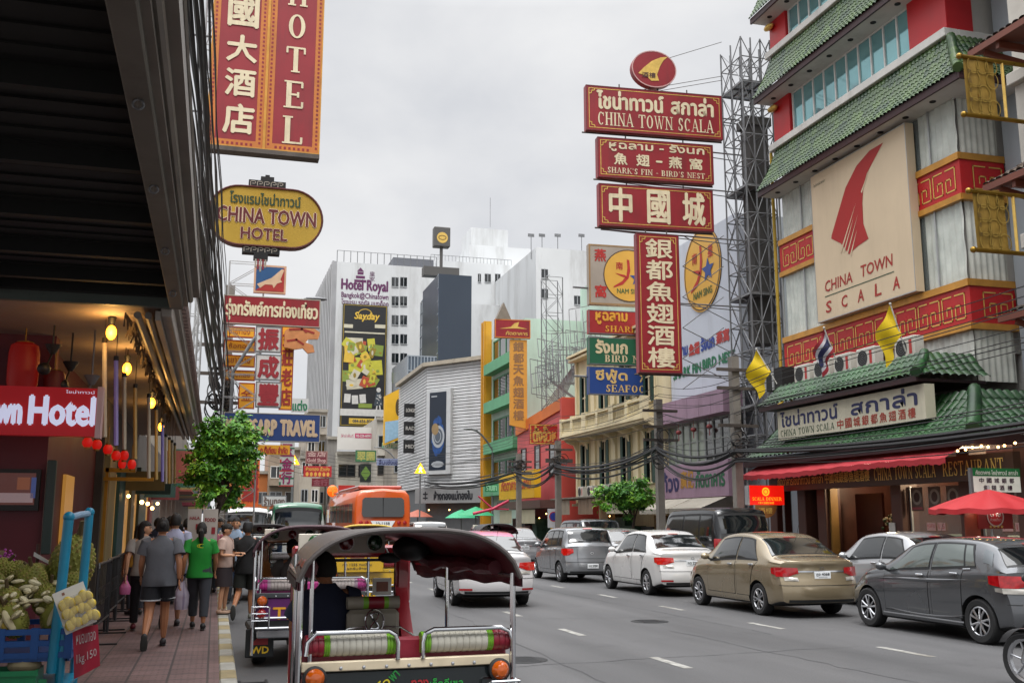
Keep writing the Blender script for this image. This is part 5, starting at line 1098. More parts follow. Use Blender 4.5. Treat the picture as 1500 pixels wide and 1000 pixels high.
for k, (a0, a1) in enumerate(((.6, 2.9), (4.2, 6.3), (8.1, 11.))):
 g = G(); g.grid(lambda u, v: CP_(a0+(a1-a0)*u, 2.9-.75*v, 1.5+.03*sin(u*25)), 24, 3); part(g, 'sunblind', [M('cloth_blind_%d' % k, ['#8d8272', '#7d6a58', '#9a937f'][k], .85, 0, .15, 2, stain=.3)], CB)
shopfront(CB, CP_, wc, 2.5, SHOPC, 8)
for i, x in enumerate((2.2, 3.6, 5.4, 6.6, 8.3, 9.6)):
 q = CP_(x, 3.05, .5); aircon((q.x, q.y, q.z), 'weathered air conditioner in the row under the cream shophouse windows', 'air conditioners under the cream windows', 0, .95)
# --- pink building
KB = thing('pink_shop_building', 'pink shop building with narrow dark windows and a slanting orange parapet', 'building', (XF+4, 59, 0))
KP = fplane(64.2, XF-.3); PK = M('pink_plaster', '#c05a5c', .7, 0, .1, .8, stain=.25, streak=1.2)
g = G(); g.prism([KP(0, .15, 0), KP(9.4, .15, 0), KP(9.4, 8.1, 0), KP(0, 7.3, 0)], (10, 0, 0)); part(g, 'wall', [PK], KB)
g = G(); g.prism([KP(-.05, 7.3, .12), KP(9.5, 8.1, .12), KP(9.5, 8.75, .12), KP(-.05, 7.95, .12)], (.9, 0, 0)); part(g, 'parapet', [M('orange_parapet', '#c4682a', .6, 0, .12, 1)], KB)
g = G(); pbox(g, KP, 9.3, 9.6, .15, 8.7, -9, .2); part(g, 'side_fin', [M('coral_fin', '#b5463c', .6, 0, .1, 1)], KB)
for i in range(3): winunit(KB, KP, 1.0+2.9*i, 2.1+2.9*i, 4.4, 6.4, 1, 2, M('dark_red_frame', '#4a1f22', .5), DGL, .08, .02)
g = G(); pbox(g, KP, .1, 9.3, 2.55, 3.0, 0, 1.4); part(g, 'canopy', [M('brown_canopy', '#5a3f3a', .5, .2, .2, 2)], KB)
for a0, a1 in ((.4, 3.2), (4.6, 8.0)):
 g = G(); g.grid(lambda u, v: KP(a0+(a1-a0)*u, 2.5-.8*v, 1.3), 4, 2); part(g, 'sunblind', [M('pale_blind', '#a9a48a', .8, 0, .1, 2)], KB)
shopfront(KB, Plane(KP(0, 0, 1.25), (0, -1, 0), (0, 0, 1)), 9.2, 2.4, SHOPC+[M('stock_yellow', '#b28a20', .6, 0, .4, 5)], 12)
YS = thing('yellow_shop_sign', 'yellow box sign with red Thai letters on the pink shop front', 'sign', (XF-.9, 60, 3.2)); YP = Plane((XF-1.7, 63.6, 3.15), (0, -1, 0), (0, 0, 1))
g = G(); pbox(g, YP, 0, 7.6, 0, 1.6, -.4, 0); part(g, 'panel', [M('sign_yellow', '#d3a418', .5, 0, .1, 1, stain=.15)], YS)
g = G(); text(g, YP, 'ภัตตาคารหูฉลาม', .6, 6.9, .35, 1.2, 0, .015, .04); part(g, 'lettering', [M('sign_red', '#b03a26', .5)], YS)
RS = thing('red_shop_sign', 'red sign with gold Thai letters hung in front of the pink wall', 'sign', (17, 56, 5.5))
p0 = aty(776, 650, 56); p1 = aty(826, 622, 56); RP = Plane((p0.x, 56, p0.z), (1, 0, 0), (0, 0, 1)); w0, h0 = p1.x-p0.x, p1.z-p0.z
g = G(); pbox(g, RP, 0, w0, 0, h0, -.2, 0); part(g, 'panel', [M('sign_scarlet', '#a8231c', .5, 0, .1, 1)], RS)
g = G(); framep(g, RP, .02, w0-.02, .02, h0-.02, .06, 0, .01); text(g, RP, 'ตั้งจั๊วหลี', .2, w0-.2, .15, h0-.12, 0, .012, .03); part(g, 'lettering', [GOLDL], RS)
# --- green building, taller, with its scaffold
GB = thing('green_building', 'tall mint green building with dark openings rising behind the pink shop', 'building', (XF+6, 64, 0))
MINT = M('mint_plaster', '#afc6b8', .7, 0, .1, .6, stain=.25, streak=1.); GP = fplane(73.0, XF+.25)
g = G(); g.box(XF+.25, 30, 64.3, 73, .15, 15.2); g.box(XF+4.2, 31, 54.2, 64.3, 9, 17.4); part(g, 'wall', [MINT], GB)
for z in (3.6, 6.6, 9.6, 12.4):
 winunit(GB, GP, .8, 7.6, z+.9, z+2.5, 4, 1, M('green_frame', '#3d7a56', .5), DGL, .1, .02)
 g = G(); pbox(g, GP, .4, 8.2, z, z+.75, 0, .7); part(g, 'balcony', [M('green_balcony', '#5a9a72', .6, 0, .15, 1)], GB)
g = G(); g.box(XF-.22, XF+.24, 72.9, 74.1, .15, 16.6); g.box(XF-.34, XF-.22, 72.95, 73.25, .15, 16.6); g.box(XF-.34, XF-.22, 73.6, 73.9, .15, 16.6); solo(g, 'yellow_pier', [M('yellow_cladding', '#c08a1c', .5, .1, .12, 1, stain=.2)], 'tall mustard yellow pier between the green building and the ribbed metal building', 'pier')
# --- ribbed metal corner building (street bends here)
RB = thing('ribbed_metal_building', 'corner building clad in horizontal ribbed grey metal with a tall dark watch poster', 'building', (18, 80, 0))
A_, B_, C_ = Vector((19.25, 74.2, 0)), Vector((15.6, 79.2, 0)), Vector((15.6, 92, 0)); zt = 13.9
RIB = M('ribbed_metal', '#c0c1c2', .5, .2, .1, 1.2, stain=.25)
def ribbed(g, a, b, z0, z1, n, amp=.10):
 d = (b-a).normalized(); nrm = Vector((-d.y, d.x, 0)); nrm = nrm if nrm.x < 0 or nrm.y < 0 else -nrm
 for i in range(n):
  za = z0+(z1-z0)*i/n; zb = z0+(z1-z0)*(i+1)/n; k = [(0, za), (amp, za+.02), (amp, za+(zb-za)*.62), (0, zb-.02)]
  for (o1, q1), (o2, q2) in zip(k[:-1], k[1:]):
   g.quad(a+nrm*o1+Vector((0, 0, q1)), b+nrm*o1+Vector((0, 0, q1)), b+nrm*o2+Vector((0, 0, q2)), a+nrm*o2+Vector((0, 0, q2)))
g = G(); ribbed(g, A_, B_, 4.4, zt, 38, .05); ribbed(g, B_, C_, 4.4, zt, 38, .05); part(g, 'ribbed_cladding', [RIB], RB, smooth=0)
g = G(); g.prism([A_+Vector((.06, .1, .1)), Vector((30, 75, .1)), Vector((30, 92, .1)), C_+Vector((.1, 0, .1)), B_+Vector((.1, .1, .1))], (0, 0, zt-.1)); part(g, 'wall', [M('grey_core', '#5d5f61', .7)], RB)
g = G();
for a, b in ((A_, B_), (B_, C_)): g.bar(a+Vector((-.15, -.1, zt+.15)), b+Vector((-.15, -.1, zt+.15)), .5, .3)
part(g, 'parapet', [M('pale_parapet', '#a39a8a', .7, 0, .15, 1, stain=.3)], RB)
dAB = (B_-A_).normalized(); RPn = Plane(B_+Vector((-.03, -.05, 0)), -dAB, (0, 0, 1)); Lab = (B_-A_).length
q0 = atp(627, 695, RPn.o, RPn.n); q1 = atp(664, 568, RPn.o, RPn.n); ua, ub = (q0-RPn.o).dot(RPn.u), (q1-RPn.o).dot(RPn.u)
g = G(); pbox(g, RPn, ua, ub, q0.z, q1.z, -.05, .30); po = part(g, 'poster_frame', [M('white_frame', '#b9bbbc', .4, .2, .08, 2)], RB)
g = G(); P2 = Plane(RPn(0, 0, .30), RPn.u, (0, 0, 1)); f_ = (ub-ua)*.14; rectp(g, P2, ua+f_, ub-f_*1.2, q0.z+.3, q1.z-.25, 0, .01)
cx, cz = (ua+ub)/2, (q0.z*.55+q1.z*.45); k = (ub-ua)*.36
random.seed(4)
for i in range(26): a = random.uniform(0, 2*pi); disc(g, P2, cx+.5*k*cos(a), cz+1.5*k*sin(a)*.9, .3*k*random.uniform(.5, 1), .5*k*random.uniform(.5, 1), 1, .014+i*.0004, 10)
disc(g, P2, cx+.05*k, cz-.1*k, .72*k, .95*k, 2, .03); disc(g, P2, cx+.05*k, cz-.1*k, .52*k, .7*k, 3, .034); ring(g, P2, cx, cz-.1*k, .38*k, .5*k, .06, 2, .038); disc(g, P2, cx-.3*k, cz+.55*k, .4*k, .5*k, 4, .04); rectp(g, P2, ua+f_*1.5, ua+f_*3.2, q1.z-.62, q1.z-.52, 2, .02); disc(g, P2, cx, q0.z+.75, .7*k, .25, 2, .02)
part(g, 'poster', [M('poster_night', '#15202f', .35, 0, .1, 1), M('poster_blue', '#1d4580', .4, 0, .4, 3), M('poster_silver', '#a3a8ad', .3, .2, .1, 6), M('poster_dial', '#4d5560', .3), M('poster_bronze', '#8a7350', .4)], po)
g = G(); pbox(g, RPn, -.4, Lab+.3, 3.2, 4.35, -.2, .7); text(g, Plane(RPn(0, 0, .70), RPn.u, (0, 0, 1)), 'ห้างทองแม่ทองใบ', 1.6, 5.4, 3.45, 4.1, 1, .015, .05); strokes(g, Plane(RPn(0, 0, .70), RPn.u, (0, 0, 1)), [[(.7, 3.5), (.7, 4.05)], [(.5, 3.9), (.9, 3.9)], [(.5, 3.6), (.9, 3.6)]], .1, 1, .015); part(g, 'fascia_sign', [M('grey_fascia', '#8b8c8c', .6, .2, .12, 1, stain=.3), INK], RB)
for i in range(3):
 g = G(); g.ball(RPn(.8+i*2.1, 2.7, .4), .05, 0, 8, 6); part(g, 'shop_bulb', [WARM], RB)
for i in range(3):
 z = 10.4-1.5*i; p = aty(601, 606, 84); g = G(); PLn = Plane((p.x-.5, 84, z), (1, 0, 0), (0, 0, 1)); pbox(g, PLn, 0, 1.35, 0, 1.1, -.2, 0); text(g, PLn, ['LONGINES', 'RADO', 'MIDO'][i], .15, 1.2, .4, .7, 1, .012, .03)
 solo(g, 'brand_sign', [BLK, M('letter_pale', '#a9a6a0', .5)], ['topmost of the three black box signs on the ribbed building edge', 'middle one of the three black box signs on the ribbed building edge', 'lowest of the three black box signs on the ribbed building edge'][i], 'sign', 'stacked black box signs')
p = aty(588, 590, 95); g = G(); YQ = Plane((p.x-1.6, 95, 8.8), (1, 0, 0), (0, 0, 1)); g.prism([YQ(0, 0), YQ(3.0, 1.2), YQ(3.0, 6.2), YQ(0, 4.6)], (0, .5, 0), 0); disc(g, YQ, 1.3, 3.6, .25, .8, 1, .02); g.poly([YQ(.1, .2, .02), YQ(2.7, 1.4, .02), YQ(2.5, 2.6, .02), YQ(.1, 2.2, .02)], 2)
solo(g, 'yellow_billboard', [M('hoarding_yellow', '#d2a11c', .5, 0, .1, 1), M('hoarding_dark', '#4a3a20', .5), M('hoarding_blue', '#8fb0c6', .5)], 'tilted yellow advertising hoarding beside the ribbed metal building', 'billboard')
# ------------------------------------------------------------------ far towers
WT = M('white_tower_render', '#c6c8c9', .8, 0, .09, .12, stain=.5, streak=.25)
def tower(name, label, px0, px1, pytop, Y, depth, mat, wins=(), wz=3.1, base=.0, extra=None, cat='building'):
 a = aty(px0, pytop, Y); b = aty(px1, pytop, Y); t = thing(name, label, cat, ((a.x+b.x)/2, Y+depth/2, 0))
 g = G(); g.box(a.x, b.x, Y, Y+depth, base, a.z); part(g, 'wall', [mat], t)
 pl = Plane((a.x, Y, 0), (1, 0, 0), (0, 0, 1)); return t, pl, b.x-a.x, a.z
def wingrid(t, pl, cells, fm=ALU, gm=DGL):
 for (u0, u1, v0, v1) in cells:
  g = G(); pbox(g, pl, u0, u1, v0, v0+.15, -.1, .12); pbox(g, pl, u0, u1, v1-.08, v1, -.1, .05); pbox(g, pl, (u0+u1)/2-.05, (u0+u1)/2+.05, v0, v1, -.1, .05); f = part(g, 'window', [fm], t)
  g = G(); rectp(g, pl, u0, u1, v0+.1, v1, 0, .02); part(g, 'pane', [gm], f)
def PXY(pl, px, py): q = atp(px, py, pl.o, pl.n); return (q-pl.o).dot(pl.u), (q-pl.o).dot(pl.v)
# hotel slab
HT, HP, hw_, hh_ = tower('hotel_tower', 'white hotel slab with a purple roof logo and a slatted grey flank', 494, 640, 383, 165, 18, WT)
cells = []
for r in range(9):
 for px in (573.5, 586):
  u, v = PXY(HP, px, 420.5+27.9*r); cells.append((u, u+1.15, v, v+1.75))
wingrid(HT, HP, cells)
g = G(); a = HP(0, 0); L0 = aty(459, 420, 205); n_ = 16
for i in range(n_):
 t0, t1 = i/n_, (i+.62)/n_; p = a.lerp(Vector((L0.x, 205, 0)), t0); q = a.lerp(Vector((L0.x, 205, 0)), t1); g.prism([p, q, q+Vector((-.8, -.5, 0)), p+Vector((-.8, -.5, 0))], (0, 0, hh_))
part(g, 'slatted_flank', [M('slat_grey', '#a5a5a6', .6, .1, .15, .3)], HT)
g = G(); g.prism([a, Vector((L0.x, 205, 0)), Vector((L0.x+6, 206, 0)), a+Vector((6, 1, 0))], (0, 0, hh_-.3)); part(g, 'flank_wall', [DGL], HT)
g = G()
for i in range(16): u = hw_*i/15; g.tube([HP(u, hh_, -.3), HP(u, hh_+2.0, -.3)], .06, 5)
g.tube([HP(0, hh_+2, -.3), HP(hw_, hh_+2, -.3)], .06, 5); part(g, 'roof_railing', [STEEL], HT)
g = G(); u0, v0 = PXY(HP, 580, 386); g.box(*sorted((HP(u0, 0).x, HP(u0+7, 0).x)), 168, 176, hh_, hh_+2.2); part(g, 'roof_plant', [M('plant_grey', '#5b5d63', .7)], HT)
PUR = M('logo_purple', '#5a2350', .5)
g = G(); u0, v0 = PXY(HP, 500, 428); u1, v1 = PXY(HP, 568, 415); text(g, HP, 'Hotel Royal', u0, u1, v0, v1+.3, 0, .03, .035); u2, v2 = PXY(HP, 500, 437.5); u3, v3 = PXY(HP, 569, 431); text(g, HP, 'Bangkok@Chinatown', u2, u3, v2, v3, 0, .03, .02); u2, v2 = PXY(HP, 500, 445); u3, v3 = PXY(HP, 569, 441); text(g, HP, 'โรงแรม รอยัล แบงค็อก', u2, u3, v2, v3, 0, .03, .02)
u4, v4 = PXY(HP, 519, 413); u5, v5 = PXY(HP, 537, 395); m_ = (u4+u5)/2
for k in range(3): rectp(g, HP, u4+.25*k, u5-.25*k, v4+(v5-v4)*k*.3, v4+(v5-v4)*(k*.3+.2), 0, .03)
g.poly([HP(u4+.4, v5-.35, .03), HP(u5-.4, v5-.35, .03), HP(m_, v5+.3, .03)], 0)
u6, v6 = PXY(HP, 541, 412); text(g, HP, '皇', u6, u6+.9, v6+.9, v6+1.7, 0, .03); text(g, HP, '家', u6, u6+.9, v6, v6+.8, 0, .03); part(g, 'hotel_lettering', [PUR], HT)
g = G(); u0, v0 = PXY(HP, 497, 624); u1, v1 = PXY(HP, 567, 449); pbox(g, HP, u0, u1, v0, v1, 0, .5); ad = thing('advert_billboard', 'tall black snack advert billboard on the front of the white hotel', 'billboard', HP(u0, v0, .5)); part(g, 'panel', [M('advert_black', '#1c1c1e', .5, 0, .1, .5), BLK], ad)
AP = Plane(HP(u0, v0, .5), HP.u, HP.v); aw, ah = u1-u0, v1-v0; ACOL = [M('ad_'+c[1:], c, .5, 0, .12, 1.5) for c in ('#d0ab3c', '#bfb9a4', '#a8472c', '#b9b43a', '#7e8f3c', '#c4c2bd', '#39424a', '#8a7423')]
g = G(); framep(g, AP, .1, aw-.1, .1, ah-.1, .12, 7, .02); text(g, AP, 'Sayday', aw*.25, aw*.80, ah*.86, ah*.935, 0, .03, .03, shear=.15); ring(g, AP, aw*.5, ah*.92, aw*.16, ah*.045, .1, 0, .02)
for (x, y, w1, h1, c) in ((.05, .76, .9, .012, 1), (.03, .80, .2, .03, 1), (.72, .81, .24, .03, 1), (.08, .60, .45, .10, 2), (.1, .68, .36, .04, 1), (.57, .62, .17, .10, 3), (.62, .58, .3, .09, 4), (.16, .44, .38, .12, 3), (.55, .42, .36, .12, 3), (.03, .36, .2, .09, 4), (.12, .30, .36, .08, 1), (.48, .32, .28, .06, 3), (.08, .19, .14, .07, 5), (.25, .18, .14, .07, 5), (.42, .19, .14, .07, 5), (.40, .15, .3, .035, 4), (.0, .085, 1., .055, 5), (.2, .02, .58, .045, 0)):
 a_ = random.uniform(-.15, .15); c0 = (aw*(x+w1/2), ah*(y+h1/2)); ww, hh = aw*w1/2, ah*h1/2; rot = a_ if h1 > .05 and w1 < .6 else 0; fl = c0
 g.poly([AP(c0[0]+dx*ww*cos(rot)-dy*hh*sin(rot), c0[1]+dx*ww*sin(rot)+dy*hh*cos(rot), .03+.004*(x+y)) for dx, dy in ((-1, -1), (1, -1), (1, 1), (-1, 1))], c)
 if h1 > .07 and c in (2, 3, 4):
  for q in range(5): disc(g, AP, c0[0]+random.uniform(-.6, .6)*ww, c0[1]+random.uniform(-.6, .6)*hh, ww*.22, hh*.2, [0, 1, 3, 4, 7][q], .05+.002*q, 9)
text(g, AP, '084-656-8066', aw*.28, aw*.76, ah*.03, ah*.055, 6, .045, .03)
fx = aw*.84; disc(g, AP, fx, ah*.30, aw*.05, ah*.02, 5, .05, 10); g.poly([AP(fx-aw*.1, ah*.17, .05), AP(fx+aw*.1, ah*.17, .05), AP(fx+aw*.05, ah*.28, .05), AP(fx-aw*.05, ah*.28, .05)], 6)
for q in range(26):
 x, y = aw*random.uniform(.08, .78), ah*random.uniform(.33, .68); ww, hh = aw*random.uniform(.05, .12), ah*random.uniform(.02, .045); rot = random.uniform(-.6, .6)
 g.poly([AP(x+dx*ww*cos(rot)-dy*hh*sin(rot), y+dx*ww*sin(rot)+dy*hh*cos(rot), .06+.002*q) for dx, dy in ((-1, -1), (1, -1), (1, 1), (-1, 1))], (3, 3, 4, 2, 1, 0, 7)[q % 7]); disc(g, AP, x, y, ww*.4, hh*.5, (0, 1, 4, 7)[q % 4], .0605+.002*q, 8)
for q in range(14): disc(g, AP, fx+random.uniform(-.06, .06)*aw, ah*random.uniform(.175, .26), aw*.012, ah*.005, 5, .056, 7)
strokes(g, AP, [[(fx-aw*.03, ah*.17), (fx-aw*.08, ah*.02)], [(fx+aw*.03, ah*.17), (fx+aw*.1, ah*.02)]], aw*.03, 5, .05); part(g, 'advert_print', ACOL, ad)
# dark glass tower
DT, DP, dw, dh = tower('dark_glass_tower', 'dark blue glass box tower in front of the white hospital block', 643, 691, 401, 140, 12, M('dark_cladding', '#343d49', .35, .2, .06, .15))
g = G(); a = DP(0, 0); pl_ = aty(617, 420, 160); b = Vector((pl_.x, 160, 0)); pbox(g, DP, -.05, .02, 0, dh, -.3, .02); g.prism([a, b, b+Vector((3, 0, 0)), a+Vector((3, .5, 0))], (0, 0, dh-.2)); fl = part(g, 'glass_flank', [M('blue_grey_glass', '#46525f', .1, .2, .1, .3, spec=.8)], DT)
FD = Plane(b, a-b, (0, 0, 1)); FL = (a-b).length; g = G()
for i in range(8): pbox(g, FD, FL*i/8, FL*i/8+.15, 0, dh, 0, .1)
for j in range(30): pbox(g, FD, 0, FL, dh-1.9*j-.15, dh-1.9*j, 0, .08)
part(g, 'mullions', [M('pale_mullion', '#8a929a', .5, .3)], fl)
p = aty(597, 520, 128); q = aty(640, 512, 128); g = G(); g.box(p.x, q.x, 128, 140, 0, p.z); MB_ = thing('dark_glass_annex', 'low dark glass block stepping down left of the dark tower', 'building', ((p.x+q.x)/2, 134, 0)); part(g, 'wall', [MATS['blue_grey_glass']], MB_)
AX = Plane((p.x, 128, 0), (1, 0, 0), (0, 0, 1)); g = G()
for i in range(9): pbox(g, AX, (q.x-p.x)*i/9, (q.x-p.x)*i/9+.12, 0, p.z, 0, .08)
for j in range(9): pbox(g, AX, 0, q.x-p.x, p.z-1.9*j-.15, p.z-1.9*j, 0, .07)
part(g, 'mullions', [MATS['pale_mullion']], MB_)
# white hospital block in steps
WB, WPn, ww_, wh_ = tower('white_block', 'large white block with stepped roof and rooftop water house behind the dark tower', 640, 785, 381, 175, 20, WT)
def step(px0, px1, pyt, Y, dep, nm='roof_house'):
 a = aty(px0, pyt, Y); b = aty(px1, pyt, Y); g = G(); g.box(a.x, b.x, Y, Y+dep, 0 if nm == 'wing' else a.z-16, a.z); return part(g, nm, [WT], WB)
step(688, 778, 358, 180, 12); step(690, 744, 333, 184, 8); step(598, 690, 400, 185, 12, 'wing'); step(785, 905, 362, 150, 25, 'wing'); step(690, 790, 445, 172, 2, 'wing')
cells = []
for px, w1 in ((700, 5), (710, 10), (725, 9), (739, 8), (751, 6), (765, 13)):
 u, v = PXY(WPn, px, 414); cells.append((u, u+w1*.115, v, v+1.7))
for px, w1 in ((726, 7), (765, 13)): u, v = PXY(WPn, px, 442); cells.append((u, u+w1*.115, v, v+1.3))
wingrid(WB, WPn, cells)
W2 = Plane((aty(785, 362, 150).x, 150, 0), (1, 0, 0), (0, 0, 1)); cells = []
for px, py in ((793, 408), (793, 437), (841, 447)): u, v = PXY(W2, px, py); cells.append((u, u+1.1, v, v+1.6))
wingrid(WB, W2, cells)
g = G()
for i in range(24): u = -1+15*i/23; p = WPn(u, wh_, -.5); g.tube([p, p+Vector((0, 0, 1.1))], .04, 4)
g.tube([WPn(-1, wh_+1.1, -.5), WPn(14, wh_+1.1, -.5)], .05, 4)
for px in (778, 794, 817, 852): p = aty(px, 362, 152); g.tube([p-Vector((0, 0, 2)), p+Vector((0, 0, 2.0))], .06, 5); g.box(p.x-.5, p.x+.5, p.y-.1, p.y+.1, p.z+1.7, p.z+2.2)
p = aty(718, 333, 186); g.tube([p, p+Vector((0, 0, 6))], .05, 4); part(g, 'roof_masts', [STEEL], WB)
SQ = thing('bank_roof_sign', 'square grey roof sign with a round gold emblem on a steel leg', 'sign', aty(648, 392, 150)); q0 = aty(636, 360, 150); q1 = aty(660, 333, 150); g = G(); g.box(q0.x, q1.x, 150, 151.5, q0.z, q1.z, 0, .1); QP = Plane((q0.x, 150, q0.z), (1, 0, 0), (0, 0, 1)); part(g, 'panel', [M('sign_slate', '#4c4a48', .5, 0, .08, .6)], SQ)
g = G(); c_ = (q1.x-q0.x)/2; disc(g, QP, c_, c_*1.1, c_*.68, c_*.68, 0, .02); ring(g, QP, c_, c_*1.1, c_*.5, c_*.3, .12, 1, .03); part(g, 'emblem', [GOLDL, M('emblem_brown', '#5a4416', .5)], SQ)
g = G(); g.tube([(c_+q0.x, 150.7, q0.z), (c_+q0.x, 150.7, q0.z-3.2)], .25, 8); g.box(q0.x-1.5, q1.x+1.5, 150.2, 152, q0.z-4.6, q0.z-3.2); part(g, 'leg', [MATS['sign_slate']], SQ)
# ------------------------------------------------------------------ blocks closing the bend of the street
def endblock(label, px0, px1, pyt, Y, col, seed, group='shophouses closing the bend of the street'):
 random.seed(seed); a = aty(px0, pyt, Y); b = aty(px1, pyt, Y); t = thing('shophouse', label, 'building', ((a.x+b.x)/2, Y+5, 0), 0, group); w = b.x-a.x
 g = G(); g.box(a.x, b.x, Y, Y+12, 0, a.z); part(g, 'wall', [M('block_'+col[1:], col, .75, 0, .15, .5, stain=.5, streak=.9)], t); pl = Plane((a.x, Y, 0), (1, 0, 0), (0, 0, 1))
 g = G(); pbox(g, pl, -.05, w+.05, a.z-.25, a.z+.1, -.1, .3); part(g, 'cornice', [M('block_trim', '#8d887e', .7, 0, .2, 1, stain=.4)], t)
 z = 4.0
 while z < a.z-1.9:
  n = max(2, int(w/1.6))
  for i in range(n):
   if random.random() < .8: winunit(t, pl, w*i/n+.2, w*(i+1)/n-.15, z, z+1.5, 2, 1, random.choice([ALU, WHT, RUST]), DGL, .09)
  if random.random() < .5:
   g = G(); pbox(g, pl, .1, w-.1, z-.9, z-.2, 0, .8); part(g, 'balcony', [M('block_balc_'+col[1:], col, .7, 0, .25, 1, stain=.5)], t)
  z += 3.1
 g = G(); g.prism([pl(0, 3.3, 0), pl(w, 3.3, 0), pl(w, 2.7, 1.8), pl(0, 2.7, 1.8)], (0, 0, .06)); part(g, 'awning', [M('end_awning_%d' % (seed % 4), ['#6c3a34', '#3d5a48', '#7b7469', '#8a7a3c'][seed % 4], .7, 0, .2, 1)], t)
 return t
for k, (x0, x1, yt, Y, c) in enumerate(((450, 480, 600, 128, '#9c9488'), (480, 494, 640, 126, '#7d7a76'), (494, 552, 662, 124, '#b3aea2'), (552, 598, 612, 118, '#a9a49a'), (575, 612, 650, 112, '#8a8378'), (395, 440, 655, 130, '#8f7f6e'), (440, 470, 668, 120, '#a39a8c'), (330, 396, 690, 132, '#a8632f'))):
 endblock(['weathered grey shophouse just left of the slatted hotel flank', 'narrow dark shophouse between two paler ones at the bend', 'cream shophouse under the white billboard at the bend', 'pale shophouse under the tilted yellow hoarding', 'brownish shophouse tucked against the ribbed metal building', 'tan shophouse behind the hanging gold shop signs', 'small beige shophouse behind the maroon hanging sign', 'orange shophouse at the far left end of the street'][k], x0, x1, yt, Y, c, k+20)
p = aty(494, 658, 122); q = aty(558, 626, 122); g = G(); WQ = Plane((p.x, 122, p.z), (1, 0, 0), (0, 0, 1)); pbox(g, WQ, 0, q.x-p.x, 0, q.z-p.z, -.3, 0, 0); rectp(g, WQ, (q.x-p.x)*.4, (q.x-p.x)*.8, 1.4, 1.95, 1, .02); text(g, WQ, '02-226-6000', (q.x-p.x)*.43, (q.x-p.x)*.77, 1.52, 1.83, 2, .03, .02); text(g, WQ, 'ให้เช่าพื้นที่', .4, (q.x-p.x)*.36, 1.45, 1.85, 1, .02)
solo(g, 'rental_billboard', [M('hoarding_white', '#c2bfb9', .6, 0, .06, 1), M('hoarding_pink', '#b0335e', .5), WHT], 'plain white hoarding with a pink phone strip under the snack advert', 'billboard')
# ================================================================== left side: hotel canopy and arcade
HB = thing('hotel_building', 'hotel arcade with a big dark canopy, maroon front and pale ceiling over the pavement', 'building', (-6, 14, 0))
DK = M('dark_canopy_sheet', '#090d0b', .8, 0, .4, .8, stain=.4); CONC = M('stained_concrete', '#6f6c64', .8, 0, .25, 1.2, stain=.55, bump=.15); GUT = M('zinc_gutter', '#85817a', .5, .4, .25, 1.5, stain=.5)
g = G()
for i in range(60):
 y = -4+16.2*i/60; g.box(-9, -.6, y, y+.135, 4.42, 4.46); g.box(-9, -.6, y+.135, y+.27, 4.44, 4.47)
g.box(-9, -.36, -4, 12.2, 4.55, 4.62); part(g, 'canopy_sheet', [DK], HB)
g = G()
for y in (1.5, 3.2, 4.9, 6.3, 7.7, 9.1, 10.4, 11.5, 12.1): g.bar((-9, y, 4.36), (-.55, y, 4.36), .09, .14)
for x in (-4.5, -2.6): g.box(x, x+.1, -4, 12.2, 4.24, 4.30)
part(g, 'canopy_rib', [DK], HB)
g = G(); g.box(-.62, -.47, -4, 12.2, 4.17, 4.42, 0, .01); part(g, 'edge_beam', [CONC], HB)
g = G()
for y in (4.6, 6.0, 7.6, 9.4, 11.2): ring(g, Plane((-.55, y, 4.15), (0, 1, 0), (0, 0, -1)), 0, 0, .035, .035, .012, 0, 0, 12); g.tube([(-.545+.03*cos(a), y, 4.14+.03*sin(a)) for a in [i*2*pi/12 for i in range(13)]], .008, 5)
part(g, 'ring_bolt', [STEEL], HB)
g = G(); g.box(-.47, -.42, -4, 12.25, 4.22, 4.5); g.tube([(-.40, -4, 4.30), (-.40, 12.25, 4.30)], .035, 8); g.box(-.37, -.30, -4, 12.25, 4.33, 4.56); g.tube([(-.30, -4, 4.52), (-.30, 12.25, 4.52)], .02, 6); part(g, 'gutter', [GUT], HB)
# arcade with the pale ceiling
CEIL = M('arcade_ceiling', '#8d8078', .75, 0, .15, .8, stain=.35)
g = G(); g.box(-6, -.72, 12.25, 31, 4.20, 4.26); part(g, 'ceiling', [CEIL], HB)
g = G(); g.box(-6, -.5, 12.2, 12.3, 4.28, 4.62); g.box(-6, -.62, 12.16, 12.24, 4.18, 4.30); part(g, 'canopy_end', [M('end_board', '#4d5752', .6, 0, .2, 1, stain=.3)], HB)
g = G(); g.box(-.72, -.60, 12.3, 31, 4.10, 4.42, 0, .01); g.box(-.60, -.55, 12.3, 31, 4.30, 4.50); g.box(-.78, -.72, 12.3, 31, 4.05, 4.16); part(g, 'fascia', [M('fascia_grey', '#9b958d', .6, .1, .12, 1, stain=.4)], HB)
g = G()
for i in range(150): y = 12.4+.124*i; g.box(-.53, -.48, y, y+.05, 4.36+.03*(i % 2), 4.6)
part(g, 'fringe', [M('brown_fringe', '#5a4640', .8, 0, .3, 3)], HB)
g = G()
for x in (-.98, -.86): g.tube([(x, 12.4, 4.12), (x, 30.8, 4.12)], .045, 8)
part(g, 'blind_roller', [M('grey_roller', '#7b7670', .5, .2, .2, 1.5, stain=.4)], HB)
g = G(); random.seed(5)
for i in range(200):
 y = 12.6+random.uniform(0, 12); l = random.uniform(.05, .22); g.tube([(-1.12+random.uniform(-.04, .04), y, 4.19), (-1.12+random.uniform(-.06, .06), y+.02, 4.19-l)], .012, 4)
part(g, 'tinsel_garland', [M('old_tinsel', '#4d4030', .5, .3, .4, 8)], HB)
MAR = M('maroon_wall', '#540f1e', .55, 0, .15, .8, stain=.2)
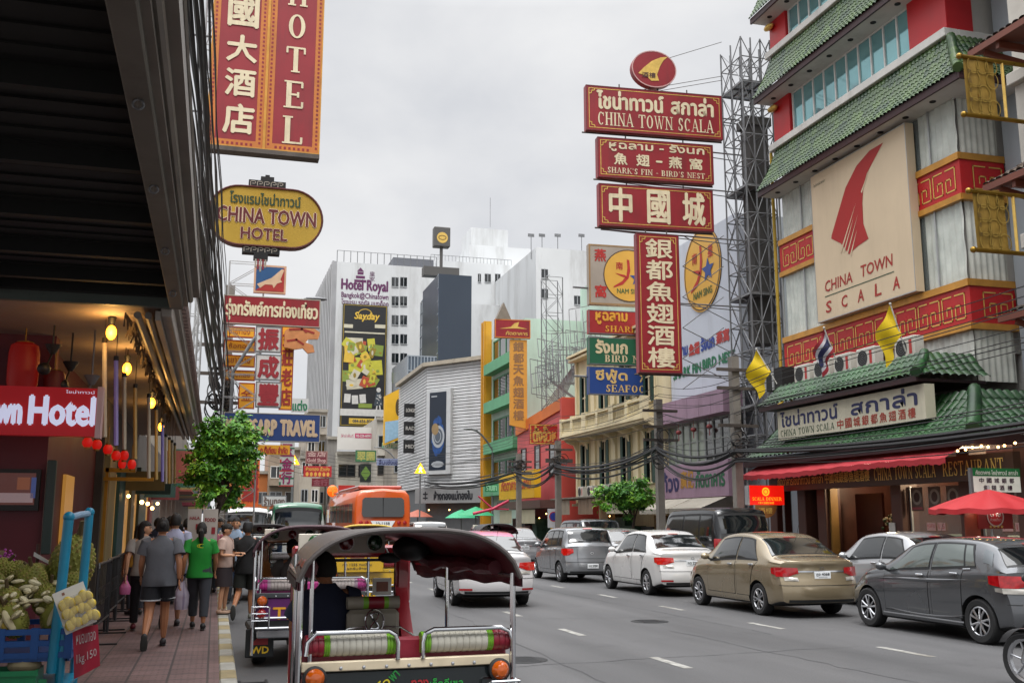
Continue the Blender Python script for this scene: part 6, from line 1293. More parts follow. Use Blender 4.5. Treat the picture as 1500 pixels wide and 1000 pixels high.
g = G(); g.box(-6, -2.15, 14.6, 14.9, .15, 4.2); g.box(-6, -2.35, 14.9, 22.0, .15, 4.2); part(g, 'maroon_wall', [MAR], HB)
g = G(); g.box(-6, -2.2, 22.0, 44, .15, 4.4); part(g, 'shop_wall', [M('shop_wall_grey', '#55504a', .7, 0, .3, 1, stain=.4)], HB)
cols_ = [('#8f7f55', 22.2, 23.6), ('#1f4c4e', 24.6, 26.2), ('#7c7358', 28.2, 29.2), ('#3c4a3f', 31, 34), ('#6b2f28', 36, 37.5)]
for c, ya, yb in cols_:
 g = G(); g.box(-2.25, -2.08, ya, yb, .15, 3.3, 0, .01); part(g, 'pillar', [M('pillar_'+c[1:], c, .6, 0, .2, 1.2, stain=.35, streak=1.5)], HB)
for ya, yb, z0, z1 in ((23.7, 24.5, .3, 2.8), (26.3, 28.1, .3, 2.8), (29.3, 30.9, .3, 2.8), (34.2, 35.9, .3, 2.7), (17.6, 18.6, 1.3, 2.5)):
 g = G(); x = -2.2 if ya > 20 else -2.34; g.box(x, x+.05, ya, yb, z0, z1); part(g, 'shop_window', [M('shop_glow', '#6e5a38', .3, 0, .6, 2.2, emit=.35, emcol='#c48a3c')], HB)
for y, z, r in ((18.2, 1.9, .04), (25.4, 2.35, .06), (30, 2.3, .08), (32.6, 2.3, .08), (35, 2.2, .08), (38, 2.4, .08)):
 g = G(); g.ball((-1.95, y, z), r*.7, 0, 8, 6); part(g, 'shop_bulb', [WARM], HB)
g = G(); g.box(-2.12, -1.55, 21.5, 21.6, 2.72, 2.80); g.box(-2.1, -2.04, 21.5, 21.56, .9, 2.8); g.box(-2.12, -1.2, 21.4, 21.5, 2.55, 2.62, mat=None); part(g, 'brass_bracket', [M('brass_bright', '#a87a22', .35, .5, .2, 4)], HB)
g = G(); g.box(-2.13, -2.02, 14.5, 14.62, 1.35, 2.55, 0, .01); part(g, 'notice_frame', [M('green_black_frame', '#20302c', .4)], HB)
for y in (26, 29.5, 33, 36.5):
 g = G(); g.box(-2.1, -1.2, y, y+.12, 2.5, 2.95); part(g, 'hanging_board', [M('board_%d' % int(y), ['#5a1c1c', '#223f38', '#6b5a30', '#3a2c3c'][int(y) % 4], .6)], HB)
LB_ = thing('shophouse', 'low grey shop row continuing past the hotel arcade on the left', 'building', (-7, 80, 0))
g = G(); g.box(-12, -2.2, 44.2, 138, .15, 7.5); part(g, 'wall', [M('left_row_grey', '#7d766c', .75, 0, .25, .4, stain=.5, streak=.9)], LB_)
random.seed(9)
for i in range(16):
 y = 45+i*5.6; c = ['#7a3a2c', '#2f5a48', '#8a7a4a', '#4a4a58', '#a08a70', '#6b2430'][i % 6]
 g = G(); g.box(-2.2, -1.0, y, y+5.2, 3.0+random.uniform(-.2, .3), 3.1); part(g, 'awning', [M('rowawn_'+c[1:], c, .7, 0, .2, 1)], LB_)
 g = G(); g.box(-2.1, -.6+random.uniform(-.4, .2), y+1, y+1.15, 3.4, 4.6+random.uniform(0, 1.2)); part(g, 'hanging_board', [MATS['rowawn_'+c[1:]]], LB_)
# lit red hotel sign hanging under the ceiling edge
q0 = aty(144, 639, 12.9); q1 = aty(144, 569, 12.9); HS = thing('hotel_sign', 'lit red box sign with white hotel lettering hanging under the arcade ceiling', 'sign', (q0.x-1, 12.95, q0.z)); hS = q1.z-q0.z
SPl = Plane((q0.x-2.9, 12.9, q0.z), (1, 0, 0), (0, 0, 1)); ppm = 1500/13.2
g = G(); pbox(g, SPl, 0, 2.88, 0, hS, -.16, 0); part(g, 'panel', [M('sign_lit_red', '#b00f1c', .35, 0, .06, 1, emit=.10, emcol='#d0101c')], HS)
g = G(); pbox(g, SPl, 2.86, 2.92, -.02, hS+.02, -.18, .02); part(g, 'edge_trim', [M('pale_pink_trim', '#c9a4a4', .5)], HS)
E_ = lambda px: 2.9-(144-px)/ppm*1.0
g = G(); text(g, SPl, 'Hotel', E_(58), E_(137), hS*.22, hS*.80, 0, .03, .035); text(g, SPl, 'China Town', E_(-80), E_(48), hS*.22, hS*.80, 0, .03, .035); text(g, SPl, 'ไชน่าทาวน์', E_(100), E_(136), hS*.88, hS*.95, 0, .01)
part(g, 'lettering', [M('lit_white_letters', '#c9cbe0', .4, 0, .03, 2, emit=.35, emcol='#dfe2ff')], HS)
def drumlantern(label, px0, px1, py0, py1, Y, col, lit, group):
 a = aty(px0, py1, Y); b = aty(px1, py0, Y); r = (b.x-a.x)/2; h = b.z-a.z; t = thing('red_lantern', label, 'lantern', (a.x+r, Y, a.z), 0, group)
 prof = [(r*.55, 0), (r*.9, h*.06), (r, h*.22), (r*1.02, h*.5), (r, h*.78), (r*.9, h*.94), (r*.55, h)] if h > .3 else [(r*(.35+.65*sin(pi*i/8)**.8), h*i/8) for i in range(9)]
 g = G(); g.lathe(prof, 26); g.build('shade', [M('lantern_red_'+str(lit), col, .55, 0, .15, 5, emit=lit, emcol='#ff1c10') if lit else M('lantern_dull', '#5c1214', .6, 0, .2, 4)], t)
 g = G(); g.lathe([(r*.56, -.01), (r*.56, .03), (r*.5, .03)], 18); g.lathe([(r*.56, h-.03), (r*.56, h+.01), (.02, h+.01)], 18); g.tube([(0, 0, h), (0, 0, h+.25)], .01, 5); g.build('cap', [M('lantern_cap', '#7a5a22', .4, .4, .2, 6)], t)
drumlantern('big red drum lantern glowing at the left edge behind the red hotel sign', 8, 60, 503, 574, 14.1, '#5e0c0c', .05, None)
drumlantern('smaller dull red drum lantern beside the big glowing one', 62, 97, 543, 576, 14.2, '#5c1214', 0, None)
for i, (px, py) in enumerate(((128, 648), (142, 651), (158, 658), (170, 667), (182, 667), (193, 680), (179, 679))):
 drumlantern(['nearest small lit lantern right under the hotel sign', 'small lit lantern second from the hotel sign', 'small lit lantern third from the hotel sign', 'small lit lantern in the middle of the hanging string', 'small lit lantern high in the far half of the string', 'farthest small lit lantern over the pavement', 'lowest small lit lantern of the string'][i], px-8.5+i*.3, px+8.5-i*.3, py-8, py+8, 14.0+i*.9, '#8c1210', .22, 'string of small lit lanterns')
def tubelamp(px, py0, py1, Y, col, i, lit=0):
 a = aty(px, py1, Y); b = aty(px, py0, Y);
 g = G(); g.tube([a, b], .028, 8, 0); g.tube([b, b+Vector((0, 0, .06))], .032, 8, 1); g.tube([(b.x, Y, b.z), (b.x, Y, 4.19)], .006, 4, 1)
 o = solo(g, 'hanging_tube', [col, TRIM], ['pale tube hanging nearest the red sign', 'violet tipped tube just right of the nearest one', 'pale tube with a blue cap', 'slim yellowish tube right of the blue capped one', 'pale thick tube in the middle of the row', 'slim brown tube past the thick pale one', 'second blue capped tube farther along', 'pale tube beyond the second blue capped one', 'yellowish tube near the far end', 'pale tube close to the far end', 'last slim tube at the far end of the row'][i], 'light tube', 'tubes hanging from the arcade ceiling')
TW = M('tube_white', '#b5aa94', .35, 0, .08, 3); TV = M('tube_violet', '#8f88b4', .35, 0, .3, 2, emit=.03, emcol='#6a50ff'); TY = M('tube_yellow', '#a48c52', .35, 0, .1, 3)
for i, (px, y0, y1, Y, c) in enumerate(((153, 502, 640, 13.2, TW), (170, 528, 652, 14.2, TV), (182, 552, 658, 15.2, TW), (198, 568, 672, 16.4, TY), (218, 582, 700, 17.6, TW), (229, 600, 702, 19.2, TY), (238, 622, 705, 20.8, TV), (243, 640, 708, 22, TW), (248, 644, 708, 23.4, TY), (252, 648, 708, 24.8, TW), (256, 652, 708, 26, TY))): tubelamp(px, y0, y1, Y, c, i)
def glow(px, py, Y, i):
 p = aty(px, py, Y); t = thing('amber_lamp', ['amber lamp at the near corner of the arcade ceiling', 'amber lamp halfway along the arcade ceiling', 'amber lamp at the far end of the arcade ceiling', 'amber lamp between the nearest and middle ones under the ceiling'][i], 'lamp', p, 0, 'amber lamps under the arcade ceiling')
 g = G(); g.ball((0, 0, 0), (.06, .06, .09)); g.build('bulb', [M('amber_bulb', '#ffb54a', .4, emit=7, emcol='#ff9a20')], t)
 g = G(); g.lathe([(.03, .1), (.05, .18), (.02, .2)], 10); g.tube([(0, 0, .18), (0, 0, max(.2, 4.19-p.z))], .008, 5); g.build('holder', [TRIM], t)
 l = bpy.data.lights.new('amber_light', 'POINT'); l.energy = 10; l.color = (1, .55, .15); l.shadow_soft_size = .08; o = bpy.data.objects.new('amber_light', l); COL.objects.link(o); o.location = p+Vector((.0, -.16, -.02))
for i, (px, py, Y) in enumerate(((163, 487, 13.0), (222, 590, 18.4), (236, 625, 22.5), (186, 540, 15.4))): glow(px, py, Y, i)
for i, (px, py, Y) in enumerate(((78, 505, 13.8), (104, 530, 14.3), (135, 550, 14.0))):
 p = aty(px, py, Y); g = G(); g.lathe([(.10, 0), (.05, -.09), (.03, -.12)], 14, 0, p); g.tube([p, (p.x, p.y, 4.2)], .012, 5); g.tube([p-Vector((0, 0, .1)), p-Vector((.05, .1, .3))], .012, 5); g.ball(p-Vector((.07, .1, .32)), (.08, .1, .08))
 solo(g, 'spotlight', [TRIM if i < 2 else STEEL], ['black spotlight nearest the big red lantern', 'black spotlight behind the dull red lantern', 'silver spotlight above the end of the hotel sign'][i], 'spotlight', 'spotlights on the arcade ceiling')
TVt = thing('wall_television', 'thick black framed screen showing a bedroom on the maroon wall', 'television', aty(-10, 748, 14.5)); o = TVt.location; q0 = aty(-50, 747, 14.5); q1 = aty(60, 687, 14.5); TP = Plane((q0.x, 14.5, q0.z), (1, 0, 0), (0, 0, 1)); tw, th = q1.x-q0.x, q1.z-q0.z
g = G(); pbox(g, TP, 0, tw, 0, th, -.09, 0); part(g, 'case', [TRIM], TVt)
g = G(); rectp(g, TP, .05, tw-.05, .07, th-.05, 0, .004); rectp(g, TP, tw*.3, tw*.92, .1, th*.42, 1, .006); rectp(g, TP, tw*.68, tw*.86, th*.5, th*.8, 2, .006); rectp(g, TP, tw*.88, tw*.95, th*.3, th*.8, 3, .006); part(g, 'screen', [M('screen_brown', '#3a1a16', .2, emit=.2, emcol='#6a2c20'), M('screen_bed', '#8d7a78', .3, emit=.2, emcol='#a08a90'), M('screen_frame', '#6a4030', .3, emit=.2, emcol='#9a5838'), M('screen_blue', '#31406a', .3, emit=.2, emcol='#4a5a9a')], TVt)
# ------------------------------------------------------------------ hanging signs over the left kerb
def fsign(TL, TR, BL, Y, rz):
 u = Vector((cos(rz), sin(rz), 0)); n = u.cross(Vector((0, 0, 1))); P = aty(*TL, Y); w_ = (atp(*TR, P, n)-P).dot(u); b = atp(*BL, P, n); h = P.z-b.z; o = P-Vector((0, 0, h)); return Plane(o, u, (0, 0, 1)), w_, h
def sthing(name, label, pl, w_, cat='sign', group=None): return thing(name, label, cat, pl(w_/2, 0), 0, group)
ORB = M('sign_orange_border', '#b86a22', .5, 0, .15, 3, stain=.15); CRIM = M('sign_crimson', '#86121e', .45, 0, .14, 1.2, stain=.5, streak=1.6); LET = M('sign_ivory_letters', '#d2c4a4', .45, .0, .1, 4, stain=.45, streak=2.4)
pl, w0, h0 = fsign((317, -70), (478, -70), (309, 212), 20, 0)
t = sthing('vertical_hotel_sign', 'tall twin panel crimson sign with orange borders and vertical letters hung over the kerb', pl, w0)
g = G(); pbox(g, pl, 0, w0, 0, h0, -.22, 0); part(g, 'panel', [CRIM], t)
g = G()
for a, b in ((0, w0/2-.01), (w0/2+.01, w0)):
 framep(g, pl, a, b, 0, h0, .15, 0, .006)
 for k in range(int(h0/.09)): rectp(g, pl, a+.055, a+.095, .1+k*.09, .145+k*.09, 1, .010); rectp(g, pl, b-.095, b-.055, .1+k*.09, .145+k*.09, 1, .010)
 for k in range(int((b-a-.3)/.09)): rectp(g, pl, a+.2+k*.09, a+.245+k*.09, .05, .1, 1, .010)
pbox(g, pl, w0/2-.025, w0/2+.025, 0, h0, .0, .03, 2); framep(g, pl, 0, w0, 0, h0, .025, 2, .014); part(g, 'border', [ORB, CRIM, GOLD], t)
mz = h0/282
g = G()
for c, y0, y1 in (('中', -66, -14), ('國', -10, 36), ('大', 50, 88), ('酒', 100, 138), ('店', 151, 192)): text(g, pl, c, w0*.14, w0*.40, h0-(y1+70)*mz, h0-(y0+70)*mz, 0, .014, .028)
for c, y0, y1 in (('H', -46, -5), ('O', 8, 44), ('T', 57, 95), ('E', 108, 148), ('L', 160, 200)): serif(g, pl, c, w0*.665, w0*.845, h0-(y1+70)*mz, h0-(y0+70)*mz, 0, .014, stem=.21)
part(g, 'lettering', [LET], t)
g = G(); pbox(g, pl, 0, w0, -.09, 0, -.25, .03); part(g, 'bottom_rail', [RUST], t)
g = G()
for z in (.7, 2.3, 3.2): g.tube([pl(0, z, -.1), pl(-.6, z, -.1)], .025, 6)
part(g, 'bracket_arm', [STEEL], t)
# oval hotel sign
pl, w0, h0 = fsign((307, 268), (474, 268), (307, 355), 23.5, 0)
t = sthing('oval_hotel_sign', 'yellow stadium shaped sign with maroon brush letters and black fret crests', pl, w0); r = h0/2
pts = [(r+r*cos(a), r+r*sin(a)) for a in [radians(90+180*i/18) for i in range(19)]]+[(w0-r+r*cos(a), r+r*sin(a)) for a in [radians(-90+180*i/18) for i in range(19)]]
g = G(); g.prism([pl(x, y, 0) for x, y in pts], pl.n*-.3, 0, 1); g.tube([pl(x, y, .01) for x, y in pts+pts[:1]], .025, 6, 1); part(g, 'panel', [M('sign_mustard', '#b08f2a', .5, 0, .12, 1.5, stain=.2), M('sign_maroon_rim', '#4f1a18', .5, 0, .2, 4)], t)
g = G(); text(g, pl, 'โรงแรมไชน่าทาวน์', w0*.18, w0*.80, h0*.70, h0*.90, 0, .014, .02); text(g, pl, 'CHINA TOWN', w0*.08, w0*.94, h0*.38, h0*.63, 1, .014, .018); text(g, pl, 'HOTEL', w0*.29, w0*.69, h0*.11, h0*.30, 1, .014, .02)
for s, x0, x1, y0, y1 in (('CHINA TOWN', .08, .94, .38, .63), ('HOTEL', .29, .69, .11, .30)): text(g, pl, s, w0*x0, w0*x1, h0*y0, h0*y1, 2, .010, .05)
part(g, 'lettering', [M('letters_bottle_green', '#233d24', .5), M('letters_maroon', '#5c1a20', .5), M('letters_pale_edge', '#cdb69a', .5)], t)
FRET = M('fret_pale', '#9d968a', .5); g = G(); cx = w0*.50
pbox(g, pl, cx-.42, cx+.42, h0+.01, h0+.17, -.25, 0); pbox(g, pl, cx-.15, cx+.15, h0+.17, h0+.27, -.25, 0); pbox(g, pl, cx-.05, cx+.05, h0+.27, h0+.33, -.2, -.05)
for i in range(5): strokes(g, pl, [[(cx-.38+.155*i, h0+.04), (cx-.38+.155*i, h0+.14), (cx-.27+.155*i, h0+.14), (cx-.27+.155*i, h0+.08), (cx-.33+.155*i, h0+.08)]], .018, 1, .006)
part(g, 'crest', [BLK, FRET], t)
g = G(); cx = w0*.47; pbox(g, pl, cx-.42, cx+.42, -.17, -.01, -.25, 0); pbox(g, pl, cx-.16, cx+.16, -.30, -.17, -.25, 0)
for i in range(5): strokes(g, pl, [[(cx-.38+.155*i, -.14), (cx-.38+.155*i, -.04), (cx-.27+.155*i, -.04), (cx-.27+.155*i, -.10), (cx-.33+.155*i, -.10)]], .018, 1, .006)
for i in range(5): g.prism([pl(cx-.13+.055*i, -.31, 0), pl(cx-.09+.055*i, -.31, 0), pl(cx-.09+.055*i, -.5-.05*(2-abs(i-2)), 0), pl(cx-.13+.055*i, -.5-.05*(2-abs(i-2)), 0)], pl.n*-.05, i % 2+1)
part(g, 'tassel', [BLK, FRET, M('tassel_red', '#7c2028', .6)], t)
g = G(); g.tube([pl(0, h0*.95, -.15), pl(-.6, h0*.95, -.15)], .025, 6); g.tube([pl(0, h0*.08, -.15), pl(-.6, h0*.08, -.15)], .025, 6); part(g, 'bracket_arm', [STEEL], t)
# bird panel, red Thai sign, white character panels, orange boards, blue travel sign
pl, w0, h0 = fsign((373, 387), (420, 387), (373, 428), 27, 0); t = sthing('bird_sign', 'small square sign split blue and red with a pale flying bird', pl, w0)
g = G(); pbox(g, pl, 0, w0, 0, h0, -.12, 0); part(g, 'panel', [M('sign_peach', '#c2987a', .5)], t)
g = G(); k = .05; g.poly([pl(k, k, .006), pl(k, h0-k, .006), pl(w0-k, h0-k, .006)], 0); g.poly([pl(k, k, .006), pl(w0-k, h0-k, .006), pl(w0-k, k, .006)], 1)
g.poly([pl(w0*x, h0*y, .012) for x, y in ((.1, .3), (.55, .55), (.85, .88), (.93, .85), (.82, .5), (.88, .42), (.72, .35), (.62, .18), (.58, .3), (.35, .3), (.2, .16))], 2); part(g, 'emblem', [M('bird_blue', '#1c4a78', .5), M('bird_red', '#a02824', .5), M('bird_pale', '#c9a88a', .5)], t)
pl, w0, h0 = fsign((328, 431), (470, 434), (328, 473), 27, 0); t = sthing('red_thai_sign', 'long crimson sign with ivory Thai lettering above the white character panels', pl, w0)
g = G(); pbox(g, pl, 0, w0, 0, h0, -.15, 0); framep(g, pl, 0, w0, 0, h0, .025, 1, .006); part(g, 'panel', [CRIM, FRET], t)
g = G(); text(g, pl, 'รุ่งทรัพย์การท่องเที่ยว', w0*.03, w0*.97, h0*.14, h0*.86, 0, .012, .03); part(g, 'lettering', [LET], t)
for i, (c, y0, y1) in enumerate((('振', 477, 515), ('成', 518, 556), ('豐', 558, 596))):
 pl, w0, h0 = fsign((375, y0), (413, y0), (375, y1), 27, 0); t = sthing('character_panel', ['topmost white square panel with a red Chinese character', 'middle white square panel with a red Chinese character', 'lowest white square panel with a red Chinese character'][i], pl, w0, 'sign', 'stacked white character panels')
 g = G(); pbox(g, pl, 0, w0, 0, h0, -.12, 0); framep(g, pl, 0, w0, 0, h0, .03, 1, .006); part(g, 'panel', [M('panel_white', '#bdb9b6', .5, 0, .06, 2), STEEL], t); g = G(); text(g, pl, c, w0*.12, w0*.88, h0*.1, h0*.9, 0, .012, .04); part(g, 'character', [M('character_red', '#8c1c26', .5)], t)
pl, w0, h0 = fsign((328, 603), (470, 603), (328, 645), 27, 0); t = sthing('travel_sign', 'wide blue sign with sand coloured travel lettering beside the tree', pl, w0)
g = G(); pbox(g, pl, 0, w0, 0, h0, -.15, 0); framep(g, pl, 0, w0, 0, h0, .02, 1, .006); part(g, 'panel', [M('sign_royal_blue', '#16356e', .45, 0, .08, 1, stain=.1), FRET], t)
g = G(); text(g, pl, 'KINGSARP', w0*.03, w0*.54, h0*.22, h0*.76, 0, .012, .04); text(g, pl, 'TRAVEL', w0*.585, w0*.965, h0*.22, h0*.76, 0, .012, .04); part(g, 'lettering', [M('letters_sand', '#bfa688', .5)], t)
OB = M('board_orange', '#dc9a1e', .5, 0, .12, 2, stain=.1); RI = M('board_red_ink', '#8c2418', .5)
for i, (x0, x1, y0, y1, s) in enumerate(((328, 374, 477, 493, 'ขายทอง'), (328, 374, 497, 514, 'ซื้อทอง'), (328, 374, 519, 536, 'เยาวราช'), (328, 374, 541, 556, 'ห้างทอง'), (413, 432, 476, 600, '金莊老店'), (350, 374, 560, 598, '金'))):
 pl, w0, h0 = fsign((x0, y0), (x1, y0), (x0, y1), 30+.3*i, 0); g = G(); pbox(g, pl, 0, w0, 0, h0, -.1, 0); framep(g, pl, 0, w0, 0, h0, .03, 1, .006)
 if len(s) == 4 and i == 4: vtext(g, pl, s, w0/2, w0*.75, .08, h0-.08, 1, .012, .03)
 else: text(g, pl, s, w0*.16, w0*.84, h0*.3, h0*.75, 1, .012, .0)
 solo(g, 'gold_shop_board', [OB, RI], ['topmost small orange board behind the white panels', 'second orange board from the top behind the white panels', 'third orange board, level with the middle white panel', 'fourth orange board, just above the square one', 'narrow vertical orange board right of the white panels', 'square orange board with one big character beside the lowest white panel'][i], 'sign', 'orange gold shop boards')
# carved golden dragon head end of a board
p = aty(432, 490, 31); g = G(); DP_ = Plane((p.x-.3, 31, p.z-.9), (1, 0, 0), (0, 0, 1)); g.prism([DP_(x, y) for x, y in ((0, 1.0), (.3, 1.25), (.75, 1.2), (1.05, 1.0), (1.0, .8), (.7, .78), (.62, .68), (.85, .6), (.9, .4), (.7, .35), (.55, .5), (.3, .45), (0, .5))], (0, .12, 0)); strokes(g, DP_, [[(.15, 1.05), (.5, 1.08), (.85, .98)], [(.1, .7), (.35, .75), (.55, .62)]], .06, 1, .01); disc(g, DP_, .62, 1.02, .05, .05, 1, .012)
solo(g, 'carved_finial', [M('finial_gold', '#c08050', .4, .2, .2, 4), RI], 'carved golden creature head sticking out beside the narrow vertical orange board', 'finial')
MAST = M('white_lattice', '#a5a6a6', .5, .3, .15, 3, stain=.3)
def lattice(g, x0, x1, y0, y1, z0, z1, n, r=.02, m=0):
 for x in (x0, x1):
  for y in (y0, y1): g.tube([(x, y, z0), (x, y, z1)], r, 5, m)
 for k in range(n):
  a, b = z0+(z1-z0)*k/n, z0+(z1-z0)*(k+1)/n
  for y in (y0, y1): g.tube([(x0, y, a if k % 2 else b), (x1, y, b if k % 2 else a)], r*.6, 4, m); g.tube([(x0, y, b), (x1, y, b)], r*.6, 4, m)
  for x in (x0, x1): g.tube([(x, y0, a), (x, y1, b)], r*.6, 4, m)
for i, (X, Y, w1, z1) in enumerate(((-.66, 20.1, .16, 13), (-.66, 23.8, .16, 8.8), (.05, 27.5, .9, 8.6))):
 g = G(); lattice(g, X, X+w1, Y, Y+.25, 4.45 if i < 2 else .15, z1, 14); solo(g, 'sign_mast', [MAST], ['lattice mast that carries the tall crimson hotel sign', 'lattice mast that carries the yellow oval sign', 'wide white lattice frame behind the white character panels'][i], 'mast')
def smallsign(name, label, px0, px1, py0, py1, Y, col, s, inkc, vert=False, serif_=False, group=None, frame_=None):
 pl, w0, h0 = fsign((px0, py0), (px1, py0), (px0, py1), Y, 0); t = sthing(name, label, pl, w0, 'sign', group)
 g = G(); pbox(g, pl, 0, w0, 0, h0, -.12, 0)
 if frame_: framep(g, pl, 0, w0, 0, h0, min(.06, h0*.08), 1, .006)
 part(g, 'panel', [M('sgn_'+col[1:], col, .5, 0, .1, 1, stain=.1)]+([M('sgnf_'+frame_[1:], frame_, .5)] if frame_ else []), t)
 g = G(); n = len(s)
 for i, l in enumerate(s):
  if vert: vtext(g, pl, l, w0/2, w0*.7, h0*.04, h0*.96, 0, .012, .03)
  else: text(g, pl, l, w0*.08, w0*.92, h0*(1-(i+.88)/n), h0*(1-(i+.14)/n), 0, .012, .03)
 part(g, 'lettering', [M('ink_'+inkc[1:], inkc, .5)], t); return pl, w0, h0, t
smallsign('pink_sign', 'pink sign with a white arrow mark hanging behind the black cables', 246, 274, 415, 474, 30, '#b8606a', ['◤'], '#c9c4c0')
smallsign('small_thai_sign', 'small yellow sign with red Thai letters under the blue travel sign', 378, 425, 651, 665, 34, '#c9901c', ['ก.ตี้เทียน จำกัด'], '#9c2a20')
smallsign('white_shop_sign', 'white sign with green Thai letters behind the orange boards', 427, 452, 583, 603, 40, '#b9bab8', ['แต่ง'], '#1d6a48')
pl, w0, h0, t = smallsign('gold_shop_sign', 'tall striped red, white and green sign with pink character discs', 411, 432, 646, 712, 36, '#a8a8a4', ['玉金行'], '#7c1a50', True)
g = G()
for i in range(6): rectp(g, pl, .0, w0, h0*i/6, h0*i/6+h0*.03, i % 2, .008); rectp(g, pl, 0, w0*.12, h0*i/6+.03, h0*i/6+h0*.1, (i+1) % 2, .009)
part(g, 'stripe', [M('stripe_red', '#a02228', .5), M('stripe_green', '#1f5c40', .5)], t)
smallsign('maroon_sign', 'maroon sign with pale characters hung above the red one at the bend', 448, 480, 660, 679, 60, '#6b2834', ['金店', 'Gold Shop'], '#b99a94', frame_='#8a6a62')
smallsign('red_gold_sign', 'red sign with gold dots and letters below the maroon one', 445, 486, 682, 698, 58, '#a3262c', ['ห้างทอง ฮั่วเซ่ง', '● ● ● ● ● ●'], '#c99a44')
smallsign('dark_red_sign', 'dark red sign low behind the red and gold one', 457, 482, 700, 712, 62, '#6e1f2c', ['金行'], '#8a5058')
smallsign('white_low_sign', 'small white framed sign low beside the orange shop front', 384, 420, 725, 741, 44, '#a9aaa8', ['ร้านทอง'], '#5a4a44', frame_='#5a5d60')
smallsign('orange_shop_sign', 'tall orange shop sign with a red seal behind the tree', 356, 381, 672, 742, 48, '#c8581c', ['囍'], '#8c1c14')
smallsign('green_gold_sign', 'green sign with a gold landscape hung across the far street', 521, 551, 659, 676, 90, '#4a7a52', ['翠園'], '#a9a55a', frame_='#2f5c3c')
smallsign('dark_poster', 'black poster with a green gem on the far shop front', 528, 544, 679, 706, 92, '#1d2622', ['◆'], '#6a8a3c')
smallsign('green_white_sign', 'long pale green strip sign high on the far shophouse', 560, 594, 648, 656, 96, '#7fae92', ['ธนาคาร'], '#d0d4d0')
smallsign('pale_blue_sign', 'pale blue strip sign beside the dark poster on the far shops', 552, 590, 671, 681, 94, '#8f98b8', ['ลิ้มเซ่งเฮง'], '#4a4f78')
smallsign('green_street_sign', 'small green lit sign low on the corner by the pink shop', 711, 729, 705, 720, 62, '#2f8a5c', ['ร้านยา'], '#8fd0aa')
for i, (px, py, Y) in enumerate(((430, 673, 38), (616, 686, 66))):      # lit warning triangles
 p = aty(px, py, Y); k = 8.5*Y/1500; t = thing('warning_beacon', ['lit yellow triangular crossing sign left of the maroon sign', 'lit yellow triangular crossing sign in front of the ribbed building'][i], 'sign', p, 0, 'lit crossing signs')
 g = G(); g.prism([(-k, 0, -k*.8), (k, 0, -k*.8), (0, 0, k)], (0, .1, 0)); g.build('lit_panel', [M('lit_yellow', '#ffb820', .4, emit=1.6, emcol='#ffae10')], t)
 g = G(); T = Plane((0, -.01, 0), (1, 0, 0), (0, 0, 1)); disc(g, T, 0, k*.25, k*.13, k*.13, 0, .01, 10); strokes(g, T, [[(0, k*.15), (0, -k*.2)], [(0, -k*.2), (-k*.25, -k*.6)], [(0, -k*.2), (k*.25, -k*.6)], [(-k*.25, 0), (k*.25, 0)]], k*.14, 0, .01); g.build('walker_mark', [M('lit_pale', '#fff0c0', .4, emit=2, emcol='#fff0c0')], t)
 g = G(); g.tube([(0, .05, -k*.8), (0, .05, -p.z)], .05, 6); g.build('post', [STEEL], t)
# ------------------------------------------------------------------ truss tower and the five hanging signs on the right
ST = thing('scaffold_tower', 'tall grey steel lattice tower at the corner of the restaurant', 'tower', (17.9, 33, .15)); zt = aty(1060, 50, 32.4).z
g = G(); xa_, xb_ = aty(1060, 200, 34.0).x, aty(1138, 300, 32.4).x; xs = tuple(xa_+(xb_-xa_)*i/3 for i in range(4)); ys = (32.4, 33.2, 34.0)
for x in xs:
 for y in ys: g.tube([(x, y, 4.6 if xs[0] < x < xs[3] else .15), (x, y, zt)], .032, 6)
part(g, 'leg', [STEEL], ST)
lv = [4.8+1.02*i for i in range(int((zt-4.8)/1.02)+1)]
for k, z in enumerate(lv):
 g = G(); z2 = min(z+1.02, zt)
 for y in ys: g.tube([(xs[0], y, z), (xs[-1], y, z)], .026, 5)
 for x in xs: g.tube([(x, ys[0], z), (x, ys[-1], z)], .024, 5)
 for y in (ys[0], ys[2]):
  for i in range(3): g.tube([(xs[i], y, z), (xs[i+1], y, z2)] if (i+k) % 2 else [(xs[i+1], y, z), (xs[i], y, z2)], .02, 5);
  g.tube([(xs[0], y, z2), (xs[1], y, z)], .014, 4); g.tube([(xs[2], y, z), (xs[3], y, z2)], .014, 4)
 for x in (xs[0], xs[-1]):
  for j in range(2): g.tube([(x, ys[j], z), (x, ys[j+1], z2)] if (j+k) % 2 else [(x, ys[j+1], z), (x, ys[j], z2)], .018, 5)
 if k % 4 == 1: g.box(xs[0], xs[-1], ys[0], ys[-1], z+.03, z+.09)
 part(g, 'brace_tier', [STEEL], ST)
g = G(); g.box(xa_+.55, xa_+1.35, 33.0, 33.7, 8.2, aty(1090, 175, 33).z, 0, .02); g.box(xa_+.45, xa_+1.45, 32.9, 33.8, aty(1090, 182, 33).z, aty(1090, 170, 33).z); part(g, 'core_shaft', [M('soot_grey', '#4a4846', .8, 0, .25, 1, stain=.5, streak=1)], ST)
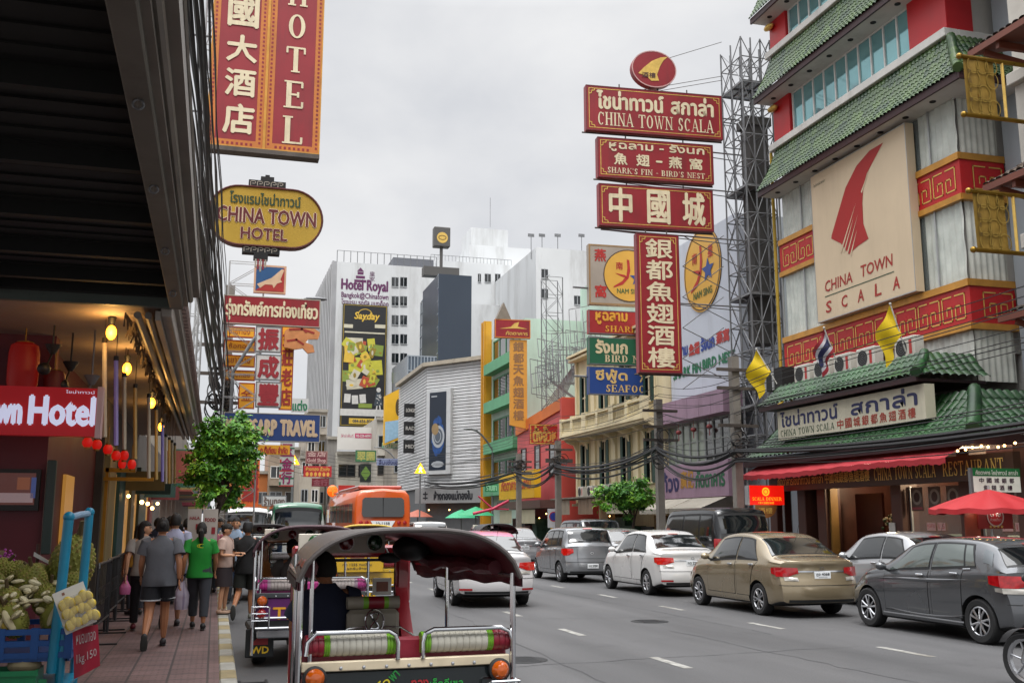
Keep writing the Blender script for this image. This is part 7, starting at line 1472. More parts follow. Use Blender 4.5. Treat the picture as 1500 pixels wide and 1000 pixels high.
def sigframe(TL, TR, BL, label, Y=32.2, corner=True, name='hanging_sign'):
 pl, w0, h0 = fsign(TL, TR, BL, Y, radians(-4.7)); t = sthing(name, label, pl, w0, 'sign', 'crimson signs on the lattice tower')
 g = G(); pbox(g, pl, 0, w0, 0, h0, -.3, 0); part(g, 'panel', [CRIM], t)
 g = G(); framep(g, pl, .1, w0-.1, .1, h0-.1, .025, 0, .008); framep(g, pl, 0, w0, 0, h0, .03, 1, .01)
 for sx in (0, 1):
  for sy in (0, 1):
   X = lambda v: .1+v if sx == 0 else w0-.1-v; Yy = lambda v: .1+v if sy == 0 else h0-.1-v
   strokes(g, pl, [[(X(.02), Yy(.22)), (X(.1), Yy(.2)), (X(.1), Yy(.1)), (X(.2), Yy(.1)), (X(.22), Yy(.02))]], .03, 0, .012)
 part(g, 'border', [GOLDL, M('sign_dull_edge', '#5e2024', .5)], t)
 g = G()
 for s in (.25, .75): g.tube([pl(w0*s, h0, -.15), pl(w0*s, h0+.18, -.15)], .025, 5)
 g.tube([pl(-.12, -.05, -.15), pl(w0+.0, -.05, -.15)], .03, 5); part(g, 'rail', [RUST], t)
 return pl, w0, h0, t
pl, w0, h0, t = sigframe((858, 124), (1057, 143), (858, 190), 'widest crimson sign, with Thai name over serif capitals, directly below the oval')
g = G(); text(g, pl, 'ไชน่าทาวน์', w0*.08, w0*.56, h0*.50, h0*.90, 0, .014, .035); text(g, pl, 'สกาล่า', w0*.62, w0*.93, h0*.50, h0*.90, 0, .014, .035); serif(g, pl, 'CHINA TOWN SCALA', w0*.08, w0*.93, h0*.13, h0*.42, 0, .014, stem=.2); part(g, 'lettering', [LET], t)
OVX = (pl, w0, h0)
pl, w0, h0, t = sigframe((875, 200), (1044, 212), (876, 259), 'second crimson sign with Thai, Chinese and small capitals about fins and nests')
g = G(); text(g, pl, 'หูฉลาม - รังนก', w0*.10, w0*.92, h0*.67, h0*.93, 0, .014, .03)
for c, x in (('魚', .14), ('翅', .33), ('-', .50), ('燕', .61), ('窩', .79)): text(g, pl, c, w0*x, w0*(x+(.11 if c != '-' else .05)), h0*(.34 if c != '-' else .46), h0*(.62 if c != '-' else .49), 0, .014, .03)
serif(g, pl, "SHARK'S FIN - BIRD'S NEST", w0*.08, w0*.92, h0*.12, h0*.26, 0, .014, stem=.22); part(g, 'lettering', [LET], t)
pl, w0, h0, t = sigframe((877, 268), (1044, 280), (877, 330), 'third crimson sign with three big gold Chinese characters in a row')
g = G()
for c, x in (('中', .09), ('國', .42), ('城', .73)): text(g, pl, c, w0*x, w0*(x+.19), h0*.13, h0*.90, 0, .014, .022)
part(g, 'lettering', [LET], t)
pl, w0, h0, t = sigframe((932, 341), (994, 345), (934, 545), 'tall vertical crimson sign with six gold Chinese characters', 31.9)
g = G(); vtext(g, pl, '銀都魚翅酒樓', w0*.52, w0*.62, h0*.03, h0*.97, 0, .014, .022, .88); part(g, 'lettering', [LET], t)
pl, w0, h0 = OVX; t = sthing('oval_sail_sign', 'oval crimson sign with a gold sail on top of the widest sign', Plane(pl(w0*.5, h0+.1), pl.u, pl.v), 0, 'sign', 'crimson signs on the lattice tower')
rx, ry = w0*.165, w0*.138; O = Plane(pl(w0*.5, h0+.1+ry, .02), pl.u, pl.v); n_ = 36
g = G(); g.prism([O(rx*cos(2*pi*i/n_), ry*sin(2*pi*i/n_)) for i in range(n_)], O.n*-.25, 0, 0); ring(g, O, 0, 0, rx, ry, .04, 1, .008); part(g, 'panel', [CRIM, M('oval_rim', '#b98f8c', .5)], t)
g = G(); g.poly([O(rx*x, ry*y, .014) for x, y in ((.62, .72), (.3, .66), (-.1, .42), (-.45, .05), (-.72, -.3), (-.35, -.42), (-.15, -.66), (.2, -.62), (.12, -.3), (.25, .15), (.42, .5))], 0); text(g, O, '酒樓', -.55*rx, .05*rx, -.5*ry, -.22*ry, 1, .02, .02); part(g, 'sail_emblem', [GOLDL, BRN], t)
g = G()
for x in (-.15, .15): g.tube([O(x, -ry, -.1), O(x, -ry-.12, -.1)], .03, 5)
part(g, 'stub', [RUST], t)
BR = thing('bracket_truss', 'steel bars and wires reaching from the lattice tower to the crimson signs', 'truss', (15.5, 32.7, 8))
g = G()
for py, px in ((150, 858), (205, 875), (262, 875), (335, 877), (440, 935), (545, 935)):
 a = aty(px, py, 32.7); g.tube([(xa_, 32.7, a.z), (a.x+.1, 32.75, a.z)], .03, 5); g.tube([(xa_, 33.3, a.z), (a.x+.1, 32.75, a.z)], .02, 5)
for i in range(5):
 a = aty(1060, 345+45*i, 32.7); b = aty(1000, 345+45*(i+1), 32.7); c = aty(1000, 345+45*i, 32.7); g.tube([a, b], .018, 4); g.tube([c, (xa_, 32.7, b.z)], .018, 4)
part(g, 'bar', [STEEL], BR)
g = G(); wz = aty(1057, 60, 32.4)
for px, py in ((1057, 62), (1057, 112), (1057, 118)): a = aty(px, py, 32.4); b = aty(958 if py < 100 else 880, py+30, 32.4); g.tube([a, b], .012, 4)
part(g, 'stay_wire', [RUST], BR)
# stack of signs farther along: round emblem board, then red, green and blue boards
pl, w0, h0 = fsign((862, 357), (985, 362), (862, 445), 44, radians(-3)); t = sthing('emblem_board', 'grey and tan board with a yellow disc emblem behind the vertical crimson sign', pl, w0)
g = G(); pbox(g, pl, 0, w0, 0, h0, -.35, 0); framep(g, pl, 0, w0, 0, h0, .08, 1, .008); part(g, 'panel', [M('board_greige', '#978c80', .5, 0, .15, .6, stain=.2), M('board_tan', '#8d6f4a', .5)], t)
E2 = Plane(pl(w0*.47, h0*.5), pl.u, pl.v); g = G(); disc(g, E2, 0, 0, h0*.44, h0*.44, 0, .012); ring(g, E2, 0, 0, h0*.44, h0*.44, .05, 1, .014); emblem(g, E2, h0*.44, 2); text(g, pl, '燕', w0*.07, w0*.2, h0*.72, h0*.92, 2, .014, .03); text(g, pl, '窩', w0*.07, w0*.2, h0*.12, h0*.32, 2, .014, .03); part(g, 'emblem', EMB, t)
for i, (y0, y1, col, th, en, ic, lb) in enumerate(((453, 488, '#8f1a1c', 'หูฉลาม', 'SHARK FIN', '#c98f2a', 'red board with orange Thai and English lettering under the emblem board'), (493, 533, '#0f5236', 'รังนก', 'BIRD NEST', '#c0b08c', 'green board with pale Thai and English lettering between the red and blue boards'), (536, 577, '#123878', 'ซีฟู้ด', 'SEAFOOD', '#c2a264', 'blue board with tan lettering at the bottom of the stack'))):
 pl, w0, h0 = fsign((862, y0), (978, y0+5), (862, y1), 44, radians(-3)); t = sthing('food_sign', lb, pl, w0, 'sign', 'food boards stacked over the cream shophouse')
 g = G(); pbox(g, pl, 0, w0, 0, h0, -.3, 0); framep(g, pl, 0, w0, 0, h0, .04, 1, .006); part(g, 'panel', [M('food_'+col[1:], col, .5, 0, .1, .8, stain=.1), STEEL], t)
 g = G(); text(g, pl, th, w0*.09, w0*.48, h0*.42, h0*.90, 0, .014, .04); serif(g, pl, en, w0*(.2 if i < 2 else .21), w0*(.86 if i < 2 else .80), h0*.10, h0*.36, 0, .014, stem=.24)
 if i == 2: text(g, pl, '海鮮', w0*.64, w0*.92, h0*.48, h0*.88, 0, .014, .03)
 part(g, 'lettering', [M('food_ink_%d' % i, ic, .5)], t)
g = G(); lattice(g, 19.1, 19.3, 44.2, 44.5, 7, 14.5, 9); g.tube([(19.1, 44.3, 12.6), (15.6, 44.2, 12.6)], .05, 5); g.tube([(19.1, 44.3, 8.4), (15.6, 44.2, 8.4)], .05, 5); solo(g, 'sign_mast', [STEEL], 'steel mast that carries the stacked food boards over the cream shophouse', 'mast')
# yellow vertical restaurant sign with its red top board
pl, w0, h0 = fsign((747, 497), (772, 497), (745, 622), 62, radians(-6)); t = sthing('vertical_gold_sign', 'tall ochre sign with dull vertical characters in front of the green building', pl, w0)
g = G(); g.prism([pl(0, 0), pl(w0, -.25), pl(w0, h0), pl(0, h0)], pl.n*-.25); part(g, 'panel', [M('sign_ochre', '#c28a34', .5, 0, .1, .8, stain=.15)], t)
g = G(); vtext(g, pl, '銀都天魚翅酒樓', w0*.5, w0*.6, .25, h0-.1, 0, .014, .03); part(g, 'lettering', [M('ink_taupe', '#84603c', .5)], t)
pl, w0, h0 = fsign((725, 467), (777, 470), (725, 494), 62, radians(-6)); t = sthing('fin_top_sign', 'red board with a gold fin mark on top of the tall ochre sign', pl, w0)
g = G(); pbox(g, pl, 0, w0, 0, h0, -.3, 0); framep(g, pl, 0, w0, 0, h0, .06, 1, .008); part(g, 'panel', [CRIM, ORB], t); g = G(); g.poly([pl(w0*x, h0*y, .014) for x, y in ((.12, .48), (.45, .6), (.55, .8), (.68, .88), (.64, .62), (.92, .5), (.6, .52))]); text(g, pl, 'ภัตตาคาร', w0*.3, w0*.92, h0*.15, h0*.36, 0, .014, .02); part(g, 'fin_mark', [GOLDL], t)
g = G(); q = pl(w0*.25, h0, 0); g.prism([q+Vector((-.5, 0, 0)), q+Vector((.5, 0, 0)), q+Vector((0, 0, 1.1))], (0, .5, 0)); part(g, 'top_peak', [M('peak_metal', '#7d7468', .5, .4)], t)
g = G(); p = aty(800, 440, 60); lattice(g, p.x, p.x+1.1, 60, 61, 2.0, aty(805, 405, 60).z, 13, .035); g.tube([(p.x, 60, aty(805, 405, 60).z), (p.x+.4, 60.5, aty(805, 400, 60).z)], .03, 5)
q = aty(780, 575, 60)
for k in range(9): g.tube([(p.x-1+.3*k, 58+.6*k, 8.3), (p.x+.9+.3*k, 57+.6*k, 11.2+.2*k)], .035, 4); g.tube([(p.x-1+.3*k, 58+.6*k, 10.6), (p.x+1.6+.3*k, 57+.6*k, 8.5)], .03, 4)
random.seed(41)
for k in range(26):
 a = aty(random.uniform(775, 868), random.uniform(490, 590), 55); h = random.uniform(.8, 2.2); w1 = random.uniform(.6, 1.6); dz = random.uniform(-.3, .5)
 for q in range(4): g.tube([(a.x+w1*q/3, 55, a.z), (a.x+w1*q/3, 55.3, a.z+h)], .022, 4)
 g.tube([(a.x, 55, a.z), (a.x+w1, 55, a.z+dz)], .028, 4); g.tube([(a.x, 55.3, a.z+h), (a.x+w1, 55.3, a.z+h+dz)], .028, 4)
solo(g, 'steel_sign_frame', [STEEL], 'empty steel lattice sign frame standing between the green building and the emblem board', 'sign frame')
# ------------------------------------------------------------------ poles and cables
CONP = M('pole_concrete', '#77726b', .8, 0, .2, 1.5, stain=.4)
CAB = M('black_cable', '#161618', .55, 0, .2, 6);
def sag(a, b, s, n=14): a, b = Vector(a), Vector(b); return [a.lerp(b, i/n)-Vector((0, 0, 4*s*(i/n)*(1-i/n))) for i in range(n+1)]
for i, (px, X, zt) in enumerate(((968, 15.95, 6.2), (1083, 15.95, 6.9), (818, 16.2, 5.6), (760, 16.2, 5.4))):
 Y = atx(px, 760, X).y; t = thing('utility_pole', ['square concrete pole with cable loops before the cream shophouse', 'square concrete pole beside the lattice tower legs', 'concrete pole standing in front of the pink shop', 'concrete pole farthest along the right pavement'][i], 'utility pole', (X, Y, .15), 0, 'concrete poles on the right pavement')
 g = G(); g.prism([(-.13, -.13, 0), (.13, -.13, 0), (.13, .13, 0), (-.13, .13, 0)], (0, 0, zt)); g.build('shaft', [CONP], t)
 g = G()
 for z in (zt-.5, zt-1.1, 4.6): g.box(-.7, .7, -.22, -.13, z, z+.1)
 g.build('crossarm', [RUST], t)
 g = G(); random.seed(30+i)
 for k in range(5):
  r = random.uniform(.2, .38); c = Vector((random.uniform(-.2, .2), -.25, 4.3+random.uniform(-.5, .5))); g.tube([c+Vector((r*cos(a), .05*sin(3*a), r*sin(a)*.9)) for a in [j*2*pi/18 for j in range(19)]], .018, 5)
 g.build('cable_coil', [CAB], t)
rp = [(15.75, 2, 4.75), (15.75, atx(1083, 760, 15.95).y-.2, 3.95), (15.75, atx(968, 760, 15.95).y-.2, 4.45), (15.95, atx(818, 760, 16.2).y, 4.5), (15.95, atx(760, 760, 16.2).y, 4.5), (15.3, 78, 4.8)]
random.seed(11)
for k in range(10):
 g = G(); ps = []
 off = Vector((random.uniform(-.12, .12), 0, random.uniform(-.32, .3)))
 for a, b in zip(rp[:-1], rp[1:]): ps += sag(Vector(a)+off, Vector(b)+off, random.uniform(.25, .75), 14)[:-1]
 g.tube(ps+[Vector(rp[-1])+off], random.choice([.014, .018, .035]) if k > 1 else .05, 5); solo(g, 'overhead_cable', [CAB], 'black cable in the thick sagging bundle along the right pavement', 'cable', 'cable bundle along the right pavement')
for k in range(9):
 g = G(); off = Vector((random.uniform(-.5, .3), 0, random.uniform(0, 1.4))); ps = []
 for a, b in zip(rp[:-1], rp[1:]): ps += sag(Vector(a)+off+Vector((0, 0, 1.0)), Vector(b)+off+Vector((0, 0, 1.2)), random.uniform(.1, .35), 10)[:-1]
 g.tube(ps, .012, 4); solo(g, 'thin_wire', [CAB], 'thin wire strung above the thick bundle along the right pavement', 'cable', 'thin wires along the right pavement')
t = thing('utility_pole', 'cable draped pole behind the pavement tree on the left', 'utility pole', (.12, 33, .15))
g = G(); g.prism([(-.14, -.14, 0), (.14, -.14, 0), (.14, .14, 0), (-.14, .14, 0)], (0, 0, 9)); g.build('shaft', [CONP], t)
g = G()
for z in (5.2, 6.1, 7.0): g.box(-.9, .7, -.25, -.15, z, z+.1)
g.build('crossarm', [RUST], t)
g = G(); random.seed(8)
for k in range(26):
 r = random.uniform(.15, .42); c = Vector((random.uniform(-.45, .3), -.3+random.uniform(-.1, .1), 5.1+random.uniform(-.7, 1.0))); tl = random.uniform(-.4, .4)
 g.tube([c+Vector((r*cos(a)*.7, .08*sin(3*a), r*sin(a)*1.1+tl*r*cos(a))) for a in [j*2*pi/16 for j in range(15)]], random.uniform(.014, .03), 5)
g.build('cable_coil', [CAB], t)
random.seed(21)
for k in range(30):
 g = G(); thick = k < 9; a = Vector((-.53+random.uniform(-.13, .11) if not thick else -.66+random.uniform(-.05, .07), -3, 5.35+random.uniform(-.1, 1.2) if not thick else 4.95+random.uniform(-.12, .35))); b = Vector((.0+random.uniform(-.26, .26), 32.8, 5.7+random.uniform(-.5, 1.4)))
 if thick: b = Vector((.02+random.uniform(-.14, .1), 32.8, 5.5+random.uniform(-.4, .4)))
 ps = sag(a, b, random.uniform(.0, .15), 26); ps = [p+Vector((.012*sin(i*1.7+k), 0, .012*sin(i*2.3+k))) for i, p in enumerate(ps)]
 g.tube(ps, random.uniform(.022, .034) if thick else random.choice([.006, .008, .012, .018]), 5); solo(g, 'overhead_cable', [CAB], 'heavy black cable hugging the canopy edge on the left' if thick else 'thin black cable running from the camera to the pole behind the tree', 'cable', 'heavy cables along the canopy edge' if thick else 'thin cables over the left kerb')
for k in range(8):
 a = Vector((.1, 33, 6.5+.2*k)); b = Vector((-.6+.4*k, 95, 9+.3*k)); g = G(); g.tube(sag(a, b, .8, 14), .014, 4); solo(g, 'thin_wire', [CAB], 'thin wire running on from the left pole down the street', 'cable', 'wires running on down the street')
for k in range(7):
 a = Vector((15.3, 78-.8*k, 4.9+.25*k)); b = Vector((2+1.2*k, 82+5*k, 6.5+.5*k)); g = G(); g.tube(sag(a, b, .6, 12), .018, 4); solo(g, 'thin_wire', [CAB], 'thin wire crossing the street by the ribbed metal building', 'cable', 'wires crossing the far street')
for i, (px0, py0, px1, py1, Y) in enumerate(((341, 545, 450, 437, 29.5), (722, 660, 690, 628, 70), (590, 690, 556, 655, 100))):
 a = aty(px0, py0, Y); b = aty(px1, py1, Y); t = thing('street_lamp', ['street lamp arm leaning out in front of the red Thai sign', 'street lamp arm before the ribbed metal building', 'street lamp arm at the far bend'][i], 'street lamp', (a.x, Y, .15), 0, 'street lamps')
 g = G(); d = b-a; pts = [Vector((0, 0, 0)), Vector((0, 0, a.z-.15))]+[Vector((d.x*s, 0, a.z-.15+d.z*(1-(1-s)**1.8))) for s in (.25, .5, .75, 1)]; g.tube(pts, .05 if i == 0 else .07, 7); g.build('pole', [STEEL], t)
 g = G(); e = pts[-1]; sg = 1 if d.x > 0 else -1; g.ball((e.x+.25*sg, 0, e.z+.0), (.32, .11, .06)); g.build('lamp_head', [STEEL], t)
# ------------------------------------------------------------------ trees
LEAF = [M('leaf_bright', '#7fb234', .5, 0, .3, 3), M('leaf_mid', '#569426', .5, 0, .3, 3), M('leaf_deep', '#356b1c', .55, 0, .3, 3)]
BARK = M('bark', '#3a2f26', .9, 0, .3, 5, bump=.4)
def tree(label, base, hgt, blobs, nleaf, ls, seed, lean=(0, 0)):
 random.seed(seed); t = thing('street_tree', label, 'tree', base)
 g = G(); top = Vector((lean[0], lean[1], hgt)); g.tube([(0, 0, 0), (lean[0]*.2+.03, lean[1]*.2, hgt*.35), (lean[0]*.6-.02, lean[1]*.6, hgt*.7), top], [.085, .07, .06, .045], 9)
 for c, r in blobs:
  c = Vector(c); m = top.lerp(c, .5)+Vector((random.uniform(-.08, .08), 0, -.06)); g.tube([top*.86, m, c], [.04, .026, .012], 6)
  for q in range(4): e = c+Vector((random.gauss(0, .5), random.gauss(0, .5), random.gauss(0, .4)))*r; g.tube([m.lerp(c, .5), e], [.014, .005], 5)
 g.build('trunk', [BARK], t)
 g = G(); tot = sum(r**2.4 for c, r in blobs)
 for c, r in blobs:
  c = Vector(c)
  clumps = [c+Vector((random.gauss(0, 1), random.gauss(0, 1), random.gauss(0, .8))).normalized()*r*random.uniform(.3, 1.2) for _ in range(int(8+20*r))]
  for _ in range(int(nleaf*r**2.4/tot)):
   k = random.choice(clumps); p = k+Vector((random.gauss(0, 1), random.gauss(0, 1), random.gauss(0, .7)))*r*random.choice((.13, .2, .27))
   nrm = (p-c).normalized()*.5+Vector((random.gauss(0, .5), random.gauss(0, .5), random.uniform(.1, 1))); nrm.normalize(); a = nrm.orthogonal().normalized(); a = (Matrix.Rotation(random.uniform(0, 6.3), 3, nrm) @ a); b = nrm.cross(a); L = ls*random.uniform(.5, 1.5)
   hi = clumps.index(k) % 3; m = hi if random.random() < .7 else random.choice((0, 1, 2))
   g.add([p-a*L*.5, p+b*L*.24, p+a*L*.5-nrm*L*.12, p-b*L*.24], [(0, 1, 2, 3)], m)
 g.build('crown', LEAF, t, smooth=0); return t
b = Vector((-.28, 23.5, .15)); P_ = lambda px, py, Y=23.5: aty(px, py, Y)-b
tree('leafy green pavement tree in front of the blue travel sign', b, 2.3, [(P_(330, 640), .52), (P_(352, 655), .42), (P_(305, 650), .42), (P_(318, 690), .5), (P_(350, 690), .34), (P_(300, 690), .42), (P_(336, 720, 24), .34), (P_(308, 725, 23), .26), (P_(350, 625), .24), (P_(325, 665), .5)], 15000, .105, 3, (.45, 0))
b = Vector((16.0, atx(925, 720, 16).y, .15)); P_ = lambda px, py: aty(px, py, b.y)-b
tree('small round green tree on the right pavement before the cream shophouse', b, 1.9, [(P_(925, 720), .62), (P_(940, 728), .5), (P_(905, 722), .5), (P_(886, 726), .42), (P_(922, 735), .5)], 9000, .13, 6, (.1, 0))
# ================================================================== people
SKIN_ = [M('skin_tan', '#a5704f', .5, 0, .1, 6), M('skin_light', '#c09070', .5, 0, .1, 6), M('skin_brown', '#7d5138', .5, 0, .1, 6)]
HAIR = M('black_hair', '#14110f', .75, 0, .3, 22); LIPM = M('lip', '#8a4a40', .5); EYE = M('eye_dark', '#1a1412', .3)
def skinmesh(nodes, edges, sub=2):
 me = bpy.data.meshes.new('tmp'); me.from_pydata([n[0] for n in nodes], edges, []); o = bpy.data.objects.new('tmp', me); COL.objects.link(o)
 md = o.modifiers.new('s', 'SKIN'); md.use_smooth_shade = True; md.branch_smoothing = .6
 for i, n in enumerate(nodes):
  r = n[1]; me.skin_vertices[0].data[i].radius = r if isinstance(r, tuple) else (r, r); me.skin_vertices[0].data[i].use_root = (i == 0)
 o.modifiers.new('d', 'SUBSURF').levels = sub
 dg = bpy.context.evaluated_depsgraph_get(); m2 = o.evaluated_get(dg).to_mesh(); vs = [v.co.copy() for v in m2.vertices]; fs = [tuple(p.vertices) for p in m2.polygons]; o.evaluated_get(dg).to_mesh_clear()
 bpy.data.objects.remove(o); bpy.data.meshes.remove(me); return vs, fs
def ellloft(g, secs, n=22, m=0, cap=(True, True)):
 vs = []; fs = []
 for (c, rx, ry) in secs:
  for k in range(n):
   a = 2*pi*k/n; ca, sa = cos(a), sin(a); vs.append(Vector(c)+Vector((rx*abs(ca)**.85*(1 if ca > 0 else -1), ry*abs(sa)**.9*(1 if sa > 0 else -1), 0)))
 for i in range(len(secs)-1):
  for k in range(n): k2 = (k+1) % n; fs.append((i*n+k, i*n+k2, (i+1)*n+k2, (i+1)*n+k))
 if cap[0]: fs.append(tuple(range(n))[::-1])
 if cap[1]: fs.append(tuple(range((len(secs)-1)*n, len(secs)*n)))
 g.add(vs, fs, m)
def hand(g, w_, d, side, m=0):
 d = Vector(d).normalized(); side = Vector(side); side = (side-d*side.dot(d)).normalized(); nrm = d.cross(side)
 p = Vector(w_)+d*.045; mt = Matrix((side, nrm, d)).transposed(); g.ball(p, (.036, .017, .052), m, 10, 7, mt)
 for i in range(4):
  b = p+d*.038+side*(-.026+.0175*i); L = (.058, .068, .064, .05)[i]; g.tube([b-d*.012, b+d*L*.45, b+d*L*.8+nrm*.014, b+d*L*.92+nrm*.028], [.0088, .0082, .0074, .0055], 6, m)
 b = p-side*.030-d*.008; g.tube([b, b-side*.022+d*.026, b-side*.024+d*.055+nrm*.008], [.0095, .009, .0065], 6, m)
JD = dict(pel=(0, 0, .93), che=(0, 0, 1.20), nek=(0, -.01, 1.43), hed=(0, .01, 1.575), sl=(-.175, 0, 1.37), sr=(.175, 0, 1.37), el=(-.235, -.03, 1.10), er=(.235, -.03, 1.10), wl=(-.24, .05, .86), wr=(.24, .05, .86),
          hl=(-.09, 0, .89), hr=(.09, 0, .89), kl=(-.10, .02, .49), kr=(.10, .02, .49), al=(-.10, -.02, .085), ar=(.10, -.02, .085))
WALKA = dict(kl=(-.09, .16, .50), al=(-.09, .22, .10), kr=(.10, -.04, .49), ar=(.10, -.30, .20), el=(-.24, -.10, 1.11), wl=(-.25, -.08, .88), er=(.24, .02, 1.11), wr=(.23, .16, .92))
WALKB = dict(kr=(.09, .14, .50), ar=(.09, .18, .09), kl=(-.10, -.04, .48), al=(-.11, -.30, .19), er=(.24, -.09, 1.11), wr=(.25, -.06, .88), el=(-.24, .02, 1.11), wl=(-.24, .15, .92))
STAND = dict()
PHONE = dict(el=(-.22, .05, 1.12), wl=(-.08, .26, 1.14), er=(.23, .02, 1.11), wr=(.12, .26, 1.10))
SIT = dict(pel=(0, 0, .74), che=(0, .03, 1.02), nek=(0, .05, 1.25), hed=(-.03, .07, 1.395), sl=(-.18, .04, 1.19), sr=(.18, .04, 1.19), el=(-.27, .18, .98), er=(.27, .2, .98), wl=(-.28, .42, .99), wr=(.26, .42, .99), hl=(-.09, .04, .72), hr=(.09, .04, .72), kl=(-.16, .42, .74), kr=(.16, .42, .74), al=(-.16, .46, .38), ar=(.16, .46, .38))
def person(label, loc, rz, H=1.68, pose=WALKA, skin=0, top=('#66676b', 'tee', .84), bottom=('shorts', '#16181d', .64, None), hair='short', shoes='#202022', build=1., headyaw=0., headpitch=0., group='people walking on the pavement', back=None, extra=None):
 t = thing('person', label, 'person', loc, rz, group); k = H/1.7; t.scale = (k, k, k); J = {a: Vector(b) for a, b in JD.items()}
 for a, b in pose.items(): J[a] = Vector(b)
 sk = SKIN_[skin]; b_ = build; up = J['nek']-J['pel']
 mid = J['pel'].lerp(J['che'], .5)
 nodes = [(J['pel'], (.15*b_, .115*b_)), (mid, (.135*b_, .105*b_)), (J['che'], (.15*b_, .11*b_)), (J['nek']-Vector((0, 0, .03)), .075), (J['nek']+Vector((0, .0, .045)), .052), (J['hed']-Vector((0, 0, .03)), .05)]
 edges = [(0, 1), (1, 2), (2, 3), (3, 4), (4, 5)]
 for s in 'lr':
  sg = -1 if s == 'l' else 1
  i = len(nodes); nodes += [(J['s'+s], .056*b_), (J['s'+s].lerp(J['e'+s], .5), .047*b_), (J['e'+s], .038*b_), (J['e'+s].lerp(J['w'+s], .4), .037*b_), (J['w'+s], .025)]; edges += [(3, i), (i, i+1), (i+1, i+2), (i+2, i+3), (i+3, i+4)]
  i = len(nodes); K, A = J['k'+s], J['a'+s]; cal = K.lerp(A, .3)+Vector((0, -.015, 0))
  nodes += [(J['h'+s], .088*b_), (J['h'+s].lerp(K, .5), .074*b_), (K, .054*b_), (cal, .056*b_), (A, .034)]; edges += [(0, i), (i, i+1), (i+1, i+2), (i+2, i+3), (i+3, i+4)]
 vs, fs = skinmesh(nodes, edges, 1); g = G(); g.add(vs, fs, 0)
 R_ = Matrix.Rotation(headyaw, 3, 'Z') @ Matrix.Rotation(headpitch, 3, 'X'); hc = J['hed']
 # head: one shaped surface
 def hf(u, v):
  th = 2*pi*u; ph = pi*v; x, y, z = sin(ph)*sin(th), sin(ph)*cos(th), -cos(ph)
  wx = .074*(1-.18*max(0, -z)); wy = .094; p = Vector((x*wx, y*wy*(1-.10*max(0, -z)), z*.115))
  if y > .6 and abs(x) < .25: p.y += .018*max(0, 1-abs(z+.15)/.22)*(1-abs(x)/.25)
  if y > .5 and .15 < abs(x) < .55 and abs(z-.05) < .18: p.y -= .007
  return hc+R_ @ p
 g.grid(hf, 26, 18, 0)
 for sg in (-1, 1): g.ball(hc+R_ @ Vector((sg*.075, -.005, -.01)), (.012, .022, .032), 0, 8, 6, R_); g.ball(hc+R_ @ Vector((sg*.030, .083, .012)), (.013, .008, .008), 1, 8, 6, R_); g.tube([hc+R_ @ Vector((sg*.015, .092, .035)), hc+R_ @ Vector((sg*.048, .08, .036))], .0045, 5, 1)
 g.ball(hc+R_ @ Vector((0, .088, -.058)), (.024, .008, .007), 2, 8, 6, R_)
 for s in 'lr':
  sg = -1 if s == 'l' else 1; d = (J['w'+s]-J['e'+s]).normalized(); hand(g, J['w'+s], d, Vector((0, 1, 0)) if abs(d.y) < .7 else Vector((sg*-1, 0, 0)), 0)
 g.build('body', [sk, EYE, LIPM], t)
 # hair
 g = G()
 def hh(u, v):
  th = 2*pi*u; ph = pi*v; x, y, z = sin(ph)*sin(th), sin(ph)*cos(th), -cos(ph); n = 1+.07*noise.noise(Vector((sin(th)*4, cos(th)*4, z*5+len(label))))
  f = 1.13*n if (z > .42-.55*max(0, -y) or (y < .1 and z > -.55)) else .86
  return hc+R_ @ Vector((x*.076*f, y*.096*f-.003, z*.117*f+.004))
 g.grid(hh, 30, 20)
 if hair == 'pony': g.tube([hc+R_ @ Vector((0, -.10, .02)), hc+R_ @ Vector((0, -.145, -.02)), hc+R_ @ Vector((.01, -.14, -.12)), hc+R_ @ Vector((.015, -.13, -.25))], [.028, .045, .042, .012], 9)
 if hair == 'bun': g.ball(hc+R_ @ Vector((0, -.10, .03)), (.05, .045, .05))
 if hair == 'long':
  g.grid(lambda u, v: hc+R_ @ Vector((.088*sin((u-.5)*4.2)*(1+.15*v), -.10*cos((u-.5)*3.4)*(1-.1*v)-.005*sin(u*40), .04-.36*v-.02*sin(u*17))), 24, 8)
  g.grid(lambda u, v: hc+R_ @ Vector((.098*sin((u-.5)*4.2)*(1+.15*v), -.115*cos((u-.5)*3.4)*(1-.1*v)-.005*sin(u*33), .03-.35*v-.02*sin(u*21))), 24, 8)
 g.build('hair', [HAIR], t)
 if hair == 'cap':
  g = G(); g.lathe([(.092, .02), (.094, .06), (.075, .115), (.04, .135), (.001, .14)], 20, 0, hc, R_.to_4x4() @ Matrix.Diagonal((1, 1.15, 1, 1))); g.ball(hc+R_ @ Vector((0, .11, .03)), (.07, .07, .012), 0, 12, 6, R_); g.build('cap', [M('cap_black', '#15171b', .7, 0, .1, 6)], t)
 # top
 col, kind, hem = top; cm = M('cloth_'+col[1:], col, .85, 0, .14, 5, bump=.25, bscale=9)
 ph = J['pel'].z-.93; g = G(); cz = lambda z: J['pel'].lerp(J['nek'], (z-.93)/.5) if z > .93 else J['pel']
 def cc(z): c = cz(z); return (c.x, c.y, z+ph if z < .93 else J['pel'].z+(J['nek'].z-J['pel'].z)*(z-.93)/.5)
 lo = 1.03 if kind != 'tank' else 1.
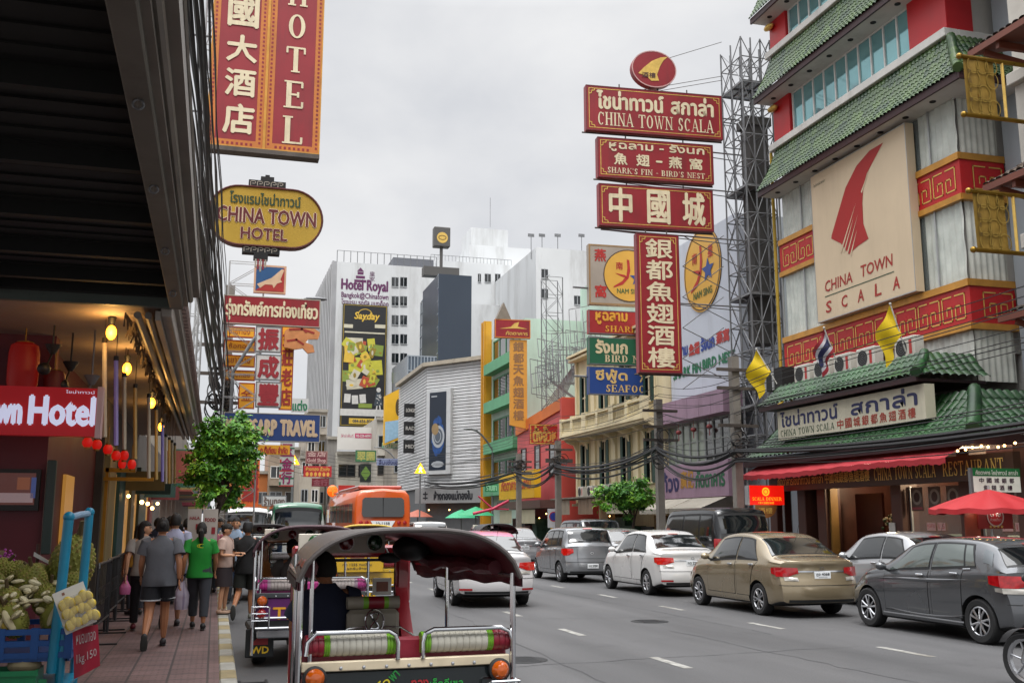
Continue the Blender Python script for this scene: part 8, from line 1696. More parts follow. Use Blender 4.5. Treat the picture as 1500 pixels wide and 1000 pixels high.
 secs = [(cc(hem), .185*b_*lo, .135*b_), (cc(hem+.01), .19*b_*lo, .14*b_), (cc((hem+1.05)/2), .182*b_, .135*b_), (cc(1.05), .165*b_, .125*b_), (cc(1.2), .172*b_, .128*b_), (cc(1.31), .185*b_, .118*b_), (cc(1.38), .165*b_, .095), (cc(1.425), .10, .078), (cc(1.455), .07, .066), (cc(1.47), .062, .06)]
 ellloft(g, secs, 26, 0, (True, False))
 if kind != 'tank':
  L = .62 if kind == 'tee' else 1.6
  for s in 'lr':
   a, e, w_ = J['s'+s], J['e'+s], J['w'+s]; q = a+Vector((-.03 if s == 'r' else .03, 0, .0))
   if kind == 'tee': g.tube([q, a, a.lerp(e, .35), a.lerp(e, L)], [.075*b_, .078*b_, .078*b_, .082*b_], 14, 0, True)
   else: g.tube([q, a, a.lerp(e, .5), e, e.lerp(w_, .6)], [.07*b_, .072*b_, .06, .054, .046], 14, 0, True)
 for v in range(len(g.v)):      # soft cloth wrinkles
  x, y, z = g.v[v]; n = noise.noise(Vector((x*9, y*9, z*7+len(label)))); r_ = Vector((x, y, 0)); g.v[v] = (x+x*n*.10, y+y*n*.16, z)
 tm = [cm]
 if back:
  z0 = J['pel'].z; yb = -.148*b_
  def bp(u, v): return (u, yb+.12*u*u*3, v)
  class CurvP:
   def __call__(s, a, b, d=0): x = a; return Vector((x, -(.1335*b_+.008)*sqrt(max(.05, 1-(x/(.19*b_))**2))-d, b))
  for txt, x0, x1, y0, y1, c in back:
   text(g, CurvP(), txt, x0, x1, y0, y1, len(tm), .006, .02); tm.append(M('print_'+c[1:], c, .8))
 g.build('shirt', tm, t)
 # bottom
 bk, bc, bz, trim = bottom; bm = M('cloth_'+bc[1:], bc, .85, 0, .14, 5, bump=.2, bscale=9); g = G(); pz = J['pel'].z
 if pose is not SIT and bk != 'skirt': ellloft(g, [((J['pel'].x, J['pel'].y, pz-.13), .155*b_, .115*b_), ((J['pel'].x, J['pel'].y, pz-.05), .175*b_, .13*b_), ((J['pel'].x, J['pel'].y, pz+.06), .168*b_, .122*b_)], 24)
 if bk == 'skirt': ellloft(g, [((0, 0, bz), .20*b_, .15*b_), ((0, 0, bz+.02), .2*b_, .15*b_), ((0, 0, .82), .185*b_, .135*b_), ((0, 0, .98), .155*b_, .115*b_)], 24)
 else:
  for s in 'lr':
   h_, K, A = J['h'+s], J['k'+s], J['a'+s]; tot = .89-.085
   if bz > .49: f = (.89-bz)/.40; pts = [h_+Vector((0, 0, .03)), h_.lerp(K, .35*f), h_.lerp(K, f)]; rs = [.10*b_, .103*b_, .108*b_]
   else: f = (.49-bz)/.405; pts = [h_+Vector((0, 0, .03)), h_.lerp(K, .5), K, K.lerp(A, .5*f), K.lerp(A, f)]; rs = [.10*b_, .092*b_, .073*b_, .07*b_, .062*b_]
   g.tube(pts, rs, 16)
   if trim: g.tube([pts[-1]+Vector((0, 0, .012)), pts[-1]-Vector((0, 0, .004))], [rs[-1]+.004, rs[-1]+.005], 16, 1)
 g.build('shorts' if bz > .4 else 'trousers', [bm]+([M('trim_'+trim[1:], trim, .8)] if trim else []), t)
 sm = M('shoe_'+shoes[1:], shoes, .6, 0, .2, 8)
 for s in 'lr':
  A = J['a'+s]; K = J['k'+s]; sh = (A-K).normalized(); tilt = math.atan2(sh.y, -sh.z) if pose is not SIT else 0
  if A.z < .11: tilt = 0
  Rm = Matrix.Rotation(tilt*1.5, 3, 'X'); g = G(); g.ball(A+Rm @ Vector((0, .075, -.045)), (.045, .13, .034), 0, 14, 8, Rm); g.ball(A+Rm @ Vector((0, -.01, -.03)), (.042, .06, .05), 0, 12, 8, Rm); g.ball(A+Rm @ Vector((0, .065, -.072)), (.047, .135, .012), 1, 14, 6, Rm); g.build('shoe', [sm, M('shoe_sole', '#3a3a38', .8)], t)
 if extra: extra(t, J)
 return t
def heldbag(label, J, t, s, col, size, cat='bag', stripe=None, name='shopping_bag', dz=0.):
 W = t.matrix_basis; w_ = J['w'+s]; p = Vector(t.location)+Matrix.Rotation(t.rotation_euler.z, 3, 'Z') @ ((w_+Vector((0, .02, -.09)))*t.scale.x)
 g = G(); a, h, d = size
 def f(u, v): th = 2*pi*u; r = (.35+.65*min(1, v*2.2))*(1-.12*max(0, v-.8)*5); n = 1+.07*noise.noise(Vector((cos(th)*2, sin(th)*2, v*5))); return Vector((a*r*cos(th)*n, d*r*sin(th)*n, -h*v))
 g.grid(f, 22, 12, 0)
 if stripe:
  k = len(g.f); g.m = [(1 if (i % 22) % 4 == 1 else 0) for i in range(k)]
 g.poly([f(i/22, 1) for i in range(22)], 0); g.tube([(-.02, 0, .0), (-.015, 0, .07), (.015, 0, .07), (.02, 0, 0)], .006, 5, 0)
 o = g.build(name, [M('bag_'+col[1:], col, .45, 0, .1, 6)]+([M('bag_'+stripe[1:], stripe, .5)] if stripe else []), None, p+Vector((0, 0, dz))); return settag(o, label, cat)
bpy.context.view_layer.update()
def onpave(px, py, z=.15): return atz(px, py, z)
PV = []
def shoulderbag(col, stripe, s=-1):
 def ex(t, J):
  g = G(); c = Vector((s*.21, -.06, .93)); g.ball(c, (.06, .15, .13), 0, 14, 10)
  for i in range(4): g.tube([c+Vector((s*.062, -.12+.07*i, .08)), c+Vector((s*.064, -.12+.07*i, -.08))], .006, 5, 1)
  g.tube([c+Vector((0, -.08, .1)), Vector((s*.15, -.1, 1.25)), Vector((s*.12, -.02, 1.45)), Vector((s*.16, .09, 1.25)), c+Vector((0, .08, .1))], .014, 6, 0); g.build('shoulder_bag', [M('bag_'+col[1:], col, .7), M('bag_'+stripe[1:], stripe, .7)], t)
 return ex
def strap(t, J):
 g = G(); g.tube([(.17, -.02, 1.40), (.10, -.135, 1.28), (-.06, -.14, 1.12), (-.17, -.09, .98)], .016, 6); g.tube([(.17, 0, 1.40), (.08, .13, 1.28), (-.1, .13, 1.08), (-.18, .05, .98)], .016, 6); g.ball((-.19, .02, .93), (.04, .09, .08)); g.build('cross_strap', [M('strap_black', '#101114', .7)], t)
p = onpave(228, 948); person('woman in a loose grey T-shirt and black shorts with white hems walking away', p, .05, 1.66, dict(WALKB, al=(-.15, -.34, .17), kl=(-.11, -.04, .47)), 0, ('#55575d', 'tee', .80), ('shorts', '#14161c', .63, '#b5b7ba'), 'bun', '#2a2628', 1.16)
p = onpave(288, 922); GT = {}
def exg(t, J): GT['j'] = J; GT['t'] = t
person('woman in a bright green T-shirt with a ponytail walking away with a striped bag', p, -.06, 1.60, WALKA | dict(ar=(.1, -.12, .10), wl=(-.26, .0, .86)), 0, ('#0f7a24', 'tee', .82), ('trousers', '#34373e', .20, None), 'pony', '#1a1a1c', 1.08, back=[('☾', -.05, .05, 1.30, 1.36, '#c9c02a')], extra=exg)
heldbag('pale plastic bag with thin stripes in the hand of the woman in green', GT['J'] if 'J' in GT else GT['j'], GT['t'], 'l', '#a9a0b0', (.11, .42, .08), stripe='#8a7f96')
p = onpave(249, 918); person('tall man in a pale lavender T-shirt with dark letters across the back', p, .0, 1.74, WALKB, 1, ('#9a9cb4', 'tee', .80), ('shorts', '#23304a', .55, None), 'short', '#45464a', 1.05, back=[('RELIEF', -.10, .10, 1.24, 1.29, '#2c2f44')], extra=exg)
heldbag('white plastic bag carried by the man in the lavender T-shirt', GT['j'], GT['t'], 'r', '#a8a4ac', (.12, .40, .09))
p = onpave(204, 925); person('woman with long dark hair and a striped shoulder bag, her face turned aside', p, .1, 1.62, WALKA, 1, ('#8a8580', 'tee', .86), ('trousers', '#15151a', .12, None), 'long', '#6a2a34', .95, headyaw=-1.9, extra=lambda t, J: (shoulderbag('#4a4048', '#a89a90', 1)(t, J), exg(t, J)))
heldbag('pink pouch dangling from the hand of the long haired woman', GT['j'], GT['t'], 'l', '#b8628f', (.08, .20, .05), name='pouch')
p = onpave(196, 900); person('woman in a mustard top with long dark hair near the shop wall', p, .5, 1.56, STAND, 0, ('#9c7424', 'tank', .90), ('trousers', '#22242c', .12, None), 'long', '#202022', .95)
p = onpave(326, 899); person('woman in a pale printed blouse and dark skirt looking down at her phone', p, -2.0, 1.58, PHONE, 1, ('#b59c90', 'tee', .88), ('skirt', '#2a2226', .52, None), 'bun', '#a88c78', .98, headpitch=-.45)
p = onpave(341, 884); person('man in a light blue shirt facing the camera by the kerb', p, pi-.2, 1.70, STAND, 1, ('#8497ad', 'long', .84), ('trousers', '#2c3038', .1, None), 'short', '#1c1c1e', 1.)
p = atz(359, 908, .02); person('man in black T-shirt, shorts and cap with a cross strap stepping into the road', (p.x-.02, p.y, .02), -.1, 1.74, dict(WALKB, al=(-.16, -.36, .24), kl=(-.11, -.02, .5)), 0, ('#0a0b0e', 'tee', .80), ('shorts', '#10140f', .55, None), 'cap', '#6a6a62', 1.03, extra=lambda t, J: (strap(t, J), exg(t, J)))
heldbag('clear plastic bag with blue print held by the man in black', GT['j'], GT['t'], 'l', '#8fa0b8', (.09, .28, .07), stripe='#3a5a94')
p = onpave(279, 886); person('smiling man in a white shirt facing the camera in the crowd', p, pi+.1, 1.68, STAND, 0, ('#b5b0a6', 'tee', .84), ('trousers', '#3a3632', .1, None), 'short', '#26262a', 1.)
p = onpave(268, 880); person('person with short dark hair and brown shirt deep in the crowd', p, .1, 1.68, STAND, 2, ('#4a3a30', 'tee', .84), ('trousers', '#23252c', .1, None), 'short', '#26262a', 1.)
p = onpave(243, 885); person('person in a dark ochre shirt at the shop lights', p, .8, 1.72, STAND, 2, ('#6a5226', 'tee', .84), ('trousers', '#2a2a30', .1, None), 'short', '#26262a', 1.)
p = onpave(310, 868); person('woman in a pink top farther along the pavement', p, .2, 1.58, WALKB, 1, ('#a85a6a', 'tee', .84), ('trousers', '#30343c', .1, None), 'pony', '#26262a', .95)
p = onpave(225, 872); person('man in a dark blue shirt far along the shop fronts', p, -.2, 1.7, WALKA, 0, ('#273250', 'tee', .84), ('trousers', '#30343c', .1, None), 'short', '#26262a', 1.)
p = onpave(297, 858); person('person in a pale grey shirt at the far end of the crowd', p, .0, 1.68, WALKB, 0, ('#8a8d90', 'tee', .84), ('trousers', '#3c3a34', .1, None), 'short', '#26262a', 1.)
for k, (px, py, sh, hair, lab) in enumerate(((236, 868, '#b8b4ae', 'short', 'person in an off white shirt between the lavender and grey shirts'), (259, 862, '#c0bdb8', 'long', 'woman in a white top deep under the awning'), (285, 852, '#7a2f2c', 'short', 'person in a brick red shirt far along the pavement'), (303, 850, '#b5a878', 'bun', 'woman in a pale yellow top far along the pavement'), (318, 858, '#6a7f96', 'short', 'person in a dusty blue shirt near the tree trunk'), (248, 846, '#3d5a44', 'pony', 'woman in a dark green top beside the far shops'), (273, 842, '#a9a5b0', 'cap', 'person in a black cap and grey lilac shirt far ahead'), (333, 862, '#c5c0b8', 'short', 'man in a white shirt behind the phone woman'))):
 p = onpave(px, py); person(lab, p, [.1, -.2, pi, .3, pi+.3, 0, .15, pi][k], [1.68, 1.58, 1.7, 1.56, 1.7, 1.57, 1.72, 1.7][k], [WALKA, WALKB, STAND, WALKB, STAND, WALKA, WALKB, STAND][k], k % 3, (sh, 'tee', .84), ('trousers', ['#2a2c34', '#3a3238', '#23262a', '#4a4a52'][k % 4], .1, None), hair, '#26262a', .96)
p = aty(1232, 790, 24.6); person('seated woman in the restaurant doorway behind the gold car', (18.2, atx(1215, 780, 18.2).y, .0), pi/2+.3, 1.6, SIT, 1, ('#8d6f60', 'tee', .84), ('trousers', '#2a2428', .1, None), 'bun', '#26262a', .95, group='people at the restaurant')
g = G(); q = (18.2, atx(1215, 780, 18.2).y, .15); g.lathe([(.18, 0), (.15, .5), (.19, .52), (.001, .52)], 16, 0, q); solo(g, 'stool', [M('stool_red', '#7a1c1c', .5)], 'red plastic stool under the seated woman', 'stool')
# ================================================================== durian cart and things round it
CB_ = M('cart_blue', '#0f4a8c', .45, .1, .2, 3, stain=.3); PIPE = M('pipe_turquoise', '#0e7fa0', .4, 0, .15, 3, stain=.25); YC = 9.2
def at(px, py, Y=YC): return aty(px, py, Y)
tr = at(102, 918); t = thing('fruit_cart', 'blue fruit cart with turquoise pipe handle piled with durians', 'cart', (tr.x-.9, YC, .15)); zT = tr.z; xr = tr.x
g = G()
for y in (YC, YC+.95):
 for z in (zT-.03, zT-.12, zT-.21): g.bar((xr-2, y, z), (xr, y, z), .03, .045)
 for i in range(9): x = xr-2+.25*i; g.box(x-.03, x+.03, y-.02, y+.02, zT-.24, zT)
for i in range(4): g.bar((xr, YC, zT-.03-.07*i), (xr, YC+.95, zT-.03-.07*i), .03, .045)
g.box(xr-2, xr, YC, YC+.95, zT-.26, zT-.22); part(g, 'tray', [CB_], t)
g = G()
for x in (xr-.05, xr-1.95):
 for y in (YC+.02, YC+.93): g.tube([(x, y, .17), (x, y, zT)], .035, 10)
g.box(xr-1.9, xr, YC+.02, YC+.9, .42, .45); part(g, 'leg', [PIPE], t)
a0, a1, b0, b1 = at(75, 985), at(101, 757), at(122, 850, YC+.35), at(131, 750, YC+.35)
g = G(); g.tube([a0, at(92, 840), a1], .040, 12); g.tube([b0-Vector((0, 0, .6)), b0, b1], .036, 12); g.tube([a1-Vector((0, 0, .01)), a1.lerp(b1, .5)+Vector((0, 0, .0)), b1-Vector((0, 0, .01))], .028, 10, 1); g.ball(a1, .046); g.ball(b1, .042); part(g, 'handle', [PIPE, M('pipe_pale', '#7f9cb4', .35)], t)
for x in (xr-.3, xr-1.6):
 g = G(); g.lathe([(.001, -.03), (.12, -.03), (.14, -.02), (.14, .02), (.12, .03), (.001, .03)], 18, 0, (x, YC+.5, .29), Matrix.Rotation(pi/2, 4, 'Y')); part(g, 'wheel', [TYRE], t)
DUR = [M('durian_olive', '#7d7d2e', .7, 0, .4, 9), M('durian_tip', '#8a7a3c', .7, 0, .3, 9), M('durian_pith', '#c0b48c', .6, 0, .15, 6), M('durian_stem', '#4f3f22', .8), M('durian_lobe', '#b89c3a', .6)]
def durian_mesh(seed, opened=False):
 random.seed(seed); g = G(); R_ = .115
 g.ball((0, 0, R_*1.15), (R_, R_, R_*1.18), 0, 16, 10); n = 260
 for i in range(n):
  z = 1-2*(i+.5)/n; ph = i*2.39996; r = sqrt(1-z*z); d = Vector((r*cos(ph), r*sin(ph), z));
  if opened and d.y < -.35 and abs(d.z) < .75: continue
  p = Vector((d.x*R_, d.y*R_, R_*1.15+d.z*R_*1.18)); a = d.orthogonal().normalized(); b = d.cross(a); k = .0125; g.add([p+a*k, p+b*k, p-a*k, p-b*k, p+d*.0095], [(0, 1, 4), (1, 2, 4), (2, 3, 4), (3, 0, 4)], 0 if random.random() < .6 else 1)
 g.tube([(0, 0, R_*2.3), (.01, 0, R_*2.3+.07)], [.016, .013], 7, 3)
 if opened: [g.ball((q*R_*.42, -R_*.72, R_*1.15), (R_*.26, R_*.36, R_*.8), 2+2*(q == 0), 10, 8) for q in (-1, 0, 1)]
 return g
protos = {}
spots = []
random.seed(14)
for r, (y, zb, n) in enumerate(((YC+.13, zT-.06, 7), (YC+.33, zT+.06, 7), (YC+.55, zT+.20, 7), (YC+.78, zT+.30, 7), (YC+.45, zT+.36, 0))):
 for i in range(n): spots.append((xr-.16-.235*i+random.uniform(-.02, .02)-(.1 if r % 2 else 0), y+random.uniform(-.02, .02), zb+random.uniform(-.02, .03), r, i))
DL = ['whole olive durian', 'opened pale durian']
rown = ['front row', 'second row', 'third row', 'back row']
for (x, y, z, r, i) in spots:
 op = (r in (0, 1) and (i*3+r) % 3 != 1); lab = '%s in the cart heap, %s, %s from the handle' % (DL[op], rown[r], ['first', 'second', 'third', 'fourth', 'fifth', 'sixth', 'seventh'][i])
 if op not in protos:
  o = durian_mesh(3+op, op).build('durian', DUR, None, (x, y, z)); protos[op] = o
 else: o = protos[op].copy(); COL.objects.link(o); o.location = (x, y, z)
 o.rotation_euler = (random.uniform(-.4, .9), random.uniform(-.5, .5), random.uniform(-.7, .7) if op else random.uniform(0, 6)); s = random.uniform(.85, 1.15); o.scale = (s, s, s*1.05)
 settag(o, lab, 'fruit', 'durians heaped on the cart')
p = at(100, 812, YC+.9); o = protos[0].copy(); COL.objects.link(o); o.location = (p.x, YC+.8, p.z-.35); o.scale = (1.6, 1.6, 2.0); settag(o, 'large upright durian behind the turquoise handle', 'fruit', 'durians heaped on the cart')
g = G(); random.seed(2)
for i in range(120):
 x = xr-.12-random.uniform(0, 1.2); y = YC+random.uniform(.0, .42); z = zT+.10+.45*(y-YC)+random.uniform(-.04, .09); a = random.uniform(-1, 1); g.ball((x, y, z), (random.uniform(.03, .08), random.uniform(.02, .05), random.uniform(.012, .03)), i % 2, 8, 5, Matrix.Rotation(a, 3, 'Y') @ Matrix.Rotation(a*2, 3, 'Z'))
solo(g, 'husk_scraps', [DUR[2], M('husk_inner', '#d6cba6', .7, 0, .2, 9)], 'pale scraps of durian husk scattered over the front of the heap', 'husk')['kind'] = 'stuff'
pk = at(86, 902, YC-.25); u = Vector((cos(-.1), 0, sin(.42))).normalized(); BPk = Plane(at(100, 926, YC-.22), (at(148, 905, YC-.2)-at(100, 926, YC-.22)), (at(83, 877, YC-.22)-at(100, 926, YC-.22)))
wB, hB = (at(148, 905, YC-.2)-at(100, 926, YC-.22)).length, (at(83, 877, YC-.22)-at(100, 926, YC-.22)).length
t = thing('durian_pack', 'two clear trays of yellow durian flesh strapped to a white card on the cart handle', 'pack', BPk.o)
g = G(); pbox(g, BPk, -.02, wB*.86, -.01, hB*1.18, -.02, 0); rectp(g, BPk, wB*.18, wB*.26, hB*1.02, hB*1.10, 1, .003); part(g, 'card', [M('card_white', '#d8d5cc', .6, 0, .06, 6), M('card_print', '#8d5a48', .6, 0, .3, 14)], t)
for k, (x0, x1) in enumerate(((.05, .44), (.48, .98))):
 g = G(); random.seed(k)
 for i in range(9): g.ball(BPk(wB*(x0+(x1-x0)*(.2+.3*(i % 3))), hB*(.17+.29*(i//3)+.05*(i % 2)), .03), (random.uniform(.03, .042), .026, random.uniform(.036, .05)), 0, 10, 8, Matrix.Rotation(random.uniform(-.8, .8), 3, 'Y'))
 part(g, 'fruit_flesh', [M('durian_yellow', '#cdb23c', .5, 0, .15, 12)], t)
 g = G(); pbox(g, BPk, wB*x0, wB*x1, hB*.02, hB*.92, .005, .075); part(g, 'film', [M('clear_film', '#e5e6e0', .08, 0, .02, 3, alpha=.16)], t)
g = G(); g.grid(lambda u, v: at(106+38*u+2*v, 922-3*u*3+v*72-10*u*v, YC-.2)+Vector((0, .03*sin(u*5+v*3), 0)), 12, 12); FBn = g
class QP_:
 def __call__(s, a, b, d=0): return at(106+38*a+2*(1-b), 922-9*a+(1-b)*72-10*a*(1-b), YC-.2-d)+Vector((0, .03*sin(a*5+(1-b)*3), 0))
text(g, QP_(), 'หมอนทอง', .12, .9, .66, .86, 1, .012, .0); text(g, QP_(), '1kg.150', .12, .9, .22, .46, 1, .012, .0); rectp(g, QP_(), .02, .98, .52, .6, 1, .011) if False else None
solo(g, 'price_banner', [M('banner_red', '#9c1c34', .6, 0, .12, 4), M('banner_white', '#b9b0b0', .6)], 'small red cloth price banner with white lettering hung below the durian trays', 'banner')
g = G(); c0, c1 = at(-40, 1020, YC-.1), at(53, 983, YC-.1); x0, x1, z1 = c0.x-.1, c1.x, c1.z; y0 = YC-.1
g.box(x0, x1, y0, y0+.4, z1-.3, z1-.29);
for (xa, xb, ya, yb) in ((x0, x1, y0, y0+.02), (x0, x1, y0+.38, y0+.4), (x0, x0+.02, y0+.02, y0+.38), (x1-.02, x1, y0+.02, y0+.38)): g.box(xa, xb, ya, yb, z1-.29, z1)
g.box(x0-.015, x1+.015, y0-.015, y0, z1-.03, z1+.01);
for i in range(6): g.box(x0+.06+.1*i, x0+.12+.1*i, y0-.004, y0, z1-.2, z1-.06)
solo(g, 'plastic_crate', [M('crate_green', '#0f7a4a', .45, 0, .1, 4)], 'green plastic crate standing below the front of the cart', 'crate')
g = G(); g.ball(((x0+x1)/2+.15, y0+.2, z1+.03), (.13, .12, .07), 0, 12, 8); solo(g, 'coconut', [M('husk_beige', '#8f8264', .8, 0, .2, 8)], 'round beige fruit lying in the green crate', 'fruit')
g = G(); g.box(at(30, 0, YC+.95).x, at(75, 0, YC+.95).x, YC+.97, YC+1.0, at(0, 850, YC+.95).z, at(0, 806, YC+.95).z); a = at(42, 836, YC+.94); b = at(57, 800, YC+.94)
solo(g, 'cardboard_sheet', [M('cardboard', '#8a7658', .85, 0, .15, 3, stain=.3)], 'brown cardboard sheet standing behind the durian heap', 'cardboard')
g = G(); g.tube([at(53, 845, YC+.9), at(56, 796, YC+.9)], .014, 6); g.prism([at(50, 808, YC+.88), at(80, 826, YC+.88), at(81, 831, YC+.88), at(49, 814, YC+.88)], (0, .015, 0), 1); solo(g, 'fruit_knife', [WOOD, M('pale_blade', '#a9a7a4', .3, .5)], 'wooden handled tool with a pale blade stuck in the durian heap', 'knife')
t = thing('flower_bunch', 'bunch of magenta flowers at the left edge behind the cart', 'flowers', at(0, 850, YC+.8)); g = G(); random.seed(6); c = at(2, 822, YC+.8)
for i in range(120): d = Vector((random.gauss(0, 1), random.gauss(0, 1), random.gauss(0, 1))).normalized()*random.uniform(.02, .12); g.ball(c+d, (.014, .014, .014), 0, 5, 4)
part(g, 'blossom', [M('magenta_petal', '#9c3f8c', .7, 0, .3, 12)], t)
g = G()
for i in range(16): g.tube([c-Vector((0, 0, .22)), c+Vector((random.gauss(0, .06), random.gauss(0, .05), random.uniform(-.12, .02)))], .004, 4)
part(g, 'stem', [LEAF[2]], t)
# black crowd barriers
bar0 = thing('crowd_barrier', 'black steel crowd barrier nearest the fruit cart', 'barrier', (-1.46, 14.9, .15), 0, 'black barriers along the shop side')
g = G(); g.tube([(0, 0, .0), (0, 0, 1.0), (0, .05, 1.05), (0, 1.75, 1.05), (0, 1.8, 1.0), (0, 1.8, 0)], .02, 7); g.tube([(0, 0, .25), (0, 1.8, .25)], .016, 6); BGR = M('barrier_grey', '#3d3e40', .5, .5, .2, 5); g.build('frame', [BGR], bar0)
g = G()
for i in range(10): y = .12+.17*i; g.tube([(0, y, .25), (0, y, 1.05)], .007, 5)
for i in range(9):
 y = .18+.18*i; ring(g, Plane((.004, y, .64), (0, 1, 0), (0, 0, 1)), 0, 0, .085, .11, .016, 0, .006, 14)
g.build('infill', [BGR], bar0)
for y in (.15, 1.65):
 g = G(); g.box(-.28, .28, y-.02, y+.02, 0, .02); g.build('foot', [BLK], bar0)
for i in range(1, 5): dup(bar0, (-1.48-.035*i, 14.9+1.95*i, .15), 0, ['', 'black steel crowd barrier second from the fruit cart', 'black steel crowd barrier in the middle of the row', 'black steel crowd barrier fourth from the cart', 'black steel crowd barrier farthest from the cart'][i], 'black barriers along the shop side')
# white standing board in the crowd
for i, (px0, px1, py0, py1, Y, s) in enumerate(((276, 296, 745, 800, 21.5, 'HALA'), (298, 320, 745, 812, 21.0, 'FOOD'))):
 pl, w0, h0 = fsign((px0, py0), (px1, py0), (px0, py1), Y, 0); g = G(); pbox(g, pl, 0, w0, 0, h0, -.04, 0); text(g, pl, s, w0*.15, w0*.85, h0*.72, h0*.80, 1, .006, .03); rectp(g, pl, w0*.6, w0*.85, h0*.45, h0*.6, 1, .006); pbox(g, pl, .02, .06, -(pl.o.z-.15), 0, -.04, 0); solo(g, 'standing_board', [M('board_pale', '#aaa49e', .6, 0, .06, 2), M('board_crimson', '#8a1c28', .6)], ['pale standing board left of the tree trunk', 'pale standing board right of the tree trunk'][i], 'board')
# ================================================================== right pavement furniture
p = atx(1122, 740, 16.3); Ys = p.y; t = thing('red_lightbox', 'red lit box sign with a gold dragon disc and yellow letters on a post', 'sign', (16.3, Ys, .15))
a = aty(1098, 739, Ys); b = aty(1148, 711, Ys); LB = Plane((a.x, Ys, a.z), (1, 0, 0), (0, 0, 1)); w0, h0 = b.x-a.x, b.z-a.z
g = G(); pbox(g, LB, 0, w0, 0, h0, -.2, 0); pbox(g, LB, -.04, 0, 0, h0, -.2, .02, 1); part(g, 'panel', [M('lit_red_panel', '#c0140c', .4, emit=.45, emcol='#ff1808'), ALU], t)
g = G(); ring(g, LB, w0*.47, h0*.68, h0*.22, h0*.22, .05, 0, .01); disc(g, LB, w0*.47, h0*.68, h0*.1, h0*.1, 0, .01); serif(g, LB, 'SCALA', w0*.08, w0*.42, h0*.22, h0*.40, 0, .01); serif(g, LB, 'DINNER', w0*.47, w0*.92, h0*.22, h0*.40, 0, .01); text(g, LB, '中國城', w0*.25, w0*.7, h0*.05, h0*.16, 0, .01); part(g, 'lettering', [M('lit_gold', '#e09020', .4, emit=.7, emcol='#ffa020')], t)
g = G(); g.tube([(w0+a.x-.1, Ys-.1, .15), (w0+a.x-.1, Ys-.1, a.z)], .04, 8); g.tube([(a.x+.1, Ys-.1, .15), (a.x+.1, Ys-.1, a.z)], .03, 8); part(g, 'post', [STEEL], t)
g = G(); DQ = Plane((a.x+.1, Ys-.02, a.z-.42), (1, 0, 0), (0, 0, 1)); disc(g, DQ, w0*.35, .42, w0*.34, .40, 0, 0, 20, 180, 360); text(g, DQ, '酒樓', w0*.15, w0*.55, .16, .34, 1, .006); part(g, 'half_disc', [M('disc_bronze', '#7a4a1a', .5), GOLDL], t)
p = aty(1452, 720, 18.8); t = thing('menu_sign', 'white and green sign with Thai and Chinese lines on a post above the umbrella', 'sign', (p.x, 18.8, .15)); a = aty(1427, 720, 18.8); b = aty(1493, 686, 18.8); MP = Plane((a.x, 18.8, a.z), (1, 0, 0), (0, 0, 1)); w0, h0 = b.x-a.x, b.z-a.z
g = G(); pbox(g, MP, 0, w0, 0, h0, -.08, 0); pbox(g, MP, 0, w0, h0*.66, h0, 0, .008, 1); pbox(g, MP, -.06, 0, -1.9, h0, -.08, .0, 2); part(g, 'panel', [M('menu_white', '#c9c9be', .4, emit=.12, emcol='#e8e8dc'), M('menu_green', '#0f6a34', .5), STEEL], t)
g = G(); text(g, MP, 'ภัตตาคาร ไชน่าทาวน์ สกาล่า', w0*.05, w0*.95, h0*.72, h0*.92, 1, .012, .02)
for i, c in enumerate('中國城銀都'): text(g, MP, c, w0*(.12+.16*i), w0*(.22+.16*i), h0*.38, h0*.58, 0, .008, .03)
for i, c in enumerate('魚翅酒樓'): text(g, MP, c, w0*(.2+.17*i), w0*(.30+.17*i), h0*.08, h0*.28, 0, .008, .03)
part(g, 'lettering', [M('menu_ink', '#3a1c30', .5), M('menu_pale', '#d5dccf', .5)], t)
UY = 17.6; q = aty(1448, 720, UY); t = thing('red_umbrella', 'wide red market umbrella over a stall at the right edge', 'umbrella', (q.x, UY, .15)); R_ = q.x-aty(1378, 742, UY).x; zr = aty(1378, 744, UY).z-.15; za = q.z-.15+.05
g = G(); n_ = 12
def uf(u, v): a = u*2*pi; sc = 1-.05*abs(sin(a*n_/2))*0-.06*(1-abs(cos(a*n_/2)))*v; r = R_*v*sc; return Vector((r*cos(a), r*sin(a), za-(za-zr)*(.72*v+.28*v*v)-.03*sin(a*n_/2)**2*v))
g.grid(uf, n_*6, 8); g.grid(lambda u, v: uf(u, 1)-Vector((0, 0, .10*v)), n_*6, 1); g.build('canopy', [M('umbrella_red', '#a01c22', .6, 0, .1, 1.5)], t, smooth=60)
g = G(); g.tube([(0, 0, 0), (0, 0, za+.08)], .025, 8); g.build('pole', [ALU], t)
g = G()
for i in range(n_): e = uf(i/n_, .97); g.tube([(0, 0, za-.04), e-Vector((0, 0, .03))], .009, 4)
g.build('rib', [STEEL], t)
a = aty(1418, 774, UY); b = aty(1466, 742, UY); SB_ = Plane((a.x, UY-.3, a.z), (1, 0, 0), (0, 0, 1)); w0, h0 = b.x-a.x, b.z-a.z; t = thing('stall_banner', 'red banner with a ringed round logo hanging under the umbrella', 'banner', (a.x+w0/2, UY-.3, a.z))
g = G(); pbox(g, SB_, 0, w0, 0, h0, -.03, 0); part(g, 'cloth', [M('stall_red', '#8c1a16', .6, 0, .12, 2)], t)
